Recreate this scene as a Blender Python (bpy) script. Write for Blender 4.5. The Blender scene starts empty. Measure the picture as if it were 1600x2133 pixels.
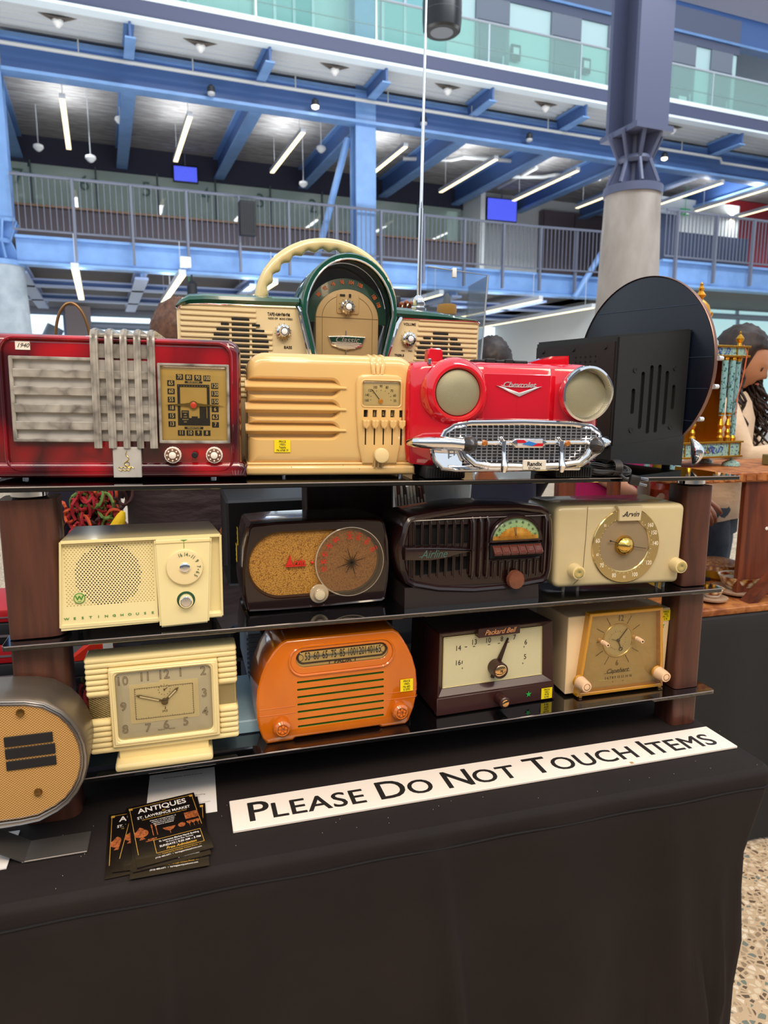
import bpy, bmesh, math, random
from mathutils import Matrix, Vector
PI = math.pi
R = math.radians
random.seed(7)
sc = bpy.context.scene
COL = sc.collection

# ---------------- camera, world, lights, exposure ----------------
PITCH = math.atan(247 / 1460.0); YAW = R(16.2); CAMZ = 1.41
fh = Vector((math.sin(YAW), math.cos(YAW), 0)); rt = Vector((math.cos(YAW), -math.sin(YAW), 0)); upv = Vector((0, 0, 1))
fw = fh * math.cos(PITCH) - upv * math.sin(PITCH); uu = fh * math.sin(PITCH) + upv * math.cos(PITCH)
cd = bpy.data.cameras.new('camera'); cam = bpy.data.objects.new('camera', cd); COL.objects.link(cam)
m = Matrix((rt, uu, -fw)).transposed().to_4x4(); m.translation = Vector((0, 0, CAMZ)); cam.matrix_world = m
cd.sensor_fit = 'VERTICAL'; cd.sensor_height = 24; cd.lens = 24 * 1460 / 2133; cd.clip_start = 0.05; cd.clip_end = 200
sc.camera = cam
cd.dof.use_dof = True; cd.dof.focus_distance = 1.26; cd.dof.aperture_fstop = 4.6
w = bpy.data.worlds.new('daylight'); sc.world = w; w.use_nodes = True
bg = w.node_tree.nodes['Background']; bg.inputs[0].default_value = (0.80, 0.90, 1.0, 1); bg.inputs[1].default_value = 1.05
sc.view_settings.view_transform = 'Standard'; sc.view_settings.look = 'None'; sc.view_settings.gamma = 1
sc.view_settings.use_curve_mapping = False; sc.view_settings.exposure = 0.0
def area(name, loc, tgt, sx, sy, power, col=(1, 1, 1)):
    l = bpy.data.lights.new(name, 'AREA'); l.shape = 'RECTANGLE'; l.size = sx; l.size_y = sy; l.energy = power; l.color = col
    o = bpy.data.objects.new(name, l); COL.objects.link(o); o.location = loc
    o.rotation_euler = (Vector(tgt) - Vector(loc)).to_track_quat('-Z', 'Y').to_euler()
    return o
WARM = (1.0, 0.80, 0.60)
area('hall_lamp', (-1.2, -1.2, 4.2), (0.3, 1.2, 0.9), 3.2, 0.5, 75, WARM)
area('hall_lamp', (1.6, -1.6, 4.4), (0.5, 1.2, 0.9), 3.2, 0.5, 75, WARM)
area('hall_lamp', (0.3, -0.6, 3.6), (0.35, 1.1, 0.9), 0.25, 3.0, 26, WARM)
COOL = (0.92, 0.96, 1.0)
area('facade_fill', (7, 2.0, 11.5), (7, 16, 6), 10, 2, 1300, COOL)  # added fill light, no fixture: brightens the beams and walls of the far galleries
for x_ in (-2.0, 4.0, 10.0): area('bounce_fill', (x_ - 0.9, 10.0, 2.0), (x_ - 0.9, 11.5, 8), 5, 2.5, 230, COOL)  # unseen upward fills added in place of light bounced off the floor

# ---------------- materials ----------------
def s2l(c): return c / 12.92 if c <= 0.04045 else ((c + 0.055) / 1.055) ** 2.4
def hx(h): return tuple(s2l(int(h[i:i + 2], 16) / 255) for i in (0, 2, 4)) + (1,)
MC = {}
def mat(name, color='808080', rough=0.5, metal=0.0, coat=0.0, emit=None, es=0.0, trans=0.0, bump=None, var=None, alpha=None):
    """var=(hex2, scale, stretch) noise mix; bump=(scale,strength)"""
    if name in MC: return MC[name]
    m = bpy.data.materials.new(name); m.use_nodes = True; nt = m.node_tree; b = nt.nodes['Principled BSDF']
    b.inputs['Base Color'].default_value = hx(color); b.inputs['Roughness'].default_value = rough; b.inputs['Metallic'].default_value = metal
    b.inputs['Coat Weight'].default_value = coat; b.inputs['Coat Roughness'].default_value = 0.04
    if emit: b.inputs['Emission Color'].default_value = hx(emit); b.inputs['Emission Strength'].default_value = es
    if trans: b.inputs['Transmission Weight'].default_value = trans
    tc = None
    def coords(st=(1, 1, 1)):
        tc = nt.nodes.new('ShaderNodeTexCoord'); mp = nt.nodes.new('ShaderNodeMapping'); mp.inputs['Scale'].default_value = st
        nt.links.new(tc.outputs['Object'], mp.inputs[0]); return mp
    if var:
        mp = coords(var[2] if len(var) > 2 else (1, 1, 1)); n = nt.nodes.new('ShaderNodeTexNoise'); n.inputs['Scale'].default_value = var[1]; n.inputs['Detail'].default_value = 5
        if len(var) > 3: n.inputs['Distortion'].default_value = var[3]
        nt.links.new(mp.outputs[0], n.inputs['Vector']); r = nt.nodes.new('ShaderNodeValToRGB')
        lo, hi = (var[4] if len(var) > 4 else (0.35, 0.65))
        r.color_ramp.elements[0].position = lo; r.color_ramp.elements[1].position = hi
        r.color_ramp.elements[0].color = hx(color); r.color_ramp.elements[1].color = hx(var[0])
        nt.links.new(n.outputs[0], r.inputs[0]); nt.links.new(r.outputs[0], b.inputs['Base Color'])
    if bump:
        mp = coords(bump[2] if len(bump) > 2 else (1, 1, 1)); n = nt.nodes.new('ShaderNodeTexNoise'); n.inputs['Scale'].default_value = bump[0]; n.inputs['Detail'].default_value = 4
        nt.links.new(mp.outputs[0], n.inputs['Vector']); bp = nt.nodes.new('ShaderNodeBump'); bp.inputs['Strength'].default_value = bump[1]; bp.inputs['Distance'].default_value = bump[3] if len(bump) > 3 else 0.002
        nt.links.new(n.outputs[0], bp.inputs['Height']); nt.links.new(bp.outputs[0], b.inputs['Normal'])
    MC[name] = m; return m
def glassy(name, tint='ffffff', gloss=0.08, base=0.0, basecol='cfe8e0', rough=0.02):
    """thin clear sheet: transparent, a fresnel reflection and an optional milky tint"""
    if name in MC: return MC[name]
    m = bpy.data.materials.new(name); m.use_nodes = True; nt = m.node_tree; nt.nodes.clear()
    o = nt.nodes.new('ShaderNodeOutputMaterial'); t = nt.nodes.new('ShaderNodeBsdfTransparent'); t.inputs[0].default_value = hx(tint)
    g = nt.nodes.new('ShaderNodeBsdfGlossy'); g.inputs['Roughness'].default_value = rough; lw = nt.nodes.new('ShaderNodeLayerWeight'); lw.inputs[0].default_value = 0.25
    mul = nt.nodes.new('ShaderNodeMath'); mul.operation = 'MULTIPLY_ADD'; mul.inputs[1].default_value = 0.5; mul.inputs[2].default_value = gloss
    nt.links.new(lw.outputs['Fresnel'], mul.inputs[0]); mx = nt.nodes.new('ShaderNodeMixShader'); nt.links.new(mul.outputs[0], mx.inputs[0])
    src = t
    if base:
        d = nt.nodes.new('ShaderNodeBsdfDiffuse'); d.inputs[0].default_value = hx(basecol); mb = nt.nodes.new('ShaderNodeMixShader'); mb.inputs[0].default_value = base
        nt.links.new(t.outputs[0], mb.inputs[1]); nt.links.new(d.outputs[0], mb.inputs[2]); src = mb
    nt.links.new(src.outputs[0], mx.inputs[1]); nt.links.new(g.outputs[0], mx.inputs[2]); nt.links.new(mx.outputs[0], o.inputs[0])
    MC[name] = m; return m
def vor(name, c1, c2, scale, rough=0.3, coat=1.0, bumpy=0.0, dist='F1', lohi=(0.1, 0.6), stretch=(1, 1, 1), warp=0.0, metal=0.0, three=None):
    if name in MC: return MC[name]
    m = bpy.data.materials.new(name); m.use_nodes = True; nt = m.node_tree; b = nt.nodes['Principled BSDF']
    b.inputs['Roughness'].default_value = rough; b.inputs['Coat Weight'].default_value = coat; b.inputs['Coat Roughness'].default_value = 0.03; b.inputs['Metallic'].default_value = metal
    tc = nt.nodes.new('ShaderNodeTexCoord'); mp = nt.nodes.new('ShaderNodeMapping'); mp.inputs['Scale'].default_value = stretch; nt.links.new(tc.outputs['Object'], mp.inputs[0])
    v = nt.nodes.new('ShaderNodeTexVoronoi'); v.inputs['Scale'].default_value = scale; v.feature = dist; vec = mp.outputs[0]
    if warp:
        n = nt.nodes.new('ShaderNodeTexNoise'); n.inputs['Scale'].default_value = scale * 0.8; nt.links.new(vec, n.inputs['Vector'])
        ma = nt.nodes.new('ShaderNodeVectorMath'); ma.operation = 'MULTIPLY_ADD'; ma.inputs[1].default_value = (warp,) * 3
        nt.links.new(n.outputs['Color'], ma.inputs[0]); nt.links.new(vec, ma.inputs[2]); vec = ma.outputs[0]
    nt.links.new(vec, v.inputs['Vector']); r = nt.nodes.new('ShaderNodeValToRGB'); r.color_ramp.elements[0].position = lohi[0]; r.color_ramp.elements[1].position = lohi[1]
    r.color_ramp.elements[0].color = hx(c1); r.color_ramp.elements[1].color = hx(c2)
    if three:
        e = r.color_ramp.elements.new(three[1]); e.color = hx(three[0])
    nt.links.new(v.outputs['Distance'], r.inputs[0]); nt.links.new(r.outputs[0], b.inputs['Base Color'])
    if bumpy:
        bp = nt.nodes.new('ShaderNodeBump'); bp.inputs['Strength'].default_value = bumpy; bp.inputs['Distance'].default_value = 0.001
        nt.links.new(v.outputs['Distance'], bp.inputs['Height']); nt.links.new(bp.outputs[0], b.inputs['Normal'])
    MC[name] = m; return m
def weave(name, c1, c2, sx, sz, rough=0.8, metal=0.0, bump=0.6):
    """woven / mesh cloth from two crossed sine waves in the XZ object plane"""
    if name in MC: return MC[name]
    m = bpy.data.materials.new(name); m.use_nodes = True; nt = m.node_tree; b = nt.nodes['Principled BSDF']
    b.inputs['Roughness'].default_value = rough; b.inputs['Metallic'].default_value = metal
    tc = nt.nodes.new('ShaderNodeTexCoord'); sp = nt.nodes.new('ShaderNodeSeparateXYZ'); nt.links.new(tc.outputs['Object'], sp.inputs[0])
    def wv(sock, s):
        a = nt.nodes.new('ShaderNodeMath'); a.operation = 'MULTIPLY'; a.inputs[1].default_value = s; nt.links.new(sock, a.inputs[0])
        c = nt.nodes.new('ShaderNodeMath'); c.operation = 'SINE'; nt.links.new(a.outputs[0], c.inputs[0]); return c
    a, c = wv(sp.outputs[0], sx), wv(sp.outputs[2], sz); p = nt.nodes.new('ShaderNodeMath'); p.operation = 'MULTIPLY'
    nt.links.new(a.outputs[0], p.inputs[0]); nt.links.new(c.outputs[0], p.inputs[1])
    r = nt.nodes.new('ShaderNodeMapRange'); r.inputs[1].default_value = -0.8; r.inputs[2].default_value = 0.8; nt.links.new(p.outputs[0], r.inputs[0])
    mx = nt.nodes.new('ShaderNodeMix'); mx.data_type = 'RGBA'; mx.inputs[6].default_value = hx(c1); mx.inputs[7].default_value = hx(c2)
    nt.links.new(r.outputs[0], mx.inputs[0]); nt.links.new(mx.outputs[2], b.inputs['Base Color'])
    bp = nt.nodes.new('ShaderNodeBump'); bp.inputs['Strength'].default_value = bump; bp.inputs['Distance'].default_value = 0.0006
    nt.links.new(r.outputs[0], bp.inputs['Height']); nt.links.new(bp.outputs[0], b.inputs['Normal'])
    MC[name] = m; return m

# ---------------- mesh helpers ----------------
def merge(bm, tb, M=None, mi=0):
    if M is not None: bmesh.ops.transform(tb, matrix=M, verts=tb.verts)
    vs = [bm.verts.new(v.co) for v in tb.verts]; tb.verts.index_update()
    for f in tb.faces:
        try:
            nf = bm.faces.new([vs[v.index] for v in f.verts]); nf.material_index = mi; nf.smooth = f.smooth
        except ValueError: pass
    tb.free()
def box(bm, x0, x1, y0, y1, z0, z1, bev=0, mi=0, seg=2, M=None):
    tb = bmesh.new(); bmesh.ops.create_cube(tb, size=1)
    for v in tb.verts: v.co = Vector(((x0 + x1) / 2 + v.co.x * (x1 - x0), (y0 + y1) / 2 + v.co.y * (y1 - y0), (z0 + z1) / 2 + v.co.z * (z1 - z0)))
    if bev: bmesh.ops.bevel(tb, geom=tb.edges[:], offset=bev, segments=seg, affect='EDGES', profile=0.5)
    merge(bm, tb, M, mi)
def loft(bm, rings, cap0=True, cap1=True, closed=True, mi=0, smooth=True):
    rr = [[bm.verts.new(Vector(p)) for p in r] for r in rings]; n = len(rr[0]); fs = []
    for a, b in zip(rr, rr[1:]):
        for i in range(n if closed else n - 1):
            j = (i + 1) % n
            try: f = bm.faces.new((a[i], a[j], b[j], b[i])); f.smooth = smooth; f.material_index = mi; fs.append(f)
            except ValueError: pass
    for c, r in ((cap0, rr[0]), (cap1, rr[-1])):
        if c:
            try: f = bm.faces.new(r); f.material_index = mi; f.smooth = False; fs.append(f)
            except ValueError: pass
    return fs
class RR(list):
    def __init__(s, pts, par): list.__init__(s, pts); s.par = par
def rrect(x0, x1, z0, z1, r, seg=5):
    if not isinstance(r, (tuple, list)): r = (r,) * 4      # corner order: BL, BR, TR, TL
    pts = []
    for (cx, cz, a0, q) in ((x0, z0, 180, 0), (x1, z0, 270, 1), (x1, z1, 0, 2), (x0, z1, 90, 3)):
        rr = r[q]; ox = cx + (rr if q in (0, 3) else -rr); oz = cz + (rr if q in (0, 1) else -rr)
        for k in range(seg + 1):
            a = R(a0 + 90 * k / seg); pts.append((ox + rr * math.cos(a), oz + rr * math.sin(a)))
    return RR(pts, (x0, x1, z0, z1, tuple(r), seg))
def circ(cx, cz, r, n=32, rz=None): return [(cx + r * math.cos(2 * PI * k / n), cz + (rz or r) * math.sin(2 * PI * k / n)) for k in range(n)]
def off(pts, d):
    """shrink a counter-clockwise outline by d"""
    if abs(d) < 1e-9: return pts
    if isinstance(pts, RR):
        x0, x1, z0, z1, r, sg = pts.par; return rrect(x0 + d, x1 - d, z0 + d, z1 - d, [max(.0003, q - d) for q in r], sg)
    n = len(pts); out = []
    for i in range(n):
        a, b, c = Vector(pts[i - 1]), Vector(pts[i]), Vector(pts[(i + 1) % n])
        e1 = (b - a); e2 = (c - b)
        if e1.length < 1e-7: e1 = e2
        if e2.length < 1e-7: e2 = e1
        n1 = Vector((-e1.y, e1.x)).normalized(); n2 = Vector((-e2.y, e2.x)).normalized(); nn = n1 + n2
        nn = nn.normalized() / max(0.5, nn.normalized().dot(n1)) if nn.length > 1e-6 else n1
        out.append(tuple(b + nn * d))
    return out
def shell(bm, pts, prof, cap0=True, cap1=True, mi=0, smooth=True):
    """outline in XZ swept front to back; prof = [(y, inset)]"""
    loft(bm, [[(x, y, z) for x, z in off(pts, i)] for y, i in prof], cap0, cap1, True, mi, smooth)
def fillet(y0, y1, r, n=4, back=0):
    p = [(y0 + r * (1 - math.sin(PI / 2 * k / n)), r * (1 - math.cos(PI / 2 * k / n))) for k in range(n, -1, -1)][::1]
    p = [(y0 + r - r * math.cos(PI / 2 * k / n), r - r * math.sin(PI / 2 * k / n)) for k in range(n + 1)]
    if back: p += [(y1 - back + back * math.sin(PI / 2 * k / 3), back - back * math.cos(PI / 2 * k / 3)) for k in range(4)]
    else: p += [(y1, 0)]
    return p
def slab(bm, pts, y0, y1, bev=0.0, mi=0):
    """flat plate with outline in XZ, front at y0, softly bevelled front"""
    shell(bm, pts, [(y0, bev), (y0 + bev * 0.3, bev * 0.3), (y0 + bev, 0), (y1, 0)] if bev else [(y0, 0), (y1, 0)], mi=mi, smooth=bool(bev))
def ring(bm, outer, inner, y0, y1, bev=0.0, mi=0):
    """frame between two outlines with the same number of points"""
    def P(pts, y): return [(x, y, z) for x, z in pts]
    b = bev
    rings = [P(outer, y1), P(outer, y0 + b), P(off(outer, b), y0), P(off(inner, -b), y0), P(inner, y0 + b), P(inner, y1), P(outer, y1)] if b else [P(outer, y1), P(outer, y0), P(inner, y0), P(inner, y1), P(outer, y1)]
    loft(bm, rings, False, False, True, mi, bool(b))
def lathe(bm, prof, c, axis='y', seg=32, mi=0, smooth=True, cap=True, flute=None):
    """prof=[(r,h)], h measured along the axis from c (y: towards the viewer is -)"""
    rings = []
    for r, h in prof:
        q = []
        for k in range(seg):
            a = 2 * PI * k / seg; rr = r * (1 + (flute if (flute and k % 2) else 0)); u, v = rr * math.cos(a), rr * math.sin(a)
            q.append({'y': (c[0] + u, c[1] + h, c[2] + v), 'z': (c[0] + u, c[1] + v, c[2] + h), 'x': (c[0] + h, c[1] + u, c[2] + v)}[axis])
        rings.append(q)
    loft(bm, rings, cap, cap, True, mi, smooth)
def tube(bm, pts, r, seg=8, mi=0, closed=False, rs=None):
    pts = [Vector(p) for p in pts]; n = len(pts); rings = []; prev = None
    for i, p in enumerate(pts):
        t = (pts[(i + 1) % n] - pts[i - 1]) if closed else (pts[min(i + 1, n - 1)] - pts[max(i - 1, 0)])
        t.normalize()
        if prev is None:
            a = Vector((0, 0, 1)) if abs(t.z) < 0.9 else Vector((1, 0, 0)); u = t.cross(a).normalized()
        else: u = (prev - t * prev.dot(t)).normalized()
        prev = u; v = t.cross(u); rr = rs[i] if rs else r
        rings.append([p + u * rr * math.cos(2 * PI * k / seg) + v * rr * math.sin(2 * PI * k / seg) for k in range(seg)])
    if closed: rings.append(rings[0])
    loft(bm, rings, not closed, not closed, True, mi)
    if closed: bmesh.ops.remove_doubles(bm, verts=bm.verts, dist=1e-6)
def flat(bm, pts, y, mi=0):
    f = bm.faces.new([bm.verts.new((x, y, z)) for x, z in pts]); f.material_index = mi
def text(bm, s, size, pos, right=(1, 0, 0), up=(0, 0, 1), ext=0.0004, shear=0.0, mi=0, align='CENTER', sx=1.0, bold=0.0, spacing=1.0):
    cu = bpy.data.curves.new('tmp', 'FONT'); cu.body = s; cu.size = size; cu.align_x = align; cu.align_y = 'CENTER'; cu.extrude = ext; cu.shear = shear; cu.offset = bold * size; cu.space_character = spacing; cu.resolution_u = 3
    ob = bpy.data.objects.new('tmp', cu); me = ob.to_mesh()
    tb = bmesh.new(); tb.from_mesh(me); ob.to_mesh_clear(); bpy.data.objects.remove(ob); bpy.data.curves.remove(cu)
    r = Vector(right).normalized(); u = Vector(up).normalized(); n = r.cross(u)
    M = Matrix((r * sx, u, n)).transposed().to_4x4(); M.translation = Vector(pos); merge(bm, tb, M, mi)
def line(bm, a, b, wdt, y, mi=0, th=0.0004):
    a = Vector(a); b = Vector(b); d = (b - a); n = Vector((-d.y, d.x)).normalized() * wdt / 2
    slab(bm, [tuple(a - n), tuple(b - n), tuple(b + n), tuple(a + n)], y - th, y, 0, mi)
def star(cx, cz, r, n=5, r2=0.4):
    return [(cx + (r if k % 2 == 0 else r * r2) * math.sin(PI * k / n) * -1, cz + (r if k % 2 == 0 else r * r2) * math.cos(PI * k / n)) for k in range(2 * n)]
def obj(name, bm, mats, parent=None, sharp=35, stuff=False):
    bmesh.ops.recalc_face_normals(bm, faces=bm.faces)
    me = bpy.data.meshes.new(name); bm.to_mesh(me); bm.free()
    for mm in (mats if isinstance(mats, (list, tuple)) else [mats]): me.materials.append(mm)
    try: me.set_sharp_from_angle(angle=R(sharp))
    except Exception: pass
    o = bpy.data.objects.new(name, me); COL.objects.link(o); o.parent = parent
    if stuff: o['kind'] = 'stuff'
    return o
def cut(o, cbm, mt=None):
    """carve a closed shape out of a mesh"""
    bmesh.ops.recalc_face_normals(cbm, faces=cbm.faces)
    me = bpy.data.meshes.new('c'); cbm.to_mesh(me); cbm.free()
    if mt: me.materials.append(mt)
    c = bpy.data.objects.new('c', me); COL.objects.link(c); mw = o.matrix_world.copy(); par = o.parent; o.parent = None
    md = o.modifiers.new('b', 'BOOLEAN'); md.operation = 'DIFFERENCE'; md.solver = 'EXACT'; md.object = c
    if mt: md.material_mode = 'TRANSFER'
    bpy.context.view_layer.update(); dg = bpy.context.evaluated_depsgraph_get()
    nm = bpy.data.meshes.new_from_object(o.evaluated_get(dg)); o.modifiers.clear(); old = o.data; o.data = nm; bpy.data.meshes.remove(old)
    bpy.data.objects.remove(c); bpy.data.meshes.remove(me); o.parent = par
    try: nm.set_sharp_from_angle(angle=R(30))
    except Exception: pass
    return o
def thing(name, label, cat, loc=(0, 0, 0), rot=(0, 0, 0), group=None):
    o = bpy.data.objects.new(name, None); COL.objects.link(o); o.empty_display_size = 0.05
    o.location = loc; o.rotation_euler = rot; return tag(o, label, cat, group)
def tag(o, label, cat, group=None):
    o['label'] = label; o['category'] = cat
    if group: o['group'] = group
    return o
def struct(name, bm, mt, parent=None):
    o = obj(name, bm, mt, parent)
    if parent is None: o['kind'] = 'structure'
    return o
def copyt(root, loc, rot=None, label=None):
    r = root.copy(); COL.objects.link(r); r.location = loc
    if rot is not None: r.rotation_euler = rot
    if label: r['label'] = label
    for ch in list(root.children):
        c = ch.copy(); COL.objects.link(c); c.parent = r
    return r
N = bmesh.new
# ---------------- the hall (own axes, turned 5.5 degrees) ----------------
BA = R(5.5)
def W(x, y, z): return Vector((x * math.cos(BA) - y * math.sin(BA), x * math.sin(BA) + y * math.cos(BA), z))
def place(o, x=0, y=0, z=0, rz=0): o.location = W(x, y, z); o.rotation_euler = (0, 0, BA + rz); return o
STEEL = mat('blue painted steel', '78a0d6', 0.45, var=('6d94c8', 3, (1, 1, 1)))
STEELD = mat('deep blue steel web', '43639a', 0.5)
STEELP = mat('slate purple steel', '565c78', 0.45)
CONC = mat('smooth concrete', 'b9b0a8', 0.75, var=('9a9088', 3.2, (1, 1, 0.45)), bump=(60, 0.15))
CONCB = mat('cool concrete', 'a9b4bd', 0.8, var=('95a1ab', 5))
SLABM = mat('board marked concrete', '807d7b', 0.9, var=('b0adaa', 3.0, (0.6, 5, 3), 1.2), bump=(9, 0.8, (0.6, 6, 3), 0.03))
DARKF = mat('dark fascia', '2b2d40', 0.7)
WHITEP = mat('white painted wall', 'dfe4e2', 0.7)
PALEB = mat('pale aqua wall panel', 'c9e4e4', 0.6)
GREYD = mat('grey door panel', '7b8290', 0.55)
GREYW = mat('brown grey cladding', '5a5156', 0.7)
ALU = mat('brushed aluminium', 'cfd6dd', 0.3, 0.8)
RAILM = mat('grey rail paint', '676c7c', 0.5)
LED = mat('led diffuser', 'fff0cc', 0.5, emit='ffe9b8', es=2.2)
LEDW = mat('lamp housing', 'b8bcc2', 0.4)
BGLASS = glassy('green tinted glass', 'd6efe9', 0.05, 0.16, 'cfeae2')
MGLASS = glassy('mezzanine glass', 'd3e2da', 0.04, 0.5, 'd2e2d6')
TERR = None
def ibeam(name, x0, x1, y0, y1, z0, z1, along, label, group, fl=0.3, ft=0.05, wt=0.04, mt=None, cat='beam', web=None):
    """an I section running along x or y"""
    bm = N()
    if along == 'x':
        yc = (y0 + y1) / 2
        box(bm, x0, x1, y0, y1, z0, z0 + ft); box(bm, x0, x1, y0, y1, z1 - ft, z1); box(bm, x0, x1, yc - wt / 2, yc + wt / 2, z0 + ft, z1 - ft, mi=1)
    else:
        xc = (x0 + x1) / 2
        box(bm, x0, x1, y0, y1, z0, z0 + ft); box(bm, x0, x1, y0, y1, z1 - ft, z1); box(bm, xc - wt / 2, xc + wt / 2, y0, y1, z0 + ft, z1 - ft, mi=1)
    cx, cy = (x0 + x1) / 2, (y0 + y1) / 2
    for v in bm.verts: v.co -= Vector((cx, cy, z0))
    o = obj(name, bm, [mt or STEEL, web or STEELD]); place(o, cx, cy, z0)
    if label: tag(o, label, cat, group)
    return o
# terrazzo floor
def terrazzo():
    m = mat('terrazzo', 'd3b591', 0.35); nt = m.node_tree; b = nt.nodes['Principled BSDF']
    tc = nt.nodes.new('ShaderNodeTexCoord'); v = nt.nodes.new('ShaderNodeTexVoronoi'); v.inputs['Scale'].default_value = 62; v.inputs['Randomness'].default_value = 1
    nt.links.new(tc.outputs['Object'], v.inputs['Vector']); r = nt.nodes.new('ShaderNodeValToRGB'); r.color_ramp.interpolation = 'CONSTANT'
    sp = nt.nodes.new('ShaderNodeSeparateColor'); nt.links.new(v.outputs['Color'], sp.inputs[0])
    for i, (p, c) in enumerate(((0, '6e5a48'), (0.2, '9c8468'), (0.42, 'e6cfae'), (0.6, 'b39a7c'), (0.75, '7d8478'), (0.86, 'f0dcc0'))):
        e = r.color_ramp.elements[i] if i < 2 else r.color_ramp.elements.new(p); e.position = p; e.color = hx(c)
    nt.links.new(sp.outputs[0], r.inputs[0]); n = nt.nodes.new('ShaderNodeTexVoronoi'); n.inputs['Scale'].default_value = 62; n.feature = 'DISTANCE_TO_EDGE'
    nt.links.new(tc.outputs['Object'], n.inputs['Vector']); lt = nt.nodes.new('ShaderNodeMath'); lt.operation = 'GREATER_THAN'; lt.inputs[1].default_value = 0.13; nt.links.new(n.outputs[0], lt.inputs[0])
    mx = nt.nodes.new('ShaderNodeMix'); mx.data_type = 'RGBA'; mx.inputs[6].default_value = hx('d3b591'); nt.links.new(lt.outputs[0], mx.inputs[0]); nt.links.new(r.outputs[0], mx.inputs[7]); nt.links.new(mx.outputs[2], b.inputs['Base Color'])
    return m
bm = N(); box(bm, -16, 30, -9, 34, -0.1, 0); struct('floor', bm, terrazzo())
bm = N(); box(bm, -16, 30, -9.3, -9, 0, 5.0); struct('wall_back', bm, mat('dim back wall', '8a8c92', 0.8))
bm = N(); box(bm, -16.3, -16, -9, 34, 0, 4.5); struct('wall_left', bm, mat('dim side wall', '8a8f98', 0.8))
# columns
def hsec(bm, x0, x1, y0, y1, z0, z1, ft=0.05, wt=0.05):
    box(bm, x0, x1, y0, y0 + ft, z0, z1); box(bm, x0, x1, y1 - ft, y1, z0, z1); xc = (x0 + x1) / 2; box(bm, xc - wt / 2, xc + wt / 2, y0 + ft, y1 - ft, z0, z1)
def column(label, x, y, w, d, ztop, steel, conc, r0, r1, zc, zn, cone=True):
    root = thing('steel_column', label, 'column'); place(root, x, y, 0)
    bm = N()
    lathe(bm, [(r1 + (r0 - r1) * k / 8, zc * k / 8) for k in range(9)], (0, 0, 0), 'z', 48); obj('concrete_base', bm, conc, root)
    bm = N(); hsec(bm, -w / 2, w / 2, -d / 2, d / 2, zn, ztop); obj('steel_shaft', bm, steel, root)
    bm = N(); lathe(bm, [(r0 + .02, 0), (r0 + .02, .09), (r0 * .95, .1)], (0, 0, zc), 'z', 48)
    zm = (zc + .1 + zn) / 2; rn = r0 * 0.58
    lathe(bm, [(rn, zm - .04), (rn + .02, zm), (rn, zm + .04)], (0, 0, 0), 'z', 24)
    lathe(bm, [(rn * .55, zc + .08), (rn * .55, zn)], (0, 0, 0), 'z', 16)
    for k in range(8):
        a = 2 * PI * (k + .5) / 8; c, s = math.cos(a), math.sin(a)
        for (ra, za, rb, zb) in ((r0 * .97, zc + .1, rn, zm), (rn, zm, max(w, d) * .62, zn)):
            M = Matrix.Rotation(a, 4, 'Z'); tb = N()
            pts = [(rn * .5, za), (ra, za), (rb, zb), (rn * .5, zb)] if zb > za else []
            loft(tb, [[(px, -.016, pz) for px, pz in pts], [(px, .016, pz) for px, pz in pts]], smooth=False); merge(bm, tb, M)
            tb = N(); tube(tb, [(ra, 0, za), (rb, 0, zb)], .022, 6); merge(bm, tb, M)
    box(bm, -w * .56, w * .56, -d * .62, d * .62, zn - .03, zn + .03); obj('cast_node', bm, steel, root)
    return root
column('slate steel column on flared concrete base standing behind the tall round black disc', 5.87, 6.95, .46, .5, 14, STEELP, CONC, .31, .44, 3.66, 4.32)
column('pale blue steel column on concrete base at the far left edge', -1.62, 15.4, .62, .5, 7.2, STEEL, CONCB, .42, .55, 3.75, 4.55)
column('blue steel column rising behind the cream steering wheel handle', 5.63, 15.4, .46, .4, 14, STEEL, CONCB, .32, .42, 3.3, 3.8)
ibeam('mezzanine_beam', 12.0, 12.3, 13.06, 15.08, 3.78, 4.32, 'y', 'short light blue beam linking the two lower gallery beams beside the slate column', None, ft=.05, web=STEEL)
# brace
for a, b, l in (((4.6, 15.6, 4.3), (5.35, 15.6, 6.9), 'slim blue diagonal brace left of the middle blue column'), ((11.05, 15.0, 3.75), (13.2, 15.0, 6.9), 'slim blue diagonal brace beside the grey doors')):
    bm = N(); va, vb = Vector(a), Vector(b); c = (va + vb) / 2; tube(bm, [va - c, vb - c], .075, 8); o = obj('diagonal_brace', bm, STEEL); place(o, *c); tag(o, l, 'brace')
# main beams
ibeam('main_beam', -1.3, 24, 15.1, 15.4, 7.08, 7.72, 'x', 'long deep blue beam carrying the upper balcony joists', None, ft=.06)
ibeam('mezzanine_beam', -1.3, 12.3, 15.1, 15.4, 3.78, 4.30, 'x', 'long light blue beam under the lower gallery railing, left stretch', None, ft=.05, web=STEEL)
ibeam('mezzanine_beam', 11.7, 24, 12.75, 13.05, 3.78, 4.34, 'x', 'light blue beam under the nearer railing on the right', None, ft=.05, web=STEEL)
ibeam('overhead_beam', 6.12, 24, 6.5, 7.0, 5.84, 6.6, 'x', 'dark slate beam crossing the top right corner', None, ft=.06, mt=STEELP, web=STEELP)
ibeam('gallery_beam', 5.9, 26, 15.9, 16.2, 10.75, 11.6, 'x', 'blue roof beam above the upper grey doors', None, ft=.06)
XS = [-1.55, .85, 3.30, 5.63, 8.04, 10.42, 12.7, 15.1, 17.5]
NM = ['far left', 'above the gallery number 6', 'above the blue screen', 'meeting the middle blue column', 'right of the middle blue column', 'above the white wall with the screen', 'left of the slate column', 'right of the slate column', 'far right']
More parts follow.
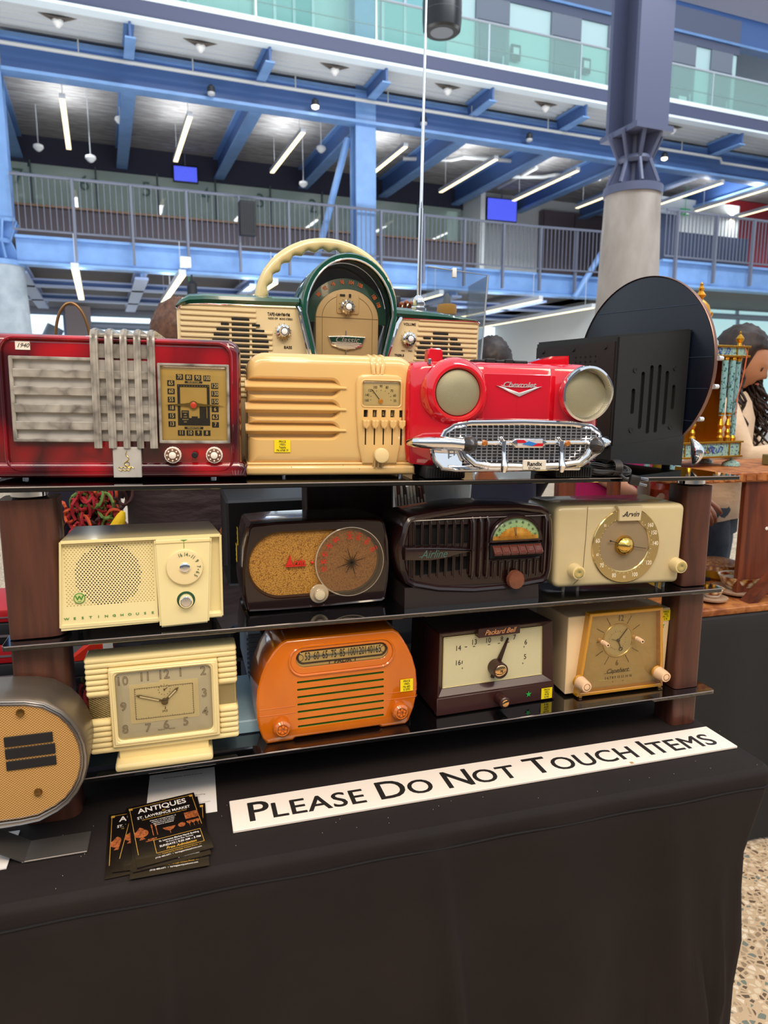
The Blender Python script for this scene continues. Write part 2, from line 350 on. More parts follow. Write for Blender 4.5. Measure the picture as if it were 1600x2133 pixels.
for i, x in enumerate(XS):
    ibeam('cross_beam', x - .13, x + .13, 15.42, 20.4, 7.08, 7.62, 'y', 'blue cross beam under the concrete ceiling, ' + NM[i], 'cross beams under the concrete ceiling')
for i, x in enumerate(XS[1:]):
    ibeam('balcony_joist', x - .09, x + .09, 14.0, 15.08, 7.47, 7.80, 'y', 'short blue joist end holding the balcony edge, ' + NM[i + 1], 'joist ends under the upper balcony', ft=.03)
for i, x in enumerate([-1.3, .9, 3.2, 5.6, 8.0, 10.4]):
    o = ibeam('lower_cross_beam', x - .13, x + .13, 15.42, 21.5, 3.66, 3.86, 'y', None, None, ft=.05, mt=mat('pale lilac blue steel', 'a9bde8', .45), web=STEEL)
    tag(o, 'pale blue beam under the lower gallery, ' + ['far left', 'over the brass hoop', 'left of the wheel handle', 'behind the wheel handle', 'right of the antenna', 'by the white wall'][i], 'beam', 'beams under the lower gallery')
for i, y in enumerate((17.2, 19.6)):
    ibeam('lower_tie_beam', -2, 13, y - .12, y + .12, 3.66, 3.82, 'x', 'pale lilac tie beam under the lower gallery, ' + ['nearer', 'farther'][i] + ' one', None, ft=.04, mt=mat('pale lilac blue steel'), cat='beam')
# ceiling slabs
bm = N(); box(bm, -6, 24, 15.45, 20.6, 7.63, 7.8); o = struct('ceiling', bm, SLABM); place(o)
bm = N(); n = 8; y0, y1 = 14.02, 15.6
prof = []
for k in range(n):
    a = y0 + (y1 - y0) * k / n; d = (y1 - y0) / n
    prof += [(a, 7.82), (a + d * .42, 7.82), (a + d * .5, 7.90), (a + d * .92, 7.90)]
loft(bm, [[(-6, y, z) for y, z in prof] + [(-6, y1, 8.0), (-6, y0, 8.0)], [(24, y, z) for y, z in prof] + [(24, y1, 8.0), (24, y0, 8.0)]], smooth=False)
o = struct('trim_1', bm, mat('corrugated steel deck', 'ccd2d6', .5)); place(o)
bm = N(); box(bm, -6, 24, 13.9, 14.02, 7.78, 8.06); box(bm, -6, 24, 13.86, 14.1, 7.74, 7.79, mi=1); box(bm, -6, 24, 13.88, 14.05, 8.06, 8.15, mi=1); box(bm, -6, 24, 14.02, 18.5, 7.95, 8.1)
o = struct('trim_2', bm, [mat('slate balcony edge', '4a4f6c', .5), mat('bright balcony kerb', 'e6f4fa', .3)]); place(o)
bm = N(); box(bm, -6, 13, 15.42, 34, 4.0, 4.3); box(bm, 12.3, 24, 13.06, 34, 4.0, 4.31); o = struct('trim_3', bm, mat('gallery underside', '6b686c', .8)); place(o)
# upper balcony: glass, handrail, wall
root = thing('glass_balustrade', 'clear glass balustrade with slim handrail along the upper balcony', 'railing'); place(root)
xb = [-3.9, -1.6, .7, 3.05, 5.4, 7.9, 10.2, 12.2, 14.0, 15.9, 18, 20.5]
bm = N()
for a, b in zip(xb, xb[1:]): box(bm, a + .02, b - .02, 13.98, 14.0, 8.1, 8.92)
obj('glass_panels', bm, BGLASS, root)
bm = N(); tube(bm, [(-4, 13.99, 8.93), (20.5, 13.99, 8.93)], .028, 8); obj('handrail', bm, ALU, root)
bm = N(); tube(bm, [(-4, 13.99, 8.45), (20.5, 13.99, 8.45)], .008, 6)
for a in xb: box(bm, a - .015, a + .015, 13.97, 14.0, 8.1, 8.92)
obj('clamp_strips', bm, ALU, root)
bm = N(); box(bm, -6, 16.8, 16.0, 16.15, 8.1, 11.2); o = struct('wall_far', bm, PALEB); place(o)
bm = N(); box(bm, 6.2, 16.85, 15.96, 16.14, 10.55, 11.4); o = struct('trim_4', bm, mat('slate fascia', '5b6178', .6)); place(o)
bm = N(); box(bm, -6, 26, 15.9, 22, 11.55, 11.7); o = struct('trim_5', bm, mat('upper soffit', 'a9b4c0', .8)); place(o)
def updoor(n, x0, x1, glass=False):
    bm = N(); box(bm, x0, x1, 15.93, 15.99, 8.1, 10.53)
    o = struct('door_%d' % n, bm, GREYD if not glass else mat('teal window bay', '9fd6d6', .3)); place(o)
    if not glass:
        b2 = N(); xc = (x0 + x1) / 2; h = (x1 - x0) * .4
        box(b2, xc - h, xc + h, 15.90, 15.93, 8.1, 9.95); obj('door_leaf', b2, mat('dark door leaf', '666c7e', .5), o)
        b2 = N(); box(b2, xc - h - .05, xc + h + .05, 15.89, 15.93, 9.95, 10.02); obj('door_frame', b2, mat('door frame', '565b6a', .5), o)
        b2 = N(); box(b2, xc + h - .12, xc + h - .08, 15.86, 15.90, 8.9, 9.3); obj('door_handle', b2, ALU, o)
for i, (a, b) in enumerate(((8.65, 9.55), (10.73, 11.6), (12.44, 13.1), (14.45, 15.3), (15.85, 16.6))): updoor(i + 1, a, b)
for i, (a, b) in enumerate(((-3, 2.1), (3.45, 4.7), (6.3, 7.9))):
    bm = N(); box(bm, a, b, 15.93, 15.99, 8.1, 10.7); o = struct('window_%d' % (i + 1), bm, mat('teal window bay', '8fc9cc', .15)); place(o)
    b2 = N()
    for k in range(4): box(b2, a + (b - a) * k / 3 - .03, a + (b - a) * k / 3 + .03, 15.89, 15.93, 8.1, 10.7)
    obj('window_frame', b2, ALU, o)
for x, z in ((9.72, 9.45), (11.76, 9.48), (14.9, 9.05)):
    r_ = thing('wall_sign', {9.72: 'small dark sign by the upper grey door nearest the pendant speaker', 11.76: 'small dark sign left of the slate column on the pale wall', 14.9: 'white paper notice on the door right of the slate column'}[x], 'sign'); place(r_, x, 15.9, z)
    dk = x < 14
    b2 = N(); box(b2, -.13, .13, -.02, .03, -.17, .17, .005); obj('sign_board', b2, mat('sign slate' if dk else 'sign paper', '39404c' if dk else 'e8f0f2', .5), r_)
    b2 = N(); box(b2, -.08, .08, -.03, -.021, -.06, .1, 0) if dk else box(b2, -.05, .05, -.03, -.021, -.01, .01); obj('sign_symbol', b2, mat('sign white' if dk else 'sign grey', 'e8ecee' if dk else '8a9298', .5), r_)
# spot lamps on the main beam
for i, (x, z) in enumerate(((2.35, 7.2), (9.6, 7.25), (6.9, 7.25), (13.6, 7.3), (4.45, 7.25))):
    lit = i in (3, 4)
    r_ = thing('spot_lamp', ('lit round spot lamp on the main blue beam, ' if lit else 'unlit dark spot lamp on the main blue beam, ') + ['left of the first joist', 'near the slate column', 'behind the antenna', 'right of the slate column', 'left of the middle blue column'][i], 'lamp', group=None); place(r_, x, 15.0, z)
    b2 = N(); lathe(b2, [(.03, .12), (.07, .08), (.08, -.02)], (0, 0, 0), 'z', 16); obj('lamp_housing', b2, mat('lamp black', '2a2c30', .5), r_)
    b2 = N(); lathe(b2, [(.075, -.02), (.07, -.06), (.03, -.08)], (0, 0, 0), 'z', 16); obj('lamp_lens', b2, mat('spot lens lit', 'fff0d0', .5, emit='fff0cc', es=5) if lit else mat('spot lens', 'b8bcc0', .3), r_)
# deck lights
for i, x in enumerate((-.2, 2.2, 4.8, 7.3, 9.75, 13.4)):
    r_ = thing('downlight', 'small white downlight with dark wings under the corrugated deck, number from left: ' + ['first', 'second', 'third', 'fourth', 'fifth', 'sixth'][i], 'lamp', group='downlights under the deck'); place(r_, x - .1, 14.45, 7.72)
    b2 = N(); loft(b2, [[(-.32, 0, .1), (0, -.1, 0), (.32, 0, .1), (0, .1, .02)], [(-.32, 0, .11), (0, -.1, .03), (.32, 0, .11), (0, .1, .05)]], smooth=False); obj('wings', b2, mat('lamp brown', '6d655e', .5), r_)
    b2 = N(); lathe(b2, [(.09, .02), (.09, -.02), (.05, -.07), (.03, -.09)], (0, 0, 0), 'z', 16); obj('lens', b2, mat('white plastic', 'eef0f0', .4), r_)
bm = N(); tube(bm, [(-2, 0, 0), (15.3, 0, .0), (15.35, 0, -.1), (22, 0, -.1)], .035, 8)
for x in range(0, 15, 2): tube(bm, [(x, 0, 0), (x, 0, .25)], .012, 6)
o = obj('sprinkler_pipe', bm, mat('grey pipe', 'b9bcbc', .4)); place(o, 0, 14.85, 7.42); tag(o, 'thin grey pipe running along in front of the main blue beam', 'pipe')
for i, (x, y) in enumerate(((12.0, 18), (8.9, 17.6))):
    bm = N(); tube(bm, [(-1.2, .4, 0), (0, 0, 0), (.2, -.3, 0), (1.6, -.5, 0)], .05, 8); tube(bm, [(-.6, -.6, .02), (-.6, 1.4, .02)], .05, 8)
    o = obj('ceiling_pipe', bm, mat('grey pipe')); place(o, x, y, 7.45); tag(o, 'grey pipework under the concrete ceiling, ' + ['by the white wall with the screen', 'above the lit strips right of the antenna'][i], 'pipe')
# LED strips
def led(x, y0, y1, z, label, group, wd=.11):
    r_ = thing('strip_lamp', label, 'lamp', group=group); place(r_, x, y0, z)
    b2 = N(); box(b2, -wd / 2, wd / 2, 0, y1 - y0, .012, .1); obj('lamp_housing', b2, LEDW, r_)
    b2 = N(); zt = (7.64 if z > 5 else 4.01) - z
    b2.free()
    for q in (.3, y1 - y0 - .3): b2 = N(); tube(b2, [(0, q, .1), (0, q, zt)], .006, 5); obj('hanger_rod', b2, LEDW, r_)
    up = bpy.data.lights.new('ceiling_fill', 'AREA'); up.shape = 'RECTANGLE'; up.size = .12; up.size_y = (y1 - y0) * .6; up.energy = 26 if z > 5 else 12; up.color = (.92, .96, 1)  # upward fill added above each strip to brighten the ceiling over it
    uo = bpy.data.objects.new('ceiling_fill', up); COL.objects.link(uo); uo.parent = r_; uo.location = (0, (y1 - y0) / 2, .12); uo.rotation_euler = (PI, 0, 0)
    dn = up.copy(); dn.energy = 20 if z > 5 else 12; do = bpy.data.objects.new('downlight_beam', dn); COL.objects.link(do); do.parent = r_; do.location = (0, (y1 - y0) / 2, -.03)
    b2 = N(); box(b2, -wd / 2 + .005, wd / 2 - .005, .02, y1 - y0 - .01, 0, .014); obj('diffuser', b2, LED, r_)
LN = ['first from left', 'second from left', 'third from left', 'fourth from left, right of the blue column', 'fifth from left, right of the antenna', 'sixth from left, above the white wall', 'half hidden behind the slate column']
for i, x in enumerate((-.34, 2.0, 4.34, 6.72, 9.06, 11.4, 13.6)):
    led(x, 15.55, 18.55, 6.88, 'long lit strip lamp under the concrete ceiling, ' + LN[i], 'strip lamps under the concrete ceiling')
for i, (x, y0, y1) in enumerate(((15.6, 15.0, 17.5), (17.2, 14.6, 17.5), (19, 16, 19))):
    led(x, y0, y1, 6.88, 'strip lamp right of the slate column, ' + ['nearest it', 'middle', 'farthest by the red wall'][i], 'strip lamps at the right')
led(-.27, 12.9, 17.0, 3.4, 'bright strip lamp above the brass hoop', None, .12)
led(1.42, 12.9, 17.0, 3.4, 'bright strip lamp left of the green boombox top', None, .12)
led(3.1, 13.2, 17.0, 3.4, 'bright strip lamp seen left of the wheel handle', None, .12)
led(6.6, 13.4, 17.0, 3.4, 'bright strip lamp by the antenna base', None, .1)
led(9.0, 13.4, 18.5, 3.4, 'long strip lamp right of the clear case', None, .1)
led(10.4, 13.4, 20, 3.3, 'long strip lamp above the white wall left of the disc', None, .1)
# lower gallery railing
def railing(label, pts, z, posts, h=1.02, step=.105):
    r_ = thing('gallery_railing', label, 'railing'); place(r_)
    b2 = N()
    for a, b in zip(pts, pts[1:]): tube(b2, [(a[0], a[1], z + h), (b[0], b[1], z + h)], .03, 6); tube(b2, [(a[0], a[1], z + .06), (b[0], b[1], z + .06)], .02, 6)
    obj('top_rail', b2, RAILM, r_)
    b2 = N()
    for a, b in zip(pts, pts[1:]):
        L = math.dist(a, b); n = int(L / step)
        for k in range(n):
            x = a[0] + (b[0] - a[0]) * k / n; y = a[1] + (b[1] - a[1]) * k / n; box(b2, x - .006, x + .006, y - .010, y + .010, z + .06, z + h)
    o = obj('balusters', b2, RAILM, r_, stuff=True)
    for (x, y) in posts:
        b2 = N(); box(b2, x - .022, x + .022, y - .04, y + .04, z - .45, z + h); obj('post', b2, RAILM, r_)
railing('grey bar railing along the lower gallery on the left', [(-1.3, 15.05), (9.9, 15.05), (11.9, 14.9)], 4.32, [(-.27 + 1.03 * k, 15.03) for k in range(12)])
railing('slate bar railing on the nearer gallery at right', [(11.7, 12.72), (23, 12.72)], 4.34, [(12.0 + 1.13 * k, 12.7) for k in range(9)])
# glass partition with numbers, counter, fascia
bm = N(); box(bm, -6, 11.0, 20.3, 20.6, 6.98, 7.7); o = struct('trim_6', bm, DARKF); place(o)
bm = N(); box(bm, -6, 10.65, 19.4, 20.15, 4.3, 5.78); box(bm, -6, 10.65, 19.35, 20.2, 5.78, 5.83, mi=1); o = obj('service_counter', bm, [GREYW, mat('counter oak edge', '8a6a50', .5)]); place(o); tag(o, 'long brown grey service counter behind the gallery railing', 'counter')
root = thing('glass_partition', 'green tinted glass partition above the counter, numbered 7 to 2', 'partition'); place(root)
JX = [-1.28 + 1.49 * k for k in range(8)]
bm = N()
for a in [-4.3, -2.8] + JX: box(bm, a + .02, a + 1.47, 20.28, 20.3, 5.83, 6.98)
obj('glass_panels', bm, MGLASS, root)
bm = N()
for a in JX: box(bm, a - .02, a + .02, 20.24, 20.28, 5.83, 7.05); box(bm, a - .12, a + .06, 20.22, 20.28, 6.7, 6.74)
obj('glass_clamps', bm, mat('dark clamp', '4a5658', .5), root)
bm = N()
for k, s in enumerate('765432'): text(bm, s, .52, (JX[k] - .28, 20.25, 6.62), ext=.004, bold=.0)
obj('numerals', bm, mat('grey green numerals', '4f6c64', .6), root)
bm = N(); box(bm, -6, 11, 22.0, 22.2, 4.3, 7.7); o = struct('wall_1', bm, mat('office wall', 'd0dcd4', .8)); o.name = 'wall_gallery'; place(o)
for i in range(6):
    a = -1.0 + 1.9 * i
    bm = N(); box(bm, -.35, .35, -.03, .03, 0, .08); box(bm, -.3, .3, -.04, -.03, .02, .05, mi=1); o = obj('desk_sign', bm, [mat('pale pink board', 'e3c9c2', .6), mat('brown letters', '6a4a40', .6)]); place(o, a, 19.9, 5.83); tag(o, 'pale desk sign on the gallery counter, ' + ['leftmost', 'second from left', 'third from left', 'fourth from left', 'fifth from left', 'rightmost'][i], 'sign', 'desk signs on the gallery counter')
def screen(x, y, z, w_, h_, label, tilt=0):
    r_ = thing('wall_screen', label, 'screen'); place(r_, x, y, z, tilt)
    b2 = N(); box(b2, -w_ / 2 - .03, w_ / 2 + .03, 0, .08, -h_ / 2 - .03, h_ / 2 + .03, .01); obj('screen_case', b2, mat('screen black', '222630', .4), r_)
    b2 = N(); box(b2, -w_ / 2, w_ / 2, -.005, .0, -h_ / 2, h_ / 2); obj('display', b2, mat('blue display', '3040a0', .3, emit='5a68ff', es=.85), r_)
    b2 = N(); tube(b2, [(0, .05, h_ / 2), (0, .05, h_ / 2 + .35)], .02, 6); obj('hanger', b2, RAILM, r_)
screen(2.42, 20.2, 7.1, .58, .36, 'small blue lit screen hanging above the gallery glass on the left', R(-3))
screen(11.9, 20.0, 7.02, 1.0, .62, 'blue lit screen hanging on the white wall left of the slate column', R(-3))
for i, (x, y, z) in enumerate(((-.95, 18.2, 6.75), (.1, 17.0, 6.3), (5.0, 18.0, 6.55), (.75, 17.5, 7.3), (5.05, 16.6, 6.95), (1.5, 16.1, 3.35))):
    r_ = thing('dome_camera', 'small white dome sensor below the ceiling, ' + ['left of the first strip lamp', 'right of the first strip lamp', 'left of the middle blue column', 'flush near the second cross beam', 'beside the middle blue column', 'below the lower gallery, right of the hoop'][i], 'camera'); place(r_, x, y, z)
    b2 = N(); tube(b2, [(0, 0, .05), (0, 0, (7.63 if z > 5 else 4.01) - z)], .012, 6); obj('stem', b2, LEDW, r_)
    b2 = N(); lathe(b2, [(.03, .08), (.1, .05), (.11, 0), (.07, -.05), (.03, -.08)], (0, 0, 0), 'z', 16); obj('dome', b2, mat('white plastic'), r_)
# white wall, grey doors on gallery
bm = N(); box(bm, 10.7, 22, 20.55, 20.7, 4.3, 7.7); box(bm, 10.7, 10.85, 19.2, 20.6, 4.3, 7.7); o = struct('wall_right', bm, WHITEP); place(o)
bm = N(); box(bm, 13.6, 17.2, 20.3, 20.54, 4.3, 7.25); o = struct('door_6', bm, mat('taupe double door', '6b6066', .6)); place(o)
for k in range(3):
    b2 = N(); box(b2, 13.6 + 1.2 * k + .02, 13.64 + 1.2 * k, 20.28, 20.3, 4.3, 7.2); obj('door_gap', b2, mat('gap dark', '463f44', .8), o)
bm = N(); box(bm, 14.6, 19.6, 17.6, 17.78, 4.34, 6.28); box(bm, 14.6, 16.6, 17.6, 17.78, 6.28, 6.75); o = struct('trim_7', bm, [mat('navy screen wall', '2f3a55', .7), WHITEP]); place(o)
bm = N(); box(bm, 14.6, 19.3, 17.8, 18.0, 6.0, 7.3); o = struct('trim_8', bm, WHITEP); place(o)
bm = N(); box(bm, 19.3, 27, 18.2, 18.4, 4.3, 7.6); o = struct('wall_red', bm, mat('red wall', 'a01828', .6)); place(o)
bm = N(); box(bm, -.04, .04, 0, .1, 0, .75); o = obj('wall_lamp', bm, LED); place(o, 14.9, 17.45, 5.45); tag(o, 'small upright glowing wall lamp behind the right railing', 'lamp')
for i, (x, y, z, s) in enumerate(((3.6, 15.9, 3.32, 1), (17.0, 17.7, 6.9, .9))):
    r_ = thing('exit_sign', ['green exit sign under the lower gallery at left', 'green exit sign by the white wall right of the slate column'][i], 'sign'); place(r_, x - (1.72 if i == 0 else 0), y, z)
    b2 = N(); box(b2, -.2 * s, .2 * s, 0, .04, -.1 * s, .1 * s); tube(b2, [(0, .02, .1 * s), (0, .02, (4.01 if i == 0 else 7.64) - z)], .008, 6); obj('panel', b2, mat('exit green', '1f8a4c', .5, emit='1f9a54', es=.35), r_)
    b2 = N(); slab(b2, [(-.14, 0), (-.08, -.05), (-.08, -.02), (-.02, -.02), (-.02, .02), (-.08, .02), (-.08, .05)], -.008, -.002); box(b2, .03, .07, -.008, -.002, -.06, .05); box(b2, .09, .15, -.008, -.002, -.06, -.04); box(b2, .09, .15, -.008, -.002, .03, .05); obj('symbol', b2, mat('sign white glow', 'ffffff', .5, emit='ffffff', es=.7), r_)
# loudspeaker drum
r_ = thing('pendant_speaker', 'black cylindrical loudspeaker hanging at the top behind the antenna', 'speaker'); place(r_, 3.90, 8.0, 5.5)
b2 = N(); lathe(b2, [(.19, 0), (.215, .02), (.225, .12), (.225, .32), (.2, .5), (.05, .55)], (0, 0, 0), 'z', 40); obj('body', b2, mat('speaker black', '17181c', .35), r_)
b2 = N(); lathe(b2, [(.186, .004), (.05, -.006)], (0, 0, 0), 'z', 40); obj('grille', b2, mat('speaker mesh', '5a5f66', .5), r_)
b2 = N(); lathe(b2, [(.2265, .19), (.2265, .2)], (0, 0, 0), 'z', 40, cap=False); obj('seam_band', b2, mat('speaker seam', '3a3c42', .4), r_)
b2 = N(); tube(b2, [(0, 0, .5), (0, 0, 6)], .01, 6); obj('cable', b2, mat('speaker black'), r_)
# small black speaker box + pendant on gallery
bm = N(); box(bm, -.16, .16, -.1, .1, 0, .65, .01)
for k in range(6): box(bm, -.12 + .045 * k, -.10 + .045 * k, -.11, -.1, .05, .6)
o = obj('heater_box', bm, mat('matte black', '1a1b20', .6)); place(o, 2.95, 14.85, 4.55); tag(o, 'small black box fixed to the gallery railing', 'box')
bm = N(); box(bm, -.1, .1, -.06, .06, 0, .2, .01); o = obj('wall_sensor', bm, mat('white plastic')); place(o, 1.72, 15.0, 3.88); tag(o, 'small white box on the light blue beam', 'sensor')
bm = N(); lathe(bm, [(.1, 0), (.1, .3), (.06, .35), (.01, .36)], (0, 0, 0), 'z', 16); tube(bm, [(0, 0, .3), (0, 0, .5)], .02, 6); o = obj('pendant_lamp', bm, mat('matte black')); place(o, 1.85, 15.2, 3.30); tag(o, 'small black pendant left of the boombox', 'lamp')
# ground level behind: glazing, columns, white wall
GL = mat('bright street glazing', 'dff2fa', .2, emit='e4f3ff', es=1.3)
def gwin(n, x0, x1, y, z0, z1, nx, nz, mt=GL):
    bm = N(); box(bm, x0, x1, y, y + .05, z0, z1); o = struct('window_%d' % n, bm, mt); place(o)
    b2 = N()
    for k in range(nx + 1): x = x0 + (x1 - x0) * k / nx; box(b2, x - .05, x + .05, y - .06, y, z0, z1)
    for k in range(nz + 1): z = z0 + (z1 - z0) * k / nz; box(b2, x0, x1, y - .06, y, z - .04, z + .04)
    obj('window_frame', b2, mat('frame blue grey', '9fb4cc', .5), o)
gwin(4, -6, -.9, 24.4, .3, 3.82, 5, 3)
gwin(5, -.2, 11, 24.4, .3, 3.42, 8, 3)
gwin(6, -.2, 11, 24.4, 3.58, 3.82, 6, 1)
bm = N(); box(bm, -6, 13, 24.55, 24.7, 0, 4.2); o = struct('wall_ground', bm, mat('dim grey soffit', '77757c', .8)); place(o)
bm = N(); box(bm, -.35, .35, -.3, .3, 0, 4.0); o = obj('square_column', bm, mat('pinkish grey paint', 'b7b1bd', .7)); place(o, -.5, 23.9, 0); tag(o, 'square grey lilac pillar seen inside the brass hoop', 'column')
bm = N(); tube(bm, [(.0, 0, -.2), (.6, 0, 1.0)], .25, 8); tube(bm, [(0, 0, -.2), (-.6, 0, 1.0)], .25, 8); tube(bm, [(0, 0, -3), (0, 0, -.2)], .22, 8); o = obj('branching_support', bm, mat('frame blue grey')); place(o, -1.75, 24.0, 2.4); tag(o, 'pale blue branching steel support left of the hoop', 'column')
bm = N(); box(bm, 12.1, 12.3, 13.4, 20.6, 0, 3.72); o = struct('wall_white', bm, WHITEP); place(o)
gwin(7, 11.2, 12.35, 20.75, .3, 3.6, 1, 3)
GT = mat('aqua glazing', 'bfe6ea', .2, emit='bdeaf0', es=.62)
gwin(8, 14.2, 26, 17.2, 1.0, 3.75, 5, 1, GT)
gwin(9, 14.2, 26, 17.25, 3.85, 4.3, 5, 1, GT)
# ---------------- table with black cloth ----------------
CLOTH = mat('black polyester cloth', '1b1514', 0.8, var=('231c1b', 4, (1, 1, 1)), bump=(380, 0.2, (1, 1, 1), 0.0006))
CLOTH.node_tree.nodes['Principled BSDF'].inputs['Specular IOR Level'].default_value = 0.25
TZ = 0.75
def tablecloth():
    bm = N(); X0, X1, Y0, Y1 = -0.85, 1.000, 0.915, 1.62
    # walk round the edge: front from left to right, then the right side
    path = []
    n = 220
    for k in range(n + 1): path.append((X0 + (X1 - .03 - X0) * k / n, Y0, 0, -1))
    for k in range(1, 9): a = -PI / 2 + PI / 2 * k / 8; path.append((X1 - .03 + .03 * math.cos(a), Y0 + .03 + .03 * math.sin(a), math.cos(a), math.sin(a)))
    for k in range(1, 90): path.append((X1, Y0 + .03 + (Y1 - Y0 - .03) * k / 89, 1, 0))
    rows = [(0, .012), (.004, .0045), (.010, .0), (.02, -.001), (.03, 0.0), (.036, .004), (.05, .006), (.09, .008), (.15, .012), (.22, .016), (.32, .020), (.42, .024), (.54, .026), (.66, .028), (.74, .030)]
    rnd = random.Random(3); ph = [(rnd.uniform(0, 6.28), rnd.uniform(5, 26), rnd.uniform(.3, 1)) for _ in range(9)]
    L = 0; acc = []
    for i, p in enumerate(path):
        if i: L += math.dist(p[:2], path[i - 1][:2])
        acc.append(L)
    rings = []
    for d, o_ in rows:
        r = []
        for (x, y, nx, ny), s in zip(path, acc):
            f = min(1, max(0, (d - .035) / .3)); amp = .027 * f + .0016 * min(1, d / .03)
            wv = sum(a * math.sin(fr * s + p) for p, fr, a in ph) / 3.2
            wv += 1.3 * math.exp(-((s - 1.20 - .1 * d) / .018) ** 2) + 1.1 * math.exp(-((s - .80) / .02) ** 2) + 1.0 * math.exp(-((s - 1.62 - .12 * d) / .03) ** 2)
            dg = (s - 1.98) + (d - .05) * .55; wv += 1.2 * math.exp(-(dg / .02) ** 2) * f   # slanting folds near the corner
            dg = (s - 1.90) + (d - .1) * .62; wv += .9 * math.exp(-(dg / .015) ** 2) * f
            q = -o_ if d < .012 else -.0005 + (o_ * .6)
            q = (o_ * (.5 if nx < .5 else .1) if d > .012 else -o_) + amp * wv * (1 if s < 1.70 else max(.3, 1 - (s - 1.70) * 6) if nx < .5 else .3)
            tuck = .058 * min(1, max(0, d - .02) / .14) * max(0, (s - 1.70) / .15 if s < 1.85 else 1)
            r.append((x + nx * q - tuck, y + ny * q, TZ - d))
        rings.append(r)
    loft(bm, [list(q) for q in rings], False, False, False)
    # top, slightly rolled: starts from first ring
    top = [Vector(p) for p in rings[0]]; inner = []
    for (x, y, nx, ny) in path: inner.append((x - nx * .03, y - ny * .03, TZ + .0005))
    loft(bm, [inner, [tuple(p) for p in top]], False, False, False)
    # fill the top with a grid of quads
    gx = [X0 + (X1 - .03 - X0) * k / 40 for k in range(41)]; gy = [Y0 + .03 + (Y1 - Y0 - .03) * k / 16 for k in range(17)]
    vs = [[bm.verts.new((x, y, TZ + .0005)) for x in gx] for y in gy]
    for a in range(16):
        for b in range(40): bm.faces.new((vs[a][b], vs[a][b + 1], vs[a + 1][b + 1], vs[a + 1][b])).smooth = True
    # far side and left side hang plainly
    loft(bm, [[(X1, Y1, TZ), (X0, Y1, TZ), (X0, Y0, TZ)], [(X1 + .02, Y1 + .02, .01), (X0 - .02, Y1 + .02, .01), (X0 - .02, Y0 - .02, .01)]], False, False, False)
    root = thing('tablecloth', 'black cloth draped to the floor over the display table', 'tablecloth')
    me = obj('cloth_drape', bm, CLOTH, root, 60)
    b2 = N()
    tube(b2, [(X0 + (X1 - .03 - X0) * k / 60, Y0 - .0018, TZ - .030 + .0012 * math.sin(k * .9)) for k in range(61)] + [(X1 - .005, Y0 + .006, TZ - .03), (X1 + .001, Y0 + .03, TZ - .03), (X1 + .001, Y1, TZ - .03)], .0016, 6)
    obj('hem_seam', b2, mat('seam black', '0c0909', .9), root)
    b2 = N(); rr = random.Random(5)
    for _ in range(70):
        x, y = rr.uniform(-.2, 1.0), rr.uniform(.93, 1.08); box(b2, x, x + .0007, y, y + .0008, TZ + .001, TZ + .0016)
    obj('lint', b2, mat('lint white', 'b0a8a0', .9), root, stuff=True)
    return root
tablecloth()

# ---------------- glass shelf stand ----------------
WOOD = mat('walnut veneer', '3a1e16', 0.42, var=('5c3325', 9, (6, 6, .5), .6, (.3, .7)), coat=.15)
WOODD = mat('dark walnut veneer', '2a1512', 0.4, var=('3b211b', 8, (5, 5, .5)))
BG = mat('black shelf glass', '060709', 0.03, coat=1.0); EDGE = mat('glass edge', '8a7d78', .15)
CHR = mat('chrome', 'e8e8ea', 0.06, 1.0); GOLD = mat('polished brass', 'e0b860', 0.18, 1.0)
def zs1(x): return 1.281 - (x + .24) * .01967
def zs2(x): return 1.049 - (x + .24) * .0090
Z3 = .828
stand = thing('shelf_stand', 'three tier black glass shelf stand on walnut posts', 'shelf', (0, 0, TZ))
def shelf_plate(zf, x0, x1, y0=1.08, y1=1.5, t=.008, name='glass_shelf'):
    bm = N(); o = rrect(x0, x1, y0, y1, .006, 3)
    for m_, (a, b, i) in enumerate(((-t, -.001, 0),)):
        rings = [[(x, y, zf(x) - t - TZ) for x, y in off(o, .001)], [(x, y, zf(x) - t + .001 - TZ) for x, y in o], [(x, y, zf(x) - .001 - TZ) for x, y in o], [(x, y, zf(x) - TZ) for x, y in off(o, .001)]]
        loft(bm, rings)
    s = obj(name, bm, BG, stand)
    b2 = N(); tube(b2, [(x0 + .004, y0 - .0002, zf(x0) - .001 - TZ), (x1 - .004, y0 - .0002, zf(x1) - .001 - TZ)], .0008, 6); obj('polished_edge', b2, EDGE, s)
shelf_plate(zs1, -.30, 1.02, y1=1.52); shelf_plate(zs2, -.262, 1.0); shelf_plate(lambda x: Z3, -.262, 1.0)
def post(x0, x1, y0, y1, z0, z1, mt=WOOD, ch=.008):
    bm = N(); loft(bm, [[(x, y, z - TZ) for x, y in rrect(x0, x1, y0, y1, [ch, .020 if x0 < 0 else ch, ch, ch], 3)] for z in (z0, z1)])
    return obj('post', bm, mt, stand)
for x0, x1 in ((-.256, -.178), (.923, .980)):
    xc = (x0 + x1) / 2
    for a, b in ((TZ + .001, Z3 - .009), (Z3 + .001, zs2(xc) - .010), (zs2(xc) + .002, zs1(xc) - .022)): post(x0, x1, 1.103, 1.165, a, b)
    bm = N(); lathe(bm, [(.024, -.021), (.026, -.019), (.026, -.010), (.024, -.0085)], (xc, 1.134, zs1(xc) - TZ), 'z', 24); obj('chrome_spacer', bm, CHR, stand)
post(.245, .435, 1.42, 1.48, TZ + .001, zs1(.34) - .01, WOODD, .006)

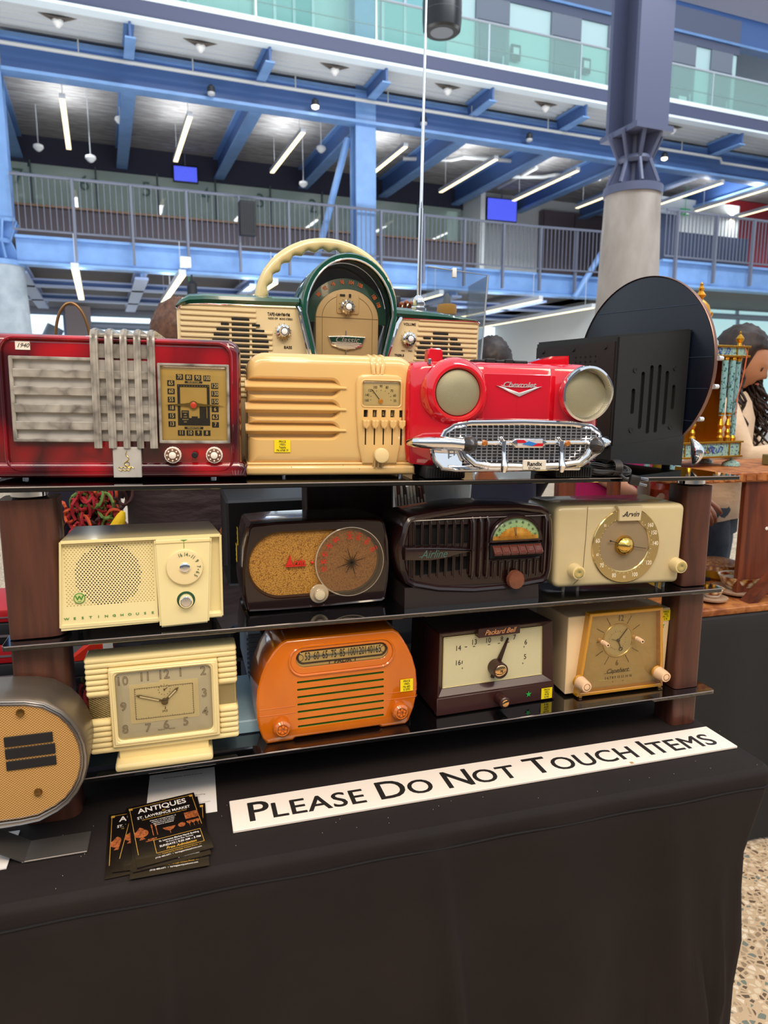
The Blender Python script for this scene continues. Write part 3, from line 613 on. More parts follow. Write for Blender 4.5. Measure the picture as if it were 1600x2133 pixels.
# ---------------- shared bits for radios ----------------
IV = mat('ivory bakelite', 'ecdca8', 0.28, coat=.4); IVD = mat('ivory shade', 'd8c48c', .4)
BK = mat('black paint', '111113', 0.5); BLK = mat('deep black void', '070606', .8)
INK = mat('black ink', '1b1714', .6); WHT = mat('white plastic label', 'efe6da', .5)
YEL = mat('yellow price sticker', 'f2d900', .6); GRN = mat('green foil star', '2aa54a', .35); RUB = mat('black rubber', '17171a', .7)
def sticker(parent, x, z, w_, h_, lines, y=-.001, rot=0, M=None):
    bm = N(); box(bm, x - w_ / 2, x + w_ / 2, y - .0006, y, z - h_ / 2, z + h_ / 2)
    if M: bmesh.ops.transform(bm, matrix=M, verts=bm.verts)
    s = obj('price_sticker', bm, YEL, parent); b2 = N(); n = len(lines)
    for i, l in enumerate(lines): text(b2, l, h_ * .24, (x, y - .0009, z + h_ * (.34 - .68 * i / max(1, n - 1))), ext=.0001, sx=.92 if i == 0 else .8)
    if M: bmesh.ops.transform(b2, matrix=M, verts=b2.verts)
    obj('lettering', b2, INK, s); return s
def knob(parent, x, z, r, h, mt, y=0, cap=None, name='knob', flute=None, dirv=None, tip=None):
    bm = N(); t = tip or r * .86
    lathe(bm, [(r, 0), (r, -h * .75), (r * .95, -h * .93), (t * .9, -h)], (x, y, z), 'y', 36, flute=flute)
    k = obj(name, bm, mt, parent)
    if cap: b2 = N(); lathe(b2, [(r * .62, -h), (r * .6, -h - .001), (r * .3, -h - .0004)], (x, y, z), 'y', 28); obj('knob_cap', b2, cap, k)
    return k

# 1 ---- red marbled radio ----
REDM = vor('red marbled resin', 'b80d18', '3c040a', 11, .10, 1.0, warp=.12, lohi=(.12, .66), three=('8a0a14', .4), stretch=(1, 1, .8))
GRYM = vor('grey marbled resin', 'b4b0a6', '5f5a55', 38, .3, .5, warp=.05, lohi=(.0, .9), three=('98938a', .5))
GRYL = vor('pale grey marbled resin', 'c6c3bc', '77726c', 26, .35, .4, warp=.07, lohi=(.0, 1.0), three=('b5b1aa', .6))
def red_radio():
    t = thing('table_radio', 'red marbled radio with grey louvre grille and square gold dial', 'radio', (-.262, 1.16, zs1(-.262) + .004), (0, R(1.1), R(-5)), 'vintage radios')
    bm = N(); body = rrect(-.014, .356, .012, .2125, [.004, .004, .02, .02], 6)
    shell(bm, body, fillet(0, .17, .014, 5, .012)); b = obj('cabinet', bm, REDM, t)
    bm = N(); shell(bm, rrect(-.022, .364, .0, .024, [.003, .003, .012, .012], 4), fillet(-.006, .172, .008)); obj('base_plinth', bm, REDM, t)
    bm = N(); ring(bm, rrect(.012, .344, .008, .208, .022, 6), rrect(.016, .340, .012, .204, .018, 6), -.006, .004, .0012)
    obj('front_moulding', bm, REDM, t)
    bm = N()
    for s in (0, 1):
        for k in range(4):
            x = (.3535 - .0035 * k) if s else (-.0115 + .0035 * k)
            tube(bm, [(x, .0105 - .0028 * k, .03 + .002 * k), (x, .0095 - .0028 * k, .185)], .0016, 6)
            a = [(x - (1 - 2 * s) * 0, .004, .185 + .004 * k + .0) for _ in (0,)]
        for k in range(5):
            xx = (.342 + .004 * k) if s else (-.002 - .004 * k); tube(bm, [(xx, -.007, .004), (xx + (.004 if s else -.004) * (k - 1.5) * .6, -.003, .019), (xx, .004, .0235)], .0013, 6)
    obj('corner_ribs', bm, REDM, t)
    bm = N(); ring(bm, rrect(.0255, .146, .0545, .1795, .002, 2), rrect(.031, .1455, .0595, .1745, .001, 2), -.008, .004, .001); obj('grille_frame', bm, GRYM, t)
    bm = N(); box(bm, .03, .228, -.0015, .003, .056, .177); obj('grille_back', bm, GRYL, t)
    for z0, z1 in ((.1485, .1612), (.123, .1362), (.0974, .1106), (.0721, .0852)):
        bm = N(); box(bm, .03, .227, -.0085, -.0013, z0, z1, .0012, seg=1); obj('grille_slat', bm, GRYM, t)
    for a, b_ in ((.139, .1497), (.1597, .1707), (.1808, .1905), (.2003, .2100), (.2195, .2303)):
        bm = N()
        path = [(-.0125, .046), (-.0125, .195), (-.0105, .212), (-.003, .2205), (.01, .2225), (.15, .2225), (.158, .21)]
        inner = [(-.004, .046), (-.004, .193), (-.002, .206), (.004, .2115), (.012, .2125), (.15, .2125), (.15, .205)]
        for x0_, x1_, dz in ((a, b_, 0), (a + (b_ - a) * .3, a + (b_ - a) * .7, .0016)):
            A = [(x0_, y - dz * .9, z + (dz if z > .2 else 0)) for y, z in path] + [(x0_, y, z) for y, z in inner[::-1]]
            loft(bm, [A, [(x1_, y, z) for _, y, z in A]], smooth=False)
        obj('grille_rib', bm, GRYM, t)
    bm = N(); box(bm, .139, .23, -.002, .004, .18, .2); box(bm, .139, .23, -.001, .15, .2095, .2165, .003); obj('grille_saddle', bm, GRYM, t)
    bm = N(); box(bm, .1642, .2052, -.0105, .002, .001, .0475, .0008, seg=1); bd = obj('badge_plate', bm, GRYL, t)
    bm = N(); pts = [(.1845 + .006 * math.sin(k * .55) * (1 - k / 26), -.0112, .012 + .0013 * k) for k in range(24)]; tube(bm, pts, .0005, 5)
    tube(bm, [(.1845 + .0035 * math.cos(a / 3) , -.0112, .022 + .0035 * math.sin(a / 3)) for a in range(19)], .0005, 5)
    for k in range(2): tube(bm, [(.172 + .0012 * j, -.0112, .0165 - .004 * k + .0012 * math.sin(j * 1.3 + k)) for j in range(20 - 6 * k)], .00045, 5)
    obj('gold_emblem', bm, GOLD, bd)
    bm = N(); ring(bm, rrect(.2325, .3385, .0535, .1745, .0015, 2), rrect(.2368, .3345, .058, .1705, .001, 2), -.009, .003, .001); d = obj('dial_frame', bm, GRYM, t)
    bm = N(); box(bm, .236, .335, -.003, .001, .057, .171); face = obj('dial_face', bm, mat('gold dial sheet', 'c9a95e', .35, .35, var=('d8bd78', 14)), t)
    bm = N()
    def tick(x, z, s, w_=.0105): box(bm, x - w_ / 2, x + w_ / 2, -.0036, -.0030, z - .0042, z + .0042); text(b3, s, .0085, (x, -.0038, z), ext=.0001, sx=.8)
    b3 = N()
    for k, s in enumerate(('70', '80', '90', '100')): tick(.2645 + .0135 * k, .1545 - .0004 * k, s)
    for k, s in enumerate(('65', '60', '55', '18', '15', '13')): tick(.2515, .145 - .0124 * k, s)
    for k, s in enumerate(('120', '130', '150', '6', '6.5', '7')): tick(.3165, .142 - .0119 * k, s)
    for k, s in enumerate(('11', '10', '9', '8')): tick(.265 + .0128 * k, .0695, s)
    box(bm, .272, .298, -.0036, -.003, .1455, .1485); text(b3, 'KILOCYCLES', .003, (.285, -.0038, .147), ext=.0001)
    box(bm, .270, .298, -.0036, -.003, .0755, .079); text(b3, 'MEGACYCLES', .0032, (.284, -.0038, .0772), ext=.0001)
    ring(bm, rrect(.2605, .3085, .081, .1435, .0005, 1), rrect(.2645, .3045, .0925, .1395, .0005, 1), -.0036, -.003)
    for (a, b_, c, e) in ((.266, .277, .082, .104), (.281, .29, .0815, .095), (.293, .3035, .0815, .11)): box(bm, a, b_, -.0037, -.003, c, e)
    for k in range(5): text(b3, ['POLICE', 'AIR', 'AND', 'FRANCE', 'USA'][k], .0024, (.2715, -.0039, .1015 - .0038 * k), ext=.0001)
    for k in range(12): box(b3, .2622 + .004 * k, .2632 + .004 * k, -.0038, -.0036, .141, .1415)
    obj('dial_print', bm, INK, face); obj('dial_numerals', b3, mat('dial cream print', 'e4cf92', .5), face)
    bm = N(); slab(bm, [(.243, .1125), (.27, .1105), (.284, .1085), (.298, .1105), (.33, .1115), (.30, .114), (.284, .1165), (.27, .1145)], -.0052, -.0042); p = obj('pointer', bm, GOLD, t)
    bm = N(); lathe(bm, [(.0068, -.004), (.0068, -.006)], (.2842, 0, .1122), 'y', 8); obj('pointer_rim', bm, GOLD, p)
    bm = N(); lathe(bm, [(.005, -.006), (.005, -.0075), (.003, -.0085)], (.2842, 0, .1122), 'y', 8); obj('pointer_hub', bm, mat('coral red', 'd84a34', .3), p)
    bm = N(); shell(bm, rrect(.2366, .3348, .0578, .1708, .003, 3), [(-.0088, .008), (-.0082, .003), (-.0068, 0)], cap1=False); obj('dial_lens', bm, glassy('clear lens', 'fbf6e8', .03), t)
    for x in (.2517, .314):
        bm = N(); lathe(bm, [(.0128, 0), (.0125, -.006), (.0118, -.008)], (x, -.004, .0355), 'y', 36, flute=.03); k = obj('knob', bm, WHT, t)
        bm = N(); lathe(bm, [(.0108, -.0122), (.0100, -.0135), (.006, -.0138)], (x, 0, .0355), 'y', 28); obj('knob_ring', bm, mat('bronze brown', '8a6450', .35, .4), k)
        bm = N(); lathe(bm, [(.0055, -.013), (.0052, -.016), (.003, -.017)], (x, 0, .0355), 'y', 20)
        for q in range(8): a = q * PI / 4; lathe(bm, [(.0014, -.0135), (.0012, -.0148)], (x + .0082 * math.cos(a), 0, .0355 + .0082 * math.sin(a)), 'y', 8)
        obj('knob_cap', bm, WHT, k)
    knob(t, .2846, .0359, .0048, .009, BK, -.004, name='jack')
    bm = N(); box(bm, .0345, .0545, -.0012, 0.002, .1885, .2005); s = obj('year_label', bm, WHT, t)
    bm = N(); text(bm, '1940', .0085, (.0445, -.0016, .1945), ext=.0001, shear=.4); obj('lettering', bm, INK, s)
    for x in (.03, .31):
        bm = N(); lathe(bm, [(.006, -.006), (.006, .001)], (x, .03, 0), 'z', 12); obj('foot', bm, CHR, t)
red_radio()

# 2 ---- cream radio ----
CRM = mat('butterscotch cream plastic', 'e2b872', 0.22, coat=.6, var=('dcb87a', 5))
def cream_radio():
    t = thing('table_radio', 'cream radio with long louvres, five slider keys and small dial', 'radio', (.104, 1.15, zs1(.104) + .0045), (0, R(1.1), R(-3.4)), 'vintage radios')
    bm = N(); body = rrect(.0, .2805, .015, .197, [.006, .006, .034, .03], 8)
    shell(bm, body, fillet(0, .155, .018, 6, .02)); b = obj('cabinet', bm, CRM, t)
    for zt, zb in ((.1585, .1267), (.1232, .0916), (.0880, .0585)):
        c = N(); h = zt - zb; o = rrect(-.02, .1500, zb, zt, [.001, .0145, .0145, .001], 6)
        shell(c, o, [(-.02, -.002), (-.001, -.002), (.004, .002), (.012, .004)]); cut(b, c)
        bm = N(); zm = (zt + zb) / 2
        for s in (0,): loft(bm, [[(-.003, .012, zm + .010), (-.003, -.0035, zm + .001), (-.003, -.0035, zm - .001), (-.003, .012, zm - .007)], [(.154, .012, zm + .010), (.161, -.003, zm + .0008), (.161, -.003, zm - .0008), (.154, .012, zm - .007)]], smooth=False)
        obj('louvre', bm, CRM, t)
    bm = N(); shell(bm, rrect(-.005, .2800, 0, .0165, [.003, .003, .005, .005], 3), fillet(-.006, .16, .006)); shell(bm, rrect(-.002, .2795, .016, .021, .002, 2), fillet(-.002, .155, .003)); obj('base_plinth', bm, CRM, t)
    # control bezel
    pan = [(.1885, .019), (.2475, .019), (.2530, .05), (.2555, .11), (.2560, .152), (.2530, .161), (.2460, .1655), (.216, .167), (.186, .1655), (.1790, .161), (.1760, .152), (.1765, .11), (.1810, .05)]
    bm = N(); shell(bm, pan, [(-.006, .004), (-.005, .0015), (-.003, 0), (.004, 0)]); p = obj('control_panel', bm, CRM, t)
    c = N(); shell(c, rrect(.1852, .2525, .1132, .1565, .005, 4), [(-.02, 0), (-.001, 0)]); cut(p, c)
    for k in range(5):
        c = N(); x = .1925 + .0152 * k; box(c, x - .0012, x + .0012, -.02, -.0005, .0505, .083); box(c, x - .0036, x + .0036, -.02, -.0005, .0965, .1083); cut(p, c)
    bm = N()
    for k in range(5): x = .1925 + .0152 * k; box(bm, x - .003, x + .003, -.0008, .001, .05, .1085)
    obj('slots_void', bm, BLK, p)
    bm = N(); box(bm, .184, .2535, -.0012, .0, .112, .158); f = obj('dial_face', bm, mat('silver gold dial', 'd8c898', .35, .2), t)
    bm = N()
    for k in range(3): text(bm, ['TREBLE', 'BASS', 'TONE'][k], .0032, (.2078 + .0152 * k, -.0009 , .1025), right=(0, 0, -1), up=(1, 0, 0), ext=.0001)
    obj('tone_labels', bm, mat('dial cream print'), p)
    b3 = N()
    for k, s in enumerate(('160', '140', '120', '100', '90', '80', '70', '60', '55')):
        a = R(188 - 24.5 * k); x = .2185 + .0245 * math.cos(a); z = .1265 + .0205 * math.sin(a); text(b3, s, .0062, (x, -.0016, z), right=(1, 0, 0), ext=.0001, sx=.8)
        line(b3, (.2185 + .0185 * math.cos(a), .1265 + .0150 * math.sin(a)), (.2185 + .0165 * math.cos(a), .1265 + .0132 * math.sin(a)), .0006, -.0013, th=.0002)
    line(b3, (.218, .123), (.2035, .1415), .0009, -.002); obj('dial_print', b3, INK, f)
    bm = N(); lathe(bm, [(.0038, -.0012), (.0038, -.0035), (.002, -.0042)], (.218, 0, .1228), 'y', 20); obj('pointer_pin', bm, mat('amber pin', 'c98a28', .3), f)
    bm = N(); ring(bm, rrect(.1838, .2540, .1118, .1580, .0062, 4), rrect(.1865, .2512, .1145, .1552, .005, 4), -.0072, -.004, .0012); obj('dial_rim', bm, CRM, p)
    bm = N(); shell(bm, rrect(.186, .2518, .1138, .1558, .005, 4), [(-.0070, .009), (-.0064, .004), (-.0045, 0)], cap1=False); obj('dial_lens', bm, glassy('clear lens'), t)
    for k in range(5):
        x = .1925 + .0152 * k; bm = N()
        shell(bm, [(x - .0062, .0920), (x - .0062, .084), (x - .004, .079), (x, .0770), (x + .004, .079), (x + .0062, .084), (x + .0062, .0920)], [(-.0145, .0022), (-.0135, .0008), (-.006, 0)])
        box(bm, x - .0007, x + .0007, -.0155, -.014, .0775, .0915)
        obj('slider_key', bm, CRM, t)
    bm = N(); loft(bm, [[(.2042 + dx, -.004, .012) for dx in (0, .0212)] + [(.2232, -.013, .03), (.2062, -.013, .03)], [(.2042 + dx, .0, .012) for dx in (0, .0212)] + [(.2232, .0, .034), (.2062, .0, .034)]], smooth=False)
    for x in (.2085, .2148, .2212): tube(bm, [(x, -.0075, .013), (x, -.012, .028)], .0016, 6)
    obj('knob_bracket', bm, CRM, t)
    knob(t, .2185, .0335, .0125, .012, mat('pale ivory knob', 'e8cf98', .4, coat=.2), -.008)
    bm = N(); lathe(bm, [(.021, 0), (.021, .01), (.018, .0135), (.008, .014)], (.278, .062, .1245), 'x', 32); obj('side_knob', bm, CRM, t)
    bm = N()
    for k, x in enumerate((.2020, .2125, .2230)):
        tube(bm, [(x + (.0022 - .0022 * k) * 0, .10, .1965), (x, .03, .1970), (x, .012, .1945), (x, .004, .188), (x + (.213 - x) * .2, -.0005, .178), (x + (.213 - x) * .35, -.0015, .166)], .0036, 8)
    obj('waterfall_ribs', bm, CRM, t)
    sticker(t, .0555, .0478, .026, .0205, ['PRICE', "1930's", 'Teledia', 'Mx 6768 19'])
    for x in (.06, .26): bm = N(); lathe(bm, [(.004, -.006), (.004, .001)], (x, .02, 0), 'z', 10); obj('foot', bm, CHR, t)
    bm = N()
    for x, z in ((.07, .014), (.155, .0165), (.183, .0105)): lathe(bm, [(.0006, -.0062), (.0003, -.0066)], (x, 0, z), 'y', 6)
    obj('chips', bm, INK, t)
cream_radio()

# 3 ---- red car-front radio ----
CARR = mat('car red gloss', 'd00a20', 0.12, coat=1.0)
MESH = weave('bronze speaker mesh', 'b8b496', '6e6b54', 2600, 2600, .42, .45, .3)
def car_radio():
    t = thing('novelty_radio', 'red radio shaped like a 1950s car front with chrome bumper', 'radio', (.36, 1.09, zs1(.36) - .008), (0, R(1.1), R(-4)), 'vintage radios')
    bm = N()
    # body swept in x with fender bulges
    rings = []
    xs = [.0, .004, .012, .03, .05, .078, .106, .118, .128, .14, .19, .236, .248, .258, .27, .303, .326, .338, .345, .349]
    for x in xs:
        fend = max(math.exp(-((x - .075) / .042) ** 2), math.exp(-((x - .300) / .042) ** 2))
        ed = min(1, min(x, .349 - x) / .02); ed = math.sqrt(max(0, 1 - (1 - ed) ** 2))
        top = .185 + .020 * ed + .0005 * fend - .002 * (abs(x - .19) / .16) ** 2; yf = .028 - .030 * fend - .008 * (1 if .128 <= x <= .248 else 0); yf = yf + .02 * (1 - ed)
        bot = .03 + .02 * (1 - ed); yb = .15 - .02 * (1 - ed)
        rings.append([(x, yf + .012, bot), (x, yf + .002, bot + .02), (x, yf, .10), (x, yf, .15), (x, yf + .001, top - .022), (x, yf + .006, top - .010), (x, yf + .016, top - .003), (x, yf + .034, top), (x, .09, top + .002), (x, yb - .02, top - .004), (x, yb, top - .03), (x, yb, .06), (x, yb - .01, bot), (x, .07, bot - .002)])
    loft(bm, rings); b = obj('body_shell', bm, CARR, t, 50)
    for x, z, r in ((.0779, .1515, .041), (.3025, .1525, .038)):
        c = N(); lathe(c, [(r, -.04), (r, .006), (r * .8, .008)], (x, 0, z), 'y', 48); cut(b, c)
    # headlight surrounds
    bm = N()
    lathe(bm, [(.058, .018), (.0555, .007), (.0505, -.002), (.0450, -.0075), (.0410, -.0080), (.0385, -.003), (.0375, .004)], (.0779, 0, .1515), 'y', 48, cap=False); obj('headlight_hood', bm, CARR, t)
    bm = N(); n = 48; pr = [(.042, .008), (.0445, -.002), (.043, -.012), (.0395, -.013), (.0375, -.008), (.0365, .003)]
    rings = []
    for r, h in pr:
        rings.append([(.3025 + r * math.cos(a) * (1.0 + .10 * max(0, math.cos(a)) ** 2), h - .010 * max(0, math.sin(a + .3)), .1525 + (r * math.sin(a)) * (1.05 + .05 * max(0, math.sin(a)))) for a in (2 * PI * k / n for k in range(n))])
    loft(bm, rings, False, False); obj('headlight_ring', bm, CHR, t)
    for x, z, r in ((.0779, .1515, .0378), (.3030, .1528, .0410)):
        bm = N(); lathe(bm, [(r, .002), (r * .98, -.002), (r * .7, -.006), (r * .3, -.0075)], (x, 0, z), 'y', 48); obj('headlight_speaker', bm, MESH, t)
    bm = N(); shell(bm, rrect(.1277, .2488, .1077, .1845, .002, 2), [(.0145, .001), (.0155, 0), (.03, 0)]); box(bm, .1879, .1885, .0142, .0155, .108, .184); obj('cassette_door', bm, mat('car red door', 'c40c26', .14, coat=1.0), t)
    bm = N(); slab(bm, [(.1495, .1648), (.191, .150), (.2315, .1648), (.220, .1628), (.191, .1535), (.161, .1628)][::1], .0115, .0145, .0008); slab(bm, [(.1495, .1650), (.191, .1470), (.2315, .1650), (.191, .1530)], .0118, .0145, .0006); v = obj('v_emblem', bm, mat('bright silver', 'e6e6e8', .2, .6), t)
    bm = N(); text(bm, 'Chevrolet', .0125, (.1895, .0125, .1665), ext=.0007, shear=.35, sx=1.15, bold=.01); tube(bm, [(.158, .0125, .1655), (.168, .0125, .1635), (.2, .0125, .1632), (.2215, .0125, .1645)], .0004, 5); obj('script_lettering', bm, mat('bright silver'), v)
    # grille
    go = [(.060, .060), (.072, .036), (.10, .031), (.28, .031), (.312, .036), (.332, .060), (.338, .078), (.330, .092), (.312, .0995), (.27, .1015), (.12, .1015), (.078, .099), (.060, .091), (.052, .076)]
    bm = N(); slab(bm, go, -.004, .03); obj('grille_back', bm, mat('grille grey', '4f4f50', .5, .4), t)
    bm = N()
    for k in range(13): z = .037 + .0052 * k; wx = .012 * (abs(z - .066) / .035) ** 3; box(bm, .062 + wx, .328 - wx, -.0075, -.0045, z - .0009, z + .0009)
    for k in range(29): x = .064 + .0094 * k; box(bm, x - .0012, x + .0012, -.0078, -.0045, .036 + (.008 if k in (0, 28) else 0), .0985 - (.008 if k in (0, 28) else 0))
    obj('grille_grid', bm, mat('satin chrome', 'cfcfd2', .22, .9), t)
    bm = N(); pts = [(.052, -.002, .074), (.058, -.004, .088), (.072, -.006, .098), (.10, -.007, .1025), (.19, -.008, .1045), (.28, -.007, .1030), (.316, -.006, .0985), (.333, -.004, .0885), (.338, -.002, .076)]; tube(bm, pts, .0052, 10); obj('grille_rim', bm, CHR, t)
    # bumper
    bm = N()
    for s, ends in ((1, [(.006, .030, .068), (.010, .004, .070), (.035, -.014, .0705), (.062, -.020, .0705), (.088, -.022, .068)]), (0, [(.353, .030, .072), (.350, .004, .073), (.343, -.010, .073), (.330, -.018, .072), (.315, -.021, .071)])):
        tube(bm, ends, .009, 12, rs=[.006, .009, .0105, .0105, .0095])
    tube(bm, [(.082, -.018, .066), (.088, -.021, .050), (.104, -.023, .037), (.13, -.024, .0335), (.19, -.025, .0325), (.25, -.024, .034), (.288, -.023, .0385), (.305, -.021, .050), (.314, -.018, .066)], .0062, 10)
    tube(bm, [(.098, -.010, .070), (.19, -.014, .0715), (.312, -.010, .0725)], .0045, 10)
    obj('bumper', bm, CHR, t)
    for x in (.0932, .3208): bm = N(); lathe(bm, [(.010, .0), (.015, -.012), (.0145, -.019)], (x, -.006, .068), 'y', 28); obj('bumper_guard', bm, CHR, t)
    for x in (.0932, .3208): bm = N(); lathe(bm, [(.0140, -.0245), (.0125, -.028), (.007, -.036), (.0012, -.0415)], (x, 0, .068), 'y', 28, flute=.02); obj('bumper_bullet', bm, mat('black brown bullet', '2a2422', .3, coat=.4), t)
    for x in (.153, .256):
        bm = N(); tube(bm, [(x, -.010, .078), (x, -.022, .072), (x, -.024, .058), (x, -.027, .045), (x, -.031, .034), (x, -.028, .024)], .005, 10, rs=[.004, .005, .0035, .004, .0068, .004]); obj('bumper_post', bm, CHR, t)
    for x in (.1227, .2708): bm = N(); lathe(bm, [(.0055, -.012), (.005, -.0165), (.003, -.018)], (x, 0, .0705), 'y', 16); obj('amber_lamp', bm, mat('amber lens', 'a8641c', .2, coat=.6), t)
    bm = N(); slab(bm, [(.166, .0725), (.176, .063), (.222, .063), (.232, .0725), (.222, .0785), (.176, .0785)], -.0215, -.012, .0015); e = obj('badge_bezel', bm, CHR, t)
    bm = N(); slab(bm, [(.178, .066), (.222, .066), (.222, .0765), (.178, .0765)], -.0225, -.0212); obj('badge_field', bm, mat('badge silver', 'd8d8dc', .3, .3), e)
    bm = N(); slab(bm, [(.177, .0715), (.196, .0715), (.188, .0765), (.176, .0765)], -.0232, -.0224); slab(bm, [(.203, .066), (.223, .066), (.223, .071), (.205, .071)], -.0232, -.0224); obj('badge_red', bm, mat('badge red', 'c01828', .3), e)
    bm = N(); slab(bm, [(.186, .0695), (.203, .0665), (.212, .0705), (.197, .0745)], -.0236, -.0224); obj('badge_blue', bm, mat('badge blue', '2a78c8', .3), e)
    bm = N(); box(bm, .1848, .2258, -.0335, -.029, .0275, .0440, .0008, seg=1); p = obj('licence_plate', bm, mat('plate cream', 'd8d2c4', .4), t)
    bm = N(); text(bm, 'Randix', .0095, (.2045, -.0339, .0375), ext=.0002, bold=.02); text(bm, "57-Chevy", .0055, (.2045, -.0339, .0305), ext=.0002); obj('lettering', bm, INK, p)
    bm = N(); box(bm, .06, .30, -.014, .02, .0235, .034, .004); tube(bm, [(.035, -.002, .062), (.040, -.008, .040), (.052, -.013, .028), (.075, -.015, .0255), (.15, -.017, .026), (.24, -.017, .028), (.30, -.014, .034), (.335, -.008, .055)], .0035, 8); loft(bm, [[(.036, .0, .060), (.044, -.010, .030), (.085, -.014, .028), (.088, -.008, .058)], [(.036, .02, .060), (.044, .02, .030), (.085, .02, .028), (.088, .02, .058)]], smooth=False); obj('chrome_valance', bm, CHR, t)
    # top pieces
    bm = N(); shell(bm, rrect(.034, .060, .198, .2235, [.002, .002, .006, .006], 3), [(.03, .002), (.032, 0), (.05, .0), (.052, .002)]); obj('handle_stub', bm, CARR, t)
    bm = N(); box(bm, .033, .0385, .022, .03, .196, .206, .001, seg=1); obj('switch', bm, CHR, t)
    bm = N(); loft(bm, [[(.22, .06, .204), (.235, .055, .209), (.262, .05, .2175), (.296, .05, .2195), (.297, .05, .204)], [(.22, .085, .204), (.235, .085, .209), (.262, .085, .2175), (.296, .085, .2195), (.297, .085, .204)]], smooth=False); obj('handle_stub', bm, CARR, t)
    for k, (a, b_) in enumerate(((.120, .1405), (.1415, .159), (.160, .176), (.177, .192), (.193, .218))):
        bm = N(); box(bm, a, b_, .045, .07, .200, .2075 + (.003 if k in (1, 3) else .001), .0015, seg=1); obj('tape_button', bm, BK, t)
    for x in (.065, .30):
        bm = N(); box(bm, x - .035, x + .035, .01, .10, .0085, .03, .003); 
        for k in range(14): tube(bm, [(x - .03 + .0046 * k, .0085, .011), (x - .03 + .0046 * k, .0085, .027)], .0012, 5)
        obj('foot', bm, RUB, t)
car_radio()

# 4 ---- black box with large disc ----
def disc_cabinet():
    M0 = Vector((.806, 1.19, zs1(.86) + .018))
    t = thing('jukebox_speaker', 'black metal cabinet with slotted side and tall round disc', 'radio', tuple(M0), (0, R(1.1), R(10.8)), 'vintage radios')
    wS, dB, h0, h1 = .200, .243, .243, .262   # side width, depth left-away
    # local x along the slotted side, y away; front disc stands at x = wS
    P = [(0, 0, 0), (wS, 0, -.012), (wS, 0, h1 + .004), (0, 0, h0)]
    bm = N(); A = P; B = [(x, dB, z) for x, _, z in P]
    tb = N(); loft(tb, [A, B], smooth=False); bmesh.ops.bevel(tb, geom=tb.edges[:], offset=.004, segments=2, affect='EDGES'); merge(bm, tb)
    CAB = mat('black powder coat', '1d1f20', .5, bump=(500, .12)); b = obj('cabinet', bm, CAB, t)
    c = N()
    for x, z, h in ((.049, .118, .05), (.072, .120, .112), (.0945, .122, .135), (.1165, .124, .135), (.1385, .126, .108), (.160, .128, .05)):
        shell(c, rrect(x - .0048, x + .0048, z - h / 2, z + h / 2, .0046, 4), [(-.01, 0), (.006, 0)])
    cut(b, c, mat('slot void', '020203', .9))
    bm = N(); loft(bm, [[(-.0005, -.0012, .031), (wS, -.0012, .050), (wS, -.0012, -.012), (-.0005, -.0012, -.0005)], [(-.0005, .004, .031), (wS, .004, .050), (wS, .004, -.012), (-.0005, .004, -.0005)]], smooth=False); obj('lower_skirt', bm, CAB, t)
    bm = N()
    for x, z in ((.049, .178), (.049, .062), (.158, .186), (.158, .068)): lathe(bm, [(.005, -.0005), (.0045, -.002), (.002, -.0015)], (x, 0, z), 'y', 16)
    obj('screws', bm, mat('dark screw', '2c2e30', .4, .5), t)
    # back panel (faces the left)
    BP = mat('brown black back panel', '1e1315', .45); bm = N()
    tb = N(); box(tb, -.003, 0.001, .006, dB - .006, .03, h0 - .012); merge(bm, tb)
    bp = obj('back_panel', bm, BP, t); bm = N()
    for y in (.03, .12, .215):
        lathe(bm, [(.0045, -.003), (.004, -.0055), (.002, -.0055)], (0, y, h0 - .022 if True else 0), 'x', 12)
    lathe(bm, [(.0045, -.003), (.004, -.0055)], (0, .012, .115), 'x', 12); lathe(bm, [(.0045, -.003), (.004, -.0055)], (0, .012, .03), 'x', 12)
    obj('screws', bm, mat('dark screw'), bp); bm = N()
    for a in range(5):
        for c_ in range(4): lathe(bm, [(.0022, -.0032), (.0022, -.0036)], (0, .055 + .014 * a, .205 - .010 * c_), 'x', 8)
    obj('vent_holes', bm, mat('slot void'), bp)
    # disc
    cy, cz, r = .135, .193, .192
    bm = N(); lathe(bm, [(r - .002, 0), (r, .001), (r, .006), (r - .002, .007)], (wS + .002, cy, cz), 'x', 96); d = obj('round_disc', bm, mat('navy black gloss disc', '060f1c', .3), t)
    bm = N(); lathe(bm, [(r + .0005, -.0012), (r + .0016, 0), (r + .0016, .007), (r + .0005, .0082), (r - .001, .0082), (r - .001, -.0012)], (wS + .002, cy, cz), 'x', 96, cap=False); obj('copper_rim', bm, mat('copper rim', '8a6a60', .3, .7), d)
    bm = N()
    for z in (.318, .212, .150, .085): yy = math.sqrt(max(0, (r - .004) ** 2 - (z - cz) ** 2)); tube(bm, [(wS + .0012, cy - yy, z - .004), (wS + .0012, cy + yy, z + .002)], .0005, 5)
    obj('seam_lines', bm, mat('seam silver blue', '4d5f74', .3, .4), d)
    bm = N()
    for z in (.205, .15, .085): lathe(bm, [(.005, 0), (.005, .012)], (wS + .006, cy - math.sqrt(r * r - (z - cz) ** 2) - .004, z), 'x', 10)
    obj('clips', bm, mat('bright silver'), d)
    bm = N(); tube(bm, [(wS + .004 + .001 * k, -.016 - .014 * math.sin(PI * k / 10), .045 - .0055 * k) for k in range(11)], .011, 12, rs=[.002 + .011 * math.sin(PI * k / 10) for k in range(11)]); obj('chrome_trim', bm, CHR, t)
    for x, y in ((.02, .02), (wS - .022, .02), (.02, dB - .03), (wS - .022, dB - .03)):
        bm = N(); lathe(bm, [(.008, -.017 - .0), (.009, .0)], (x, y, -.001), 'z', 14); obj('foot', bm, RUB, t)
disc_cabinet()
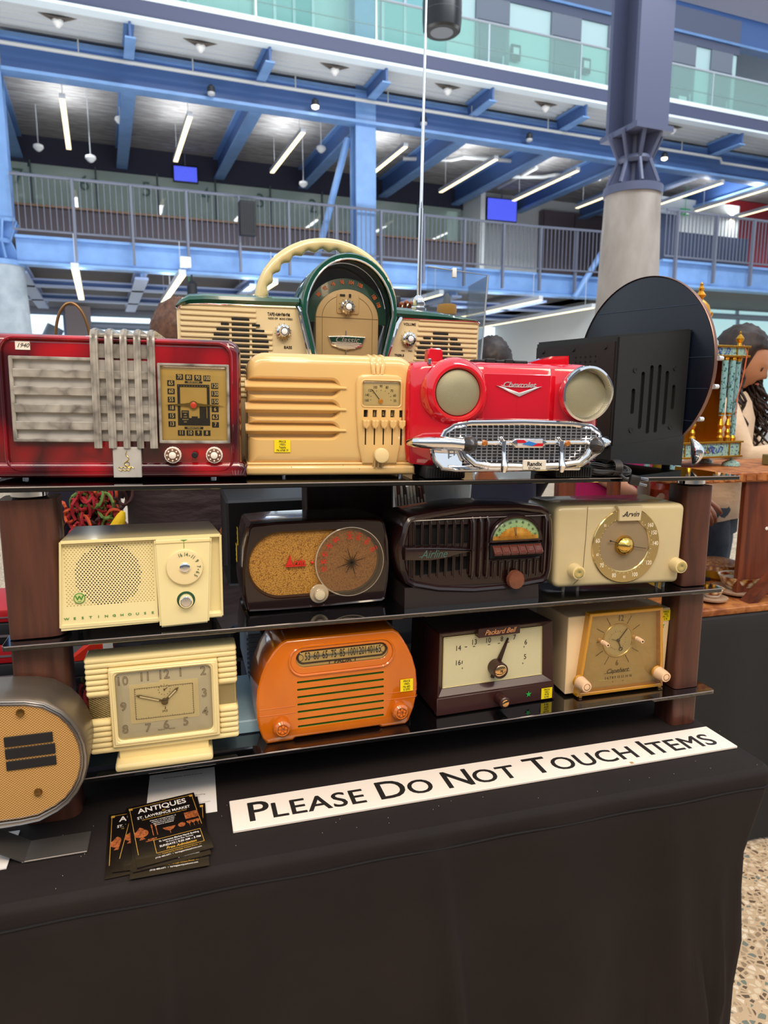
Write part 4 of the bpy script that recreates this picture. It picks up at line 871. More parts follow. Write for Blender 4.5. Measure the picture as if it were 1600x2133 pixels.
# power cord
def cord():
    t = thing('power_cord', 'coiled black power cord with two prong plug on the top shelf', 'cord', (.745, 1.09, zs1(.745)))
    bm = N(); rr = random.Random(2)
    for k in range(9):
        ax = .040 + rr.uniform(-.006, .008); h = .0035 + rr.uniform(0, .011); dz = rr.uniform(-.002, .002); w_ = rr.uniform(.006, .016)
        pts = []
        for j in range(28):
            a = 2 * PI * j / 28; p = abs(math.cos(a)); pts.append((-.010 + ax * math.cos(a), w_ * math.sin(a), .0145 + dz + h * math.sin(a) * (.35 + .65 * p) - .003 * math.cos(a)))
        tube(bm, pts, .0018, 6, closed=True)
    obj('coils', bm, mat('cord black', '1e1a1a', .45), t)
    bm = N()
    for k in range(5): x = -.004 + .003 * k; tube(bm, [(x + .006 * math.cos(a) * 0 + .002 * math.sin(a), .016 * math.cos(a), .016 + .014 * math.sin(a)) for a in (2 * PI * j / 16 for j in range(16))], .0019, 6, closed=True)
    obj('wrap', bm, mat('cord black'), t)
    bm = N(); tube(bm, [(.006, -.012, .006), (.010, -.022, 0), (.018, -.028, -.006), (.024, -.03, -.010)], .0028, 8)
    M = Matrix.Translation((.024, -.032, -.004)) @ Matrix.Rotation(R(-25), 4, 'Z') @ Matrix.Rotation(R(12), 4, 'Y')
    tb = N(); box(tb, -.010, .008, -.008, .008, -.008, .010, .003); merge(bm, tb, M); pl = obj('plug', bm, mat('cord black'), t)
    bm = N()
    for z in (-.004, .0065): tb = N(); box(tb, .008, .022, -.0008, .0008, z - .002, z + .0025, .0004, seg=1); merge(bm, tb, M)
    obj('prongs', bm, CHR, pl)
cord()

# 5 ---- green boombox with steering wheel ----
CREAMB = mat('cream dashboard plastic', 'd9c69a', .4, coat=.15); GREENB = mat('green dashboard gloss', '0f4a38', .15, coat=.9)
def boombox():
    t = thing('boombox', 'green and cream dashboard radio with steering wheel handle', 'radio', (0, 1.36, zs1(0) + .002), (0, R(1.1), 0), 'vintage radios')
    # two side boxes; slanted inner edges
    left = [(.004, .003), (.245, .003), (.242, .20), (.219, .297), (.012, .2935), (.0, .283)]
    right = [(.392, .003), (.592, .003), (.592, .283), (.584, .2875), (.425, .2865), (.400, .22)]
    for nm, pl in (('left_speaker_box', left), ('right_speaker_box', right)):
        bm = N(); shell(bm, pl, [(0, .002), (.002, 0), (.10, 0)], smooth=False); b = obj(nm, bm, CREAMB, t)
        bm = N()
        lo, hi = (.004, .195) if nm[0] == 'l' else (.455, .588)
        for k in range(17):
            z = .285 - .0097 * k
            x1 = (hi if nm[0] == 'l' else 0); x1 = .172 if nm[0] == 'l' else .588; x0 = .006 if nm[0] == 'l' else .462 - .0012 * k
            x1 = x1 - (.0012 * k if nm[0] == 'l' else 0) * 0
            box(bm, x0, x1 - (0 if k > 3 else .03 if nm[0] == 'l' else 0), -.003, .001, z - .0026, z + .0026, .001, seg=1)
        obj('ribs', bm, CREAMB, b)
        cx, cz, r = (.113, .222, .052) if nm[0] == 'l' else (.508, .216, .05)
        bm = N()
        for k in range(12):
            z = .2785 - .0097 * k + .0010
            if abs(z - cz) > r: continue
            hw = math.sqrt(r * r - (z - cz) ** 2)
            for a, b_ in ((-hw, -.021), (-.016, .016), (.021, hw)):
                if b_ - a > .004 and (abs(z - cz) < r * .98): box(bm, cx + max(a, -hw), cx + min(b_, hw), -.0036, .002, z - .0027, z + .0012)
        obj('speaker_slots', bm, BLK, b)
        bm = N()
        o3 = off(pl, -.0015)
        for a in range(len(pl)):
            p, q = pl[a], pl[(a + 1) % len(pl)]
            if min(p[1], q[1]) > .19: tube(bm, [(p[0], -.001, p[1]), (q[0], -.001, q[1])], .0028, 8)
        obj('chrome_edge', bm, CHR, b)
        # green padded top
        bm = N()
        if nm[0] == 'l': sec = [(-.002, .0, .286), (.0, .012, .296), (.018, .018, .3085), (.030, .02, .3125), (.10, .02, .3140), (.225, .02, .3155)]; xr = [(-.002, .286, .288), (.006, .288, .3), (.022, .292, .3105), (.05, .2945, .3135), (.14, .2965, .3145), (.222, .2985, .3155)]
        else: xr = [(.408, .287, .308), (.46, .2865, .306), (.52, .287, .3005), (.56, .287, .2955), (.578, .287, .2925), (.588, .286, .288)]
        rings = []
        for x, zb, zt in xr:
            h = zt - zb; rings.append([(x, -.004, zb), (x, -.008, zb + h * .35), (x, -.005, zb + h * .7), (x, .008, zt), (x, .05, zt + .002), (x, .10, zt - .002), (x, .108, zb)])
        loft(bm, rings); obj('padded_top', bm, GREENB, t)
    # hood arch
    cx, cz = .3165, .285; Rw, Rh = .0945, .113
    def arch(rw, rh, n=28, foot=.0): return [(cx - rw - foot * 2, .004), (cx - rw - foot * 2, .20)] + [(cx + rw * math.cos(PI - PI * k / n), cz + rh * math.sin(PI * k / n)) for k in range(n + 1)] + [(cx + rw + foot * 2, .20), (cx + rw + foot * 2, .004)]
    bm = N(); ao, ai = arch(Rw, Rh, foot=-.010), arch(Rw - .009, Rh - .010, foot=-.010)
    rings = [[(x, y, z) for x, z in pts] for pts, y in ((ao, .11), (ao, -.020), (off(ao[::-1], .003)[::-1], -.025), (ai, -.024), (ai, .03))]
    loft(bm, rings, False, False, False); obj('green_hood', bm, GREENB, t, 50)
    bm = N(); am = arch(Rw - .0105, Rh - .0115, foot=-.010); tube(bm, [(x, -.0245, z) for x, z in am[1:-1]], .0020, 8); tube(bm, [(.219, -.004, .297), (.2225, -.02, .285), (.228, -.02, .262), (.244, -.02, .2), (.246, -.01, .15)], .0042, 8); tube(bm, [(.424, -.004, .287), (.4105, -.02, .272), (.405, -.02, .25), (.388, -.02, .2), (.386, -.01, .15)], .0042, 8); obj('chrome_arch', bm, CHR, t)
    bm = N(); slab(bm, arch(Rw - .010, Rh - .011, foot=-.014)[::-1], .030, .10); obj('dial_well', bm, mat('well black', '101214', .15, coat=.6), t)
    ai2 = arch(.080, .070, foot=0)
    bm = N(); slab(bm, ([(cx - .080, .272)] + [(cx + .080 * math.cos(PI - PI * k / 28), cz + .072 * math.sin(PI * k / 28)) for k in range(29)] + [(cx + .080, .272)])[::-1], .010, .031, .0015); obj('dial_band', bm, mat('smoky green band', '28564a', .2, coat=.6), t)
    bm = N()
    for k, s in enumerate(('88', '92', '96', '98', '104', '108', '', '100', '108')):
        if not s: continue
        a = R(143 - 15.0 * k); x, z = cx + .069 * math.cos(a), cz + .064 * math.sin(a)
        text(bm, s, .0105, (x, .0085, z), right=(math.sin(a), 0, -math.cos(a)), up=(math.cos(a), 0, math.sin(a)), ext=.0002, sx=.7, bold=.02)
    obj('dial_numerals', bm, mat('orange numerals', 'f08850', .5), t)
    face = [(cx - .062, .004), (cx - .062, .279)] + [(cx + .062 * math.cos(PI - PI * k / 24), .279 + .056 * math.sin(PI * k / 24)) for k in range(25)] + [(cx + .062, .004)]
    bm = N(); slab(bm, face[::-1], .0, .03, .0015); c = obj('centre_panel', bm, CREAMB, t)
    bm = N(); box(bm, cx - .062, cx + .062, -.0006, .001, .2805, .2815); box(bm, cx - .0500, cx - .0492, -.0006, .001, .15, .28); box(bm, cx + .0492, cx + .05, -.0006, .001, .15, .28)
    tube(bm, [(cx + .05 * math.cos(PI - PI * k / 20), -.0002, .281 + .043 * math.sin(PI * k / 20)) for k in range(21)], .0005, 4); obj('panel_grooves', bm, mat('groove brown', '8a7850', .6), c)
    bm = N(); slab(bm, rrect(cx - .022, cx + .022, .289, .327, .004, 3), -.003, .001, .001); obj('knob_plate', bm, CREAMB, c)
    bm = N(); box(bm, .3005, .3105, -.004, -.003, .3205, .3245); box(bm, .318, .322, -.0055, -.003, .3195, .3255); obj('tuning_window', bm, INK, c)
    def cknob(x, z, r, nm='tuning_knob'):
        bm = N(); lathe(bm, [(r, -.003), (r * 1.0, -.010), (r * .75, -.012), (r * .62, -.018), (r * .55, -.020)], (x, 0, z), 'y', 24, flute=.12); k = obj(nm, bm, CHR, t)
        bm = N(); lathe(bm, [(r * .45, -.0202), (r * .3, -.0212)], (x, 0, z), 'y', 16); obj('knob_cap', bm, mat('white plastic'), k)
        bm = N(); 
        for q in range(10): a = q * 2 * PI / 10 + .2; line(bm, (x + r * 1.15 * math.cos(a), z + r * 1.15 * math.sin(a)), (x + r * 1.35 * math.cos(a), z + r * 1.35 * math.sin(a)), .0007, -.001 - (.0025 if nm[0] == 't' else .002))
        obj('dial_ticks', bm, INK, k)
    cknob(.3145, .3005, .0125); cknob(.192, .2495, .0125, 'control_knob'); cknob(.440, .246, .0125, 'control_knob')
    bm = N(); text(bm, 'TAPE•AM•FM•FM', .0085, (.184, -.0008, .281), ext=.0002, sx=.68, bold=.015); text(bm, 'RADIO OFF   MONO STEREO', .0052, (.187, -.0008, .2735), ext=.0002, sx=.68, bold=.01); text(bm, 'BASS', .0072, (.201, -.0008, .2215), ext=.0002, bold=.02); text(bm, 'VOLUME', .0072, (.443, -.0008, .275), ext=.0002, sx=.9, bold=.01); text(bm, 'TREBLE', .0062, (.4225, -.0008, .2145), ext=.0002, bold=.02); text(bm, 'MIN      MAX', .0042, (.438, -.0008, .2235), ext=.0002); obj('panel_lettering', bm, INK, t)
    em = [(.2772, .2455), (.3130, .2475), (.3521, .2465), (.3450, .2270), (.3130, .2195), (.2850, .2275)]
    bm = N(); slab(bm, em[::-1], -.0045, .0, .0012); tube(bm, [(.313, -.003, .257), (.313, -.003, .213)], .0012, 6); e = obj('emblem', bm, CHR, t)
    bm = N(); slab(bm, [(.2805, .2435), (.313, .2452), (.3485, .2442), (.3455, .2352), (.2840, .2352)][::-1], -.0052, -.0044); obj('emblem_green', bm, GREENB, e)
    bm = N(); text(bm, 'Classic', .0155, (.314, -.0058, .2395), ext=.0004, shear=.35, sx=1.1, bold=.01); obj('emblem_lettering', bm, mat('bright silver'), e)
    bm = N()
    for k in range(4): z = .2335 - .003 * k; wv = .029 - .004 * k; box(bm, .3145 - wv, .3145 + wv, -.0054, -.0044, z - .001, z + .001)
    obj('emblem_stripes', bm, mat('white plastic'), e)
    bm = N(); slab(bm, (arch(Rw - .012, Rh - .013, foot=-.012))[::-1], -.0160, -.0150); obj('curved_window', bm, glassy('smoke window', 'f6f2ec', .02), t)
    # steering wheel (upper half)
    bm = N(); pts = []; rs = []; n = 72
    for k in range(n + 1):
        a = PI * (1.02 - 1.04 * k / n); x = .288 + .1325 * math.cos(a); z = .306 + .1190 * math.sin(a); pts.append((x, .055, z)); rs.append(.0095 + .0011 * math.cos(k * 2 * PI / 4.6) if 4 < k < n - 4 else .0095)
    # finger grips only on the inner side
    rings = []
    for k, (p, r) in enumerate(zip(pts, rs)):
        a = PI * (1.02 - 1.04 * k / n); cr, sr = math.cos(a), math.sin(a); q = []
        for j in range(14):
            b_ = 2 * PI * j / 14; u = math.cos(b_); v = math.sin(b_); g = (1 + .28 * math.cos(k * 2 * PI / 5.2)) if u < 0 else 1.0
            q.append((p[0] + cr * u * .0118 * g, p[1] + v * .0118, p[2] + sr * u * .0118 * g))
        rings.append(q)
    loft(bm, rings); obj('steering_wheel_handle', bm, mat('ivory wheel rim', 'd8c690', .2, coat=.7), t)
    bm = N()
    lathe(bm, [(.0165, 0), (.0165, .006), (.013, .009), (.0145, .012), (.010, .026), (.005, .031), (.0035, .032)], (.4775, .05, .308), 'z', 12, flute=-.25); obj('antenna_base', bm, CHR, t)
    bm = N(); lathe(bm, [(.0045, .03), (.0045, .20), (.0036, .201), (.0036, .36), (.0029, .361), (.0029, .52), (.0023, .521), (.0023, .70), (.0018, .701), (.0018, .80)], (.4775, .05, .308), 'z', 14); a_ = obj('telescopic_antenna', bm, CHR, t)
boombox()
# 6 ---- westinghouse ----
WI = mat('pale cream plastic', 'eedfa6', 0.2, coat=.8); WG = mat('radio green print', '3f8a34', .5)
def west():
    t = thing('table_radio', 'pale cream box radio with dotted grille and thumb wheel dial', 'radio', (-.195, 1.10, zs2(-.195) + .011), (0, R(.5), R(.5)), 'vintage radios')
    D = .145
    bm = N()
    o = [(.0035, .001), (.246, .003), (.2495, .136), (.014, .136)]
    o = [(.0085, .001), (.2490, .001), (.2497, .1365), (.0160, .1365)]
    tb = N(); loft(tb, [[(x, 0, z) for x, z in o], [(x + (.004 if x < .1 else -.010), D, z + (-.004 if z > .1 else .006)) for x, z in o]], smooth=False)
    bmesh.ops.bevel(tb, geom=tb.edges[:], offset=.0022, segments=2, affect='EDGES'); merge(bm, tb); b = obj('cabinet', bm, WI, t)
    c = N(); loft(c, [[(.0115, -.01, .006), (.2465, -.01, .006), (.2470, -.01, .1335), (.0185, -.01, .1335)], [(.0125, .010, .010), (.2455, .010, .010), (.2455, .010, .1305), (.0195, .010, .1305)]], smooth=False); cut(b, c)
    bm = N(); loft(bm, [[(.011, .001, -.001), (.150, .001, .001), (.150, .007, .130), (.0195, .007, .130)], [(.011, .012, -.001), (.150, .012, .001), (.150, .012, .130), (.0195, .012, .130)]], smooth=False)
    g = obj('grille_plate', bm, WI, t)
    d1 = N(); d2 = N()
    def yy(z): return .001 + .006 * z / .131
    for r in range(31):
        for c_ in range(27):
            x = .0215 + .00475 * c_ + (.002375 if r % 2 else 0); z = .0365 + .0030 * r; 
            if x > .147 or z > .127: continue
            if math.hypot(x - .039, z - .0475) < .0095: continue
            ins = math.hypot(x - .081, z - .0795) < .0475
            lathe(d1 if ins else d2, [(.00092 if ins else .00075, -.00015)], (x, yy(z), z), 'y', 8, cap=True, smooth=False) if False else flat(d1 if ins else d2, circ(x, z, .00118 if ins else .00105, 8)[::-1], yy(z) - .00012)
    obj('grille_holes', d1, BLK, g); obj('grille_dimples', d2, mat('dimple tan', 'b59c5c', .6), g)
    bm = N(); lathe(bm, [(.0082, .0), (.0082, -.001)], (.039, .0025, .0475), 'y', 28); e = obj('round_badge', bm, WG, t)
    bm = N(); lathe(bm, [(.0070, -.001), (.0070, -.0014)], (.039, .0025, .0475), 'y', 28); obj('badge_face', bm, mat('badge lime', 'cdd28a', .5), e)
    bm = N(); text(bm, 'W', .0095, (.039, .0008, .0480), ext=.0002, sx=1.15, bold=.03); box(bm, .0365, .0415, .0006, .0012, .0425, .0431); obj('lettering', bm, WG, e)
    bm = N()
    for k, s in enumerate('WESTINGHOUSE'): text(bm, s, .0052, (.0195 + .01115 * k, .0015, .0168 + .00), ext=.0003, sx=1.3, bold=.02)
    obj('maker_lettering', bm, WG, t)
    # control panel
    bm = N(); o = [(.1545, .001), (.2265, .003), (.2330, .1325), (.1495, .1325)]
    o = [(.1520, -.0065), (.2265, -.0045), (.2345, .1335), (.1488, .1335)]
    tb = N(); loft(tb, [[(x, -.0055, z) for x, z in o], [(x, .008, z) for x, z in o]], smooth=False); bmesh.ops.bevel(tb, geom=tb.edges[:], offset=.0028, segments=3, affect='EDGES'); merge(bm, tb); p = obj('control_panel', bm, WI, t)
    bm = N(); box(bm, .1500, .2335, -.0065, -.0045, .1265, .1275, 0); obj('panel_crease', bm, mat('crease tan', 'cdb97c', .5), p)
    bm = N(); lathe(bm, [(.0275, 0), (.0275, -.004), (.0265, -.0055), (.022, -.0062)], (.1925, -.0055, .0885), 'y', 72, flute=.008); w_ = obj('dial_wheel', bm, mat('ivory wheel', 'ecd9a4', .3, coat=.3), t)
    bm = N()
    for s, deg in (('16', 108), ('14', 84), ('o', 68), ('11', 52), ('9', 28), ('7', 2), ('o', -11), ('6', -24), ('5', -40)):
        a = R(deg); rr = .0205; text(bm, s, .0082 if s != 'o' else .004, (.1925 + rr * math.cos(a), -.0123, .0885 + rr * math.sin(a)), right=(math.sin(a), 0, -math.cos(a)), up=(math.cos(a), 0, math.sin(a)), ext=.0002, sx=.8)
    obj('dial_numerals', bm, mat('dark green print', '2a5a34', .5), w_)
    bm = N(); lathe(bm, [(.0088, -.0058), (.0088, -.0075), (.0075, -.008)], (.1925, -.0055, .0885), 'y', 28); obj('wheel_hub', bm, WI, w_)
    bm = N(); lathe(bm, [(.0078, -.0080), (.006, -.0092), (.003, -.0096)], (.1925, -.0055, .0885), 'y', 28); obj('wheel_cap', bm, CHR, w_)
    bm = N(); box(bm, .1921, .1929, -.0060, -.0052, .1175, .1295); slab(bm, [(.1875, .1310), (.1905, .1295), (.1945, .1295), (.1978, .1310)], -.006, -.0052); obj('dial_pointer', bm, WG, p)
    bm = N(); lathe(bm, [(.0138, 0), (.0134, -.0008)], (.1925, -.0055, .0355), 'y', 32); obj('green_ring', bm, mat('deep green ring', '1d4a34', .4), p)
    bm = N(); lathe(bm, [(.0105, 0), (.0105, -.009), (.0098, -.0095)], (.1925, -.0055, .0350), 'y', 28); k = obj('volume_knob', bm, WI, t)
    bm = N(); lathe(bm, [(.0085, -.0095), (.0075, -.0105), (.003, -.0108)], (.1925, -.0055, .0350), 'y', 28); obj('knob_cap', bm, CHR, k)
    for x in (.035, .235):
        for y in (.02, .12): bm = N(); lathe(bm, [(.003, -.0115), (.004, .004)], (x, y, 0), 'z', 10); obj('foot', bm, RUB, t)
west()

# 7 ---- brown oval radio ----
BRN = mat('dark brown bakelite', '1f0d0a', 0.14, coat=.7)
GCLOTH = vor('gold pebbled grille cloth', 'd09a40', '7c4e14', 560, .5, 0, .5, 'F1', (.1, .9))
def arvin_oval():
    t = thing('table_radio', 'dark brown radio with gold oval grille and clear disc dial', 'radio', (.085, 1.15, zs2(.085) + .002), (0, R(.5), R(1.5)), 'vintage radios')
    bm = N(); o = [(.0085, .006), (.013, .0015), (.06, .0), (.15, -.0005), (.246, .001), (.252, .0055), (.2575, .04), (.2592, .07), (.257, .11), (.2500, .1425), (.2435, .1490), (.20, .1515), (.13, .1525), (.06, .1520), (.021, .1495), (.015, .1440), (.007, .11), (.003, .07), (.004, .035)]
    shell(bm, o, [(-.004, .0045), (-.0065, .002), (-.005, .0005), (.0, 0), (.06, .0), (.125, .003), (.135, .010)]); b = obj('cabinet', bm, BRN, t)
    c = N(); ov = [(.0127, .079)]
    ov = rrect(.0135, .2405, .0215, .1335, .0555, 12); shell(c, ov, [(-.03, -.010), (-.0065, -.004), (-.002, .0), (.012, .006)]); cut(b, c)
    bm = N(); slab(bm, rrect(.014, .240, .022, .133, .055, 12), .0035, .006); obj('gold_grille', bm, GCLOTH, t)
    bm = N(); lathe(bm, [(.0600, -.001), (.0605, -.0035), (.0595, -.005)], (.1878, 0, .0763), 'y', 64); d = obj('clear_disc', bm, glassy('clear plastic disc', 'f4ead8', .03, .05, 'd8c8a8'), t)
    bm = N(); tube(bm, [(.1878 + .0605 * math.cos(a), -.003, .0763 + .0605 * math.sin(a)) for a in (2 * PI * k / 64 for k in range(64))], .0013, 8, closed=True); obj('disc_rim', bm, mat('clear rim', 'b8aa98', .1, coat=1), d)
    bm = N()
    for s, dg in (('55', 192), ('60', 176), ('65', 160), ('70', 142), ('80', 122), ('100', 92), ('120', 72), ('140', 50), ('160', 27)):
        a = R(dg); x, z = .1878 + .0475 * math.cos(a), .0763 + .0475 * math.sin(a)
        if dg > 100: text(bm, s, .0105, (x, -.0054, z), ext=.0002, bold=.01, right=(math.cos((PI - a) * .5), 0, math.sin((PI - a) * .5)) if dg < 150 else (1, 0, 0), up=(-math.sin((PI - a) * .5), 0, math.cos((PI - a) * .5)) if dg < 150 else (0, 0, 1))
        else: text(bm, s, .0100, (x, -.0054, z), right=(-math.cos(a), 0, -math.sin(a)), up=(math.sin(a), 0, -math.cos(a)), ext=.0002, bold=.01)
    RP = mat('red radio print', 'd0241c', .4); obj('dial_numerals', bm, RP, d)
    bm = N(); cx, cz = .1898, .0755
    for k, (dg, l) in enumerate(((106, .030), (16, .029), (286, .030), (196, .030), (61, .021), (151, .020), (241, .021), (331, .020), (38, .012), (84, .013), (128, .013), (174, .012), (218, .013), (264, .012), (308, .013), (354, .012))):
        a = R(dg); u = (math.cos(a), math.sin(a)); v = (-u[1] * .0012, u[0] * .0012)
        slab(bm, [(cx - v[0], cz - v[1]), (cx + u[0] * l, cz + u[1] * l), (cx + v[0], cz + v[1])], -.0065, -.0055)
    obj('starburst', bm, mat('dark bronze star', '3a3128', .4, .5), d)
    bm = N(); box(bm, .0765, .1105, -.0015, .004, .0735, .0760); slab(bm, [(.0775, .0765), (.0815, .0865), (.084, .0935), (.0852, .0865), (.088, .0765)], -.0015, .003); text(bm, 'rvin', .0150, (.0985, -.0015, .0810), ext=.0012, shear=.3, sx=.85, bold=.02); bx_ = obj('red_emblem', bm, RP, t)
    bm = N(); lathe(bm, [(.0026, .003), (.0026, -.001), (.0012, -.002)], (.1218, 0, .0785), 'y', 16); obj('red_stud', bm, RP, t)
    bm = N(); lathe(bm, [(.0165, -.004), (.0165, -.007), (.0155, -.008), (.0105, -.0085), (.0100, -.014), (.009, -.0148)], (.1322, 0, .0243), 'y', 36); k = obj('clear_knob', bm, mat('frosted clear plastic', 'b5a182', .12, coat=1), t)
    bm = N(); lathe(bm, [(.0085, -.0150), (.006, -.0158), (.002, -.0160)], (.1322, 0, .0243), 'y', 10); obj('knob_facets', bm, mat('facet clear', 'd8c8a4', .1, coat=1), k)
    M = Matrix.Translation((.0045, .018, 0)) @ Matrix.Rotation(R(82), 4, 'Z')
    for z, h in ((.128, .030), (.100, .030)):
        bm = N(); box(bm, -.006, .006, -.0006, 0, -h / 2, h / 2); M = Matrix.Translation((-.0008 + (.128 - z) * -.08, .018, z)) @ Matrix.Rotation(R(-90), 4, 'Z'); bmesh.ops.transform(bm, matrix=M, verts=bm.verts); s = obj('price_sticker', bm, YEL, t)
        bm = N(); text(bm, 'PRICE', .005, (0, -.0009, .01), ext=.0001, sx=.6); text(bm, 'Arvin', .005, (0, -.0009, .0), ext=.0001, sx=.6); text(bm, '$ 295', .005, (0, -.0009, -.008), ext=.0001, sx=.6); bmesh.ops.transform(bm, matrix=M, verts=bm.verts); obj('lettering', bm, INK, s)
arvin_oval()

# 8 ---- airline ----
BRN2 = mat('maroon brown bakelite', '200d0c', 0.25, coat=.4)
def airline():
    t = thing('table_radio', 'dark brown ribbed radio with half moon green dial and push buttons', 'radio', (.349, 1.108, 1.0680), (0, R(.5), 0), 'vintage radios'); t.scale = (.89, .955, .955)
    bm = N(); o = [(.0125, .020), (.03, .0105), (.08, -.0005), (.155, -.0075), (.23, -.0065), (.28, -.001), (.310, .0015), (.3225, .009), (.328, .03), (.3300, .08), (.3255, .125), (.316, .143), (.3, .151), (.25, .1575), (.1469, .1590), (.07, .1510), (.03, .1455), (.0165, .1420), (.008, .130), (.0, .10), (-.003, .08), (.002, .045)]
    shell(bm, o, [(.006, .014), (.0008, .0105), (-.001, .006), (.003, .0015), (.010, 0), (.10, .001), (.160, .012), (.172, .03)]); b = obj('cabinet', bm, BRN2, t)
    c = N()
    for k in range(7):
        x = .0325 + .0165 * k; zt = .1265 - .0004 * k; box(c, x, x + .0125, -.02, .014, .0880, zt); box(c, x, x + .0125, -.02, .014, .0330 + .0010 * k, .0640)
    cut(b, c, mat('slot void'))
    bm = N()
    for k in range(8): x = .029 + .0165 * k; tube(bm, [(x + .0008, .002, .028), (x + .0008, -.0010, .034), (x + .0008, -.0010, .128), (x + .0008, .003, .1345)], .0013, 6)
    for k in range(11):
        x = .150 + .0158 * k
        if x < .182 or x > .296: tube(bm, [(x, .002, .022), (x, -.0012, .028), (x, -.0012, .128), (x, .004, .136)], .0030, 8)
        else: tube(bm, [(x, .000, .020), (x, -.0012, .024), (x, -.0012, .050)], .0022, 8)
    for x in (.021, .0245): tube(bm, [(x, .002, .030), (x, .001, .130)], .0012, 6)
    tube(bm, [(.02, .002, .1345), (.15, .001, .1355), (.32, .002, .1345)], .0016, 6)
    tube(bm, [(.184, -.0005, .0555), (.297, -.0005, .0555)], .002, 6); tube(bm, [(.184, -.0005, .0625), (.299, -.0005, .0625)], .0012, 6)
    obj('ribs', bm, BRN2, t)
    bm = N(); fin = [(.008, .080), (.008, .0655), (.06, .0625), (.09, .0650), (.12, .0715), (.148, .0755), (.148, .0785), (.12, .0820), (.08, .086), (.04, .0880), (.008, .0885)]; shell(bm, fin, [(-.008, .003), (-.0070, .001), (-.002, 0), (.004, 0)]); f = obj('name_fin', bm, BRN2, t)
    bm = N(); text(bm, 'Airline', .0205, (.066, -.0086, .0745), ext=.0003, shear=.4, sx=.95); tube(bm, [(.036, -.0085, .0705), (.042, -.0085, .0715)], .0005, 4); obj('lettering', bm, mat('faded teal print', '3e5f58', .5), f)
    n = 28; cx, cz, r = .2412, .0925, .0515
    half = [(cx + r * math.cos(PI * k / n), cz + .0405 * math.sin(PI * k / n)) for k in range(n + 1)]
    ho = [(cx + (r + .0065) * math.cos(PI * k / n), cz - .004 + (.0405 + .010) * math.sin(PI * k / n)) for k in range(n + 1)]
    bm = N(); ring(bm, ho, half, -.0085, .004, .002); obj('dial_hood', bm, BRN2, t)
    bm = N(); slab(bm, half, -.0035, .002); fc = obj('dial_face', bm, mat('mint dial face', 'a8cfa4', .35, coat=.4, var=('8fbd98', 40)), t)
    bm = N(); slab(bm, [(cx + .0375 * math.cos(PI * k / n), cz + .0235 * math.sin(PI * k / n)) for k in range(n + 1)] + [(cx - .050, cz + .0), (cx - .045, cz - 0)][:0], -.0042, -.0036); slab(bm, [(cx - .0505, cz + .0002), (cx + .0505, cz + .0002), (cx + .047, cz + .008), (cx - .047, cz + .008)], -.0041, -.0036); obj('dial_sunray', bm, mat('golden sunray', 'c98a2c', .35, var=('e8bc62', 60)), fc)
    bm = N()
    for k, s in enumerate(('160', '140', '120', '100', '90', '80', '70', '60', '55')):
        a = R(166 - 19 * k); text(bm, s, .0064, (cx + .0435 * math.cos(a), -.0042, cz + .0325 * math.sin(a) + .001), right=(math.sin(a), 0, -math.cos(a)), up=(math.cos(a), 0, math.sin(a)), ext=.0001, sx=.75)
        line(bm, (cx + .0385 * math.cos(a), cz + .0265 * math.sin(a)), (cx + .0362 * math.cos(a), cz + .0245 * math.sin(a)), .0007, -.0043, th=.0002)
    for dx in (-.0018, .0018): line(bm, (cx + dx * .3, cz + .004), (cx - .003 + dx, cz + .0235), .0007, -.0046)
    obj('dial_print', bm, INK, fc)
    bm = N(); lathe(bm, [(.0028, -.004), (.0022, -.0062)], (cx, 0, cz + .0055), 'y', 14); obj('pointer_pin', bm, GOLD, fc)
    bm = N(); shell(bm, off(half, .0005), [(-.0085, .012), (-.0078, .005), (-.005, 0)], cap1=False); obj('dial_lens', bm, glassy('clear lens'), t)
    bm = N(); box(bm, .187, .299, -.004, .002, .0585, .0850); obj('button_recess', bm, mat('slot void'), t)
    for k in range(6):
        x = .1905 + .01785 * k; bm = N(); loft(bm, [[(x, -.014, .0655), (x + .0165, -.014, .0655), (x + .0165, -.017, .0700), (x, -.017, .0700)], [(x, -.004, .079), (x + .0165, -.004, .079), (x + .0165, -.005, .083), (x, -.005, .083)]], smooth=False)
        u = Vector((0, .0115, .0128)).normalized()
        tb = N(); ring(tb, rrect(x + .001, x + .0155, .0702, .0822, .001, 2), rrect(x + .0035, x + .013, .0725, .0798, .0008, 2), -.0010, .0008, .0004)
        for v in tb.verts: v.co.y += -.0168 + (v.co.z - .0702) * .96
        merge(bm, tb); obj('push_button', bm, mat('red brown bakelite', '5a2518', .25, coat=.5), t)
    bm = N(); lathe(bm, [(.0175, -.001), (.0175, -.010), (.0165, -.0125), (.010, -.0135)], (.2425, 0, .0165), 'y', 36, flute=.015); obj('tuning_knob', bm, mat('worn brown knob', '7a4630', .35, coat=.3, var=('4a2418', 30)), t)
    bm = N(); loft(bm, [[(.0125, .004, .012), (.3000, .004, .006), (.3000, .13, .006), (.0125, .13, .012)], [(.0110, .0, -.0252), (.3005, .0, -.0275), (.3005, .14, -.0275), (.0110, .14, -.0252)]], smooth=False); obj('wedge_foot', bm, mat('worn dark foot', '2c2422', .25, coat=.4), t)
    bm = N(); lathe(bm, [(.013, 0), (.013, .008), (.009, .010)], (.329, .05, .075), 'x', 24); obj('side_knob', bm, BRN2, t)
    bm = N(); box(bm, -.058, -.02, .09, .16, .118, .150, .004); M = Matrix.Rotation(R(22), 4, 'Y'); 
    bm.free()
airline()

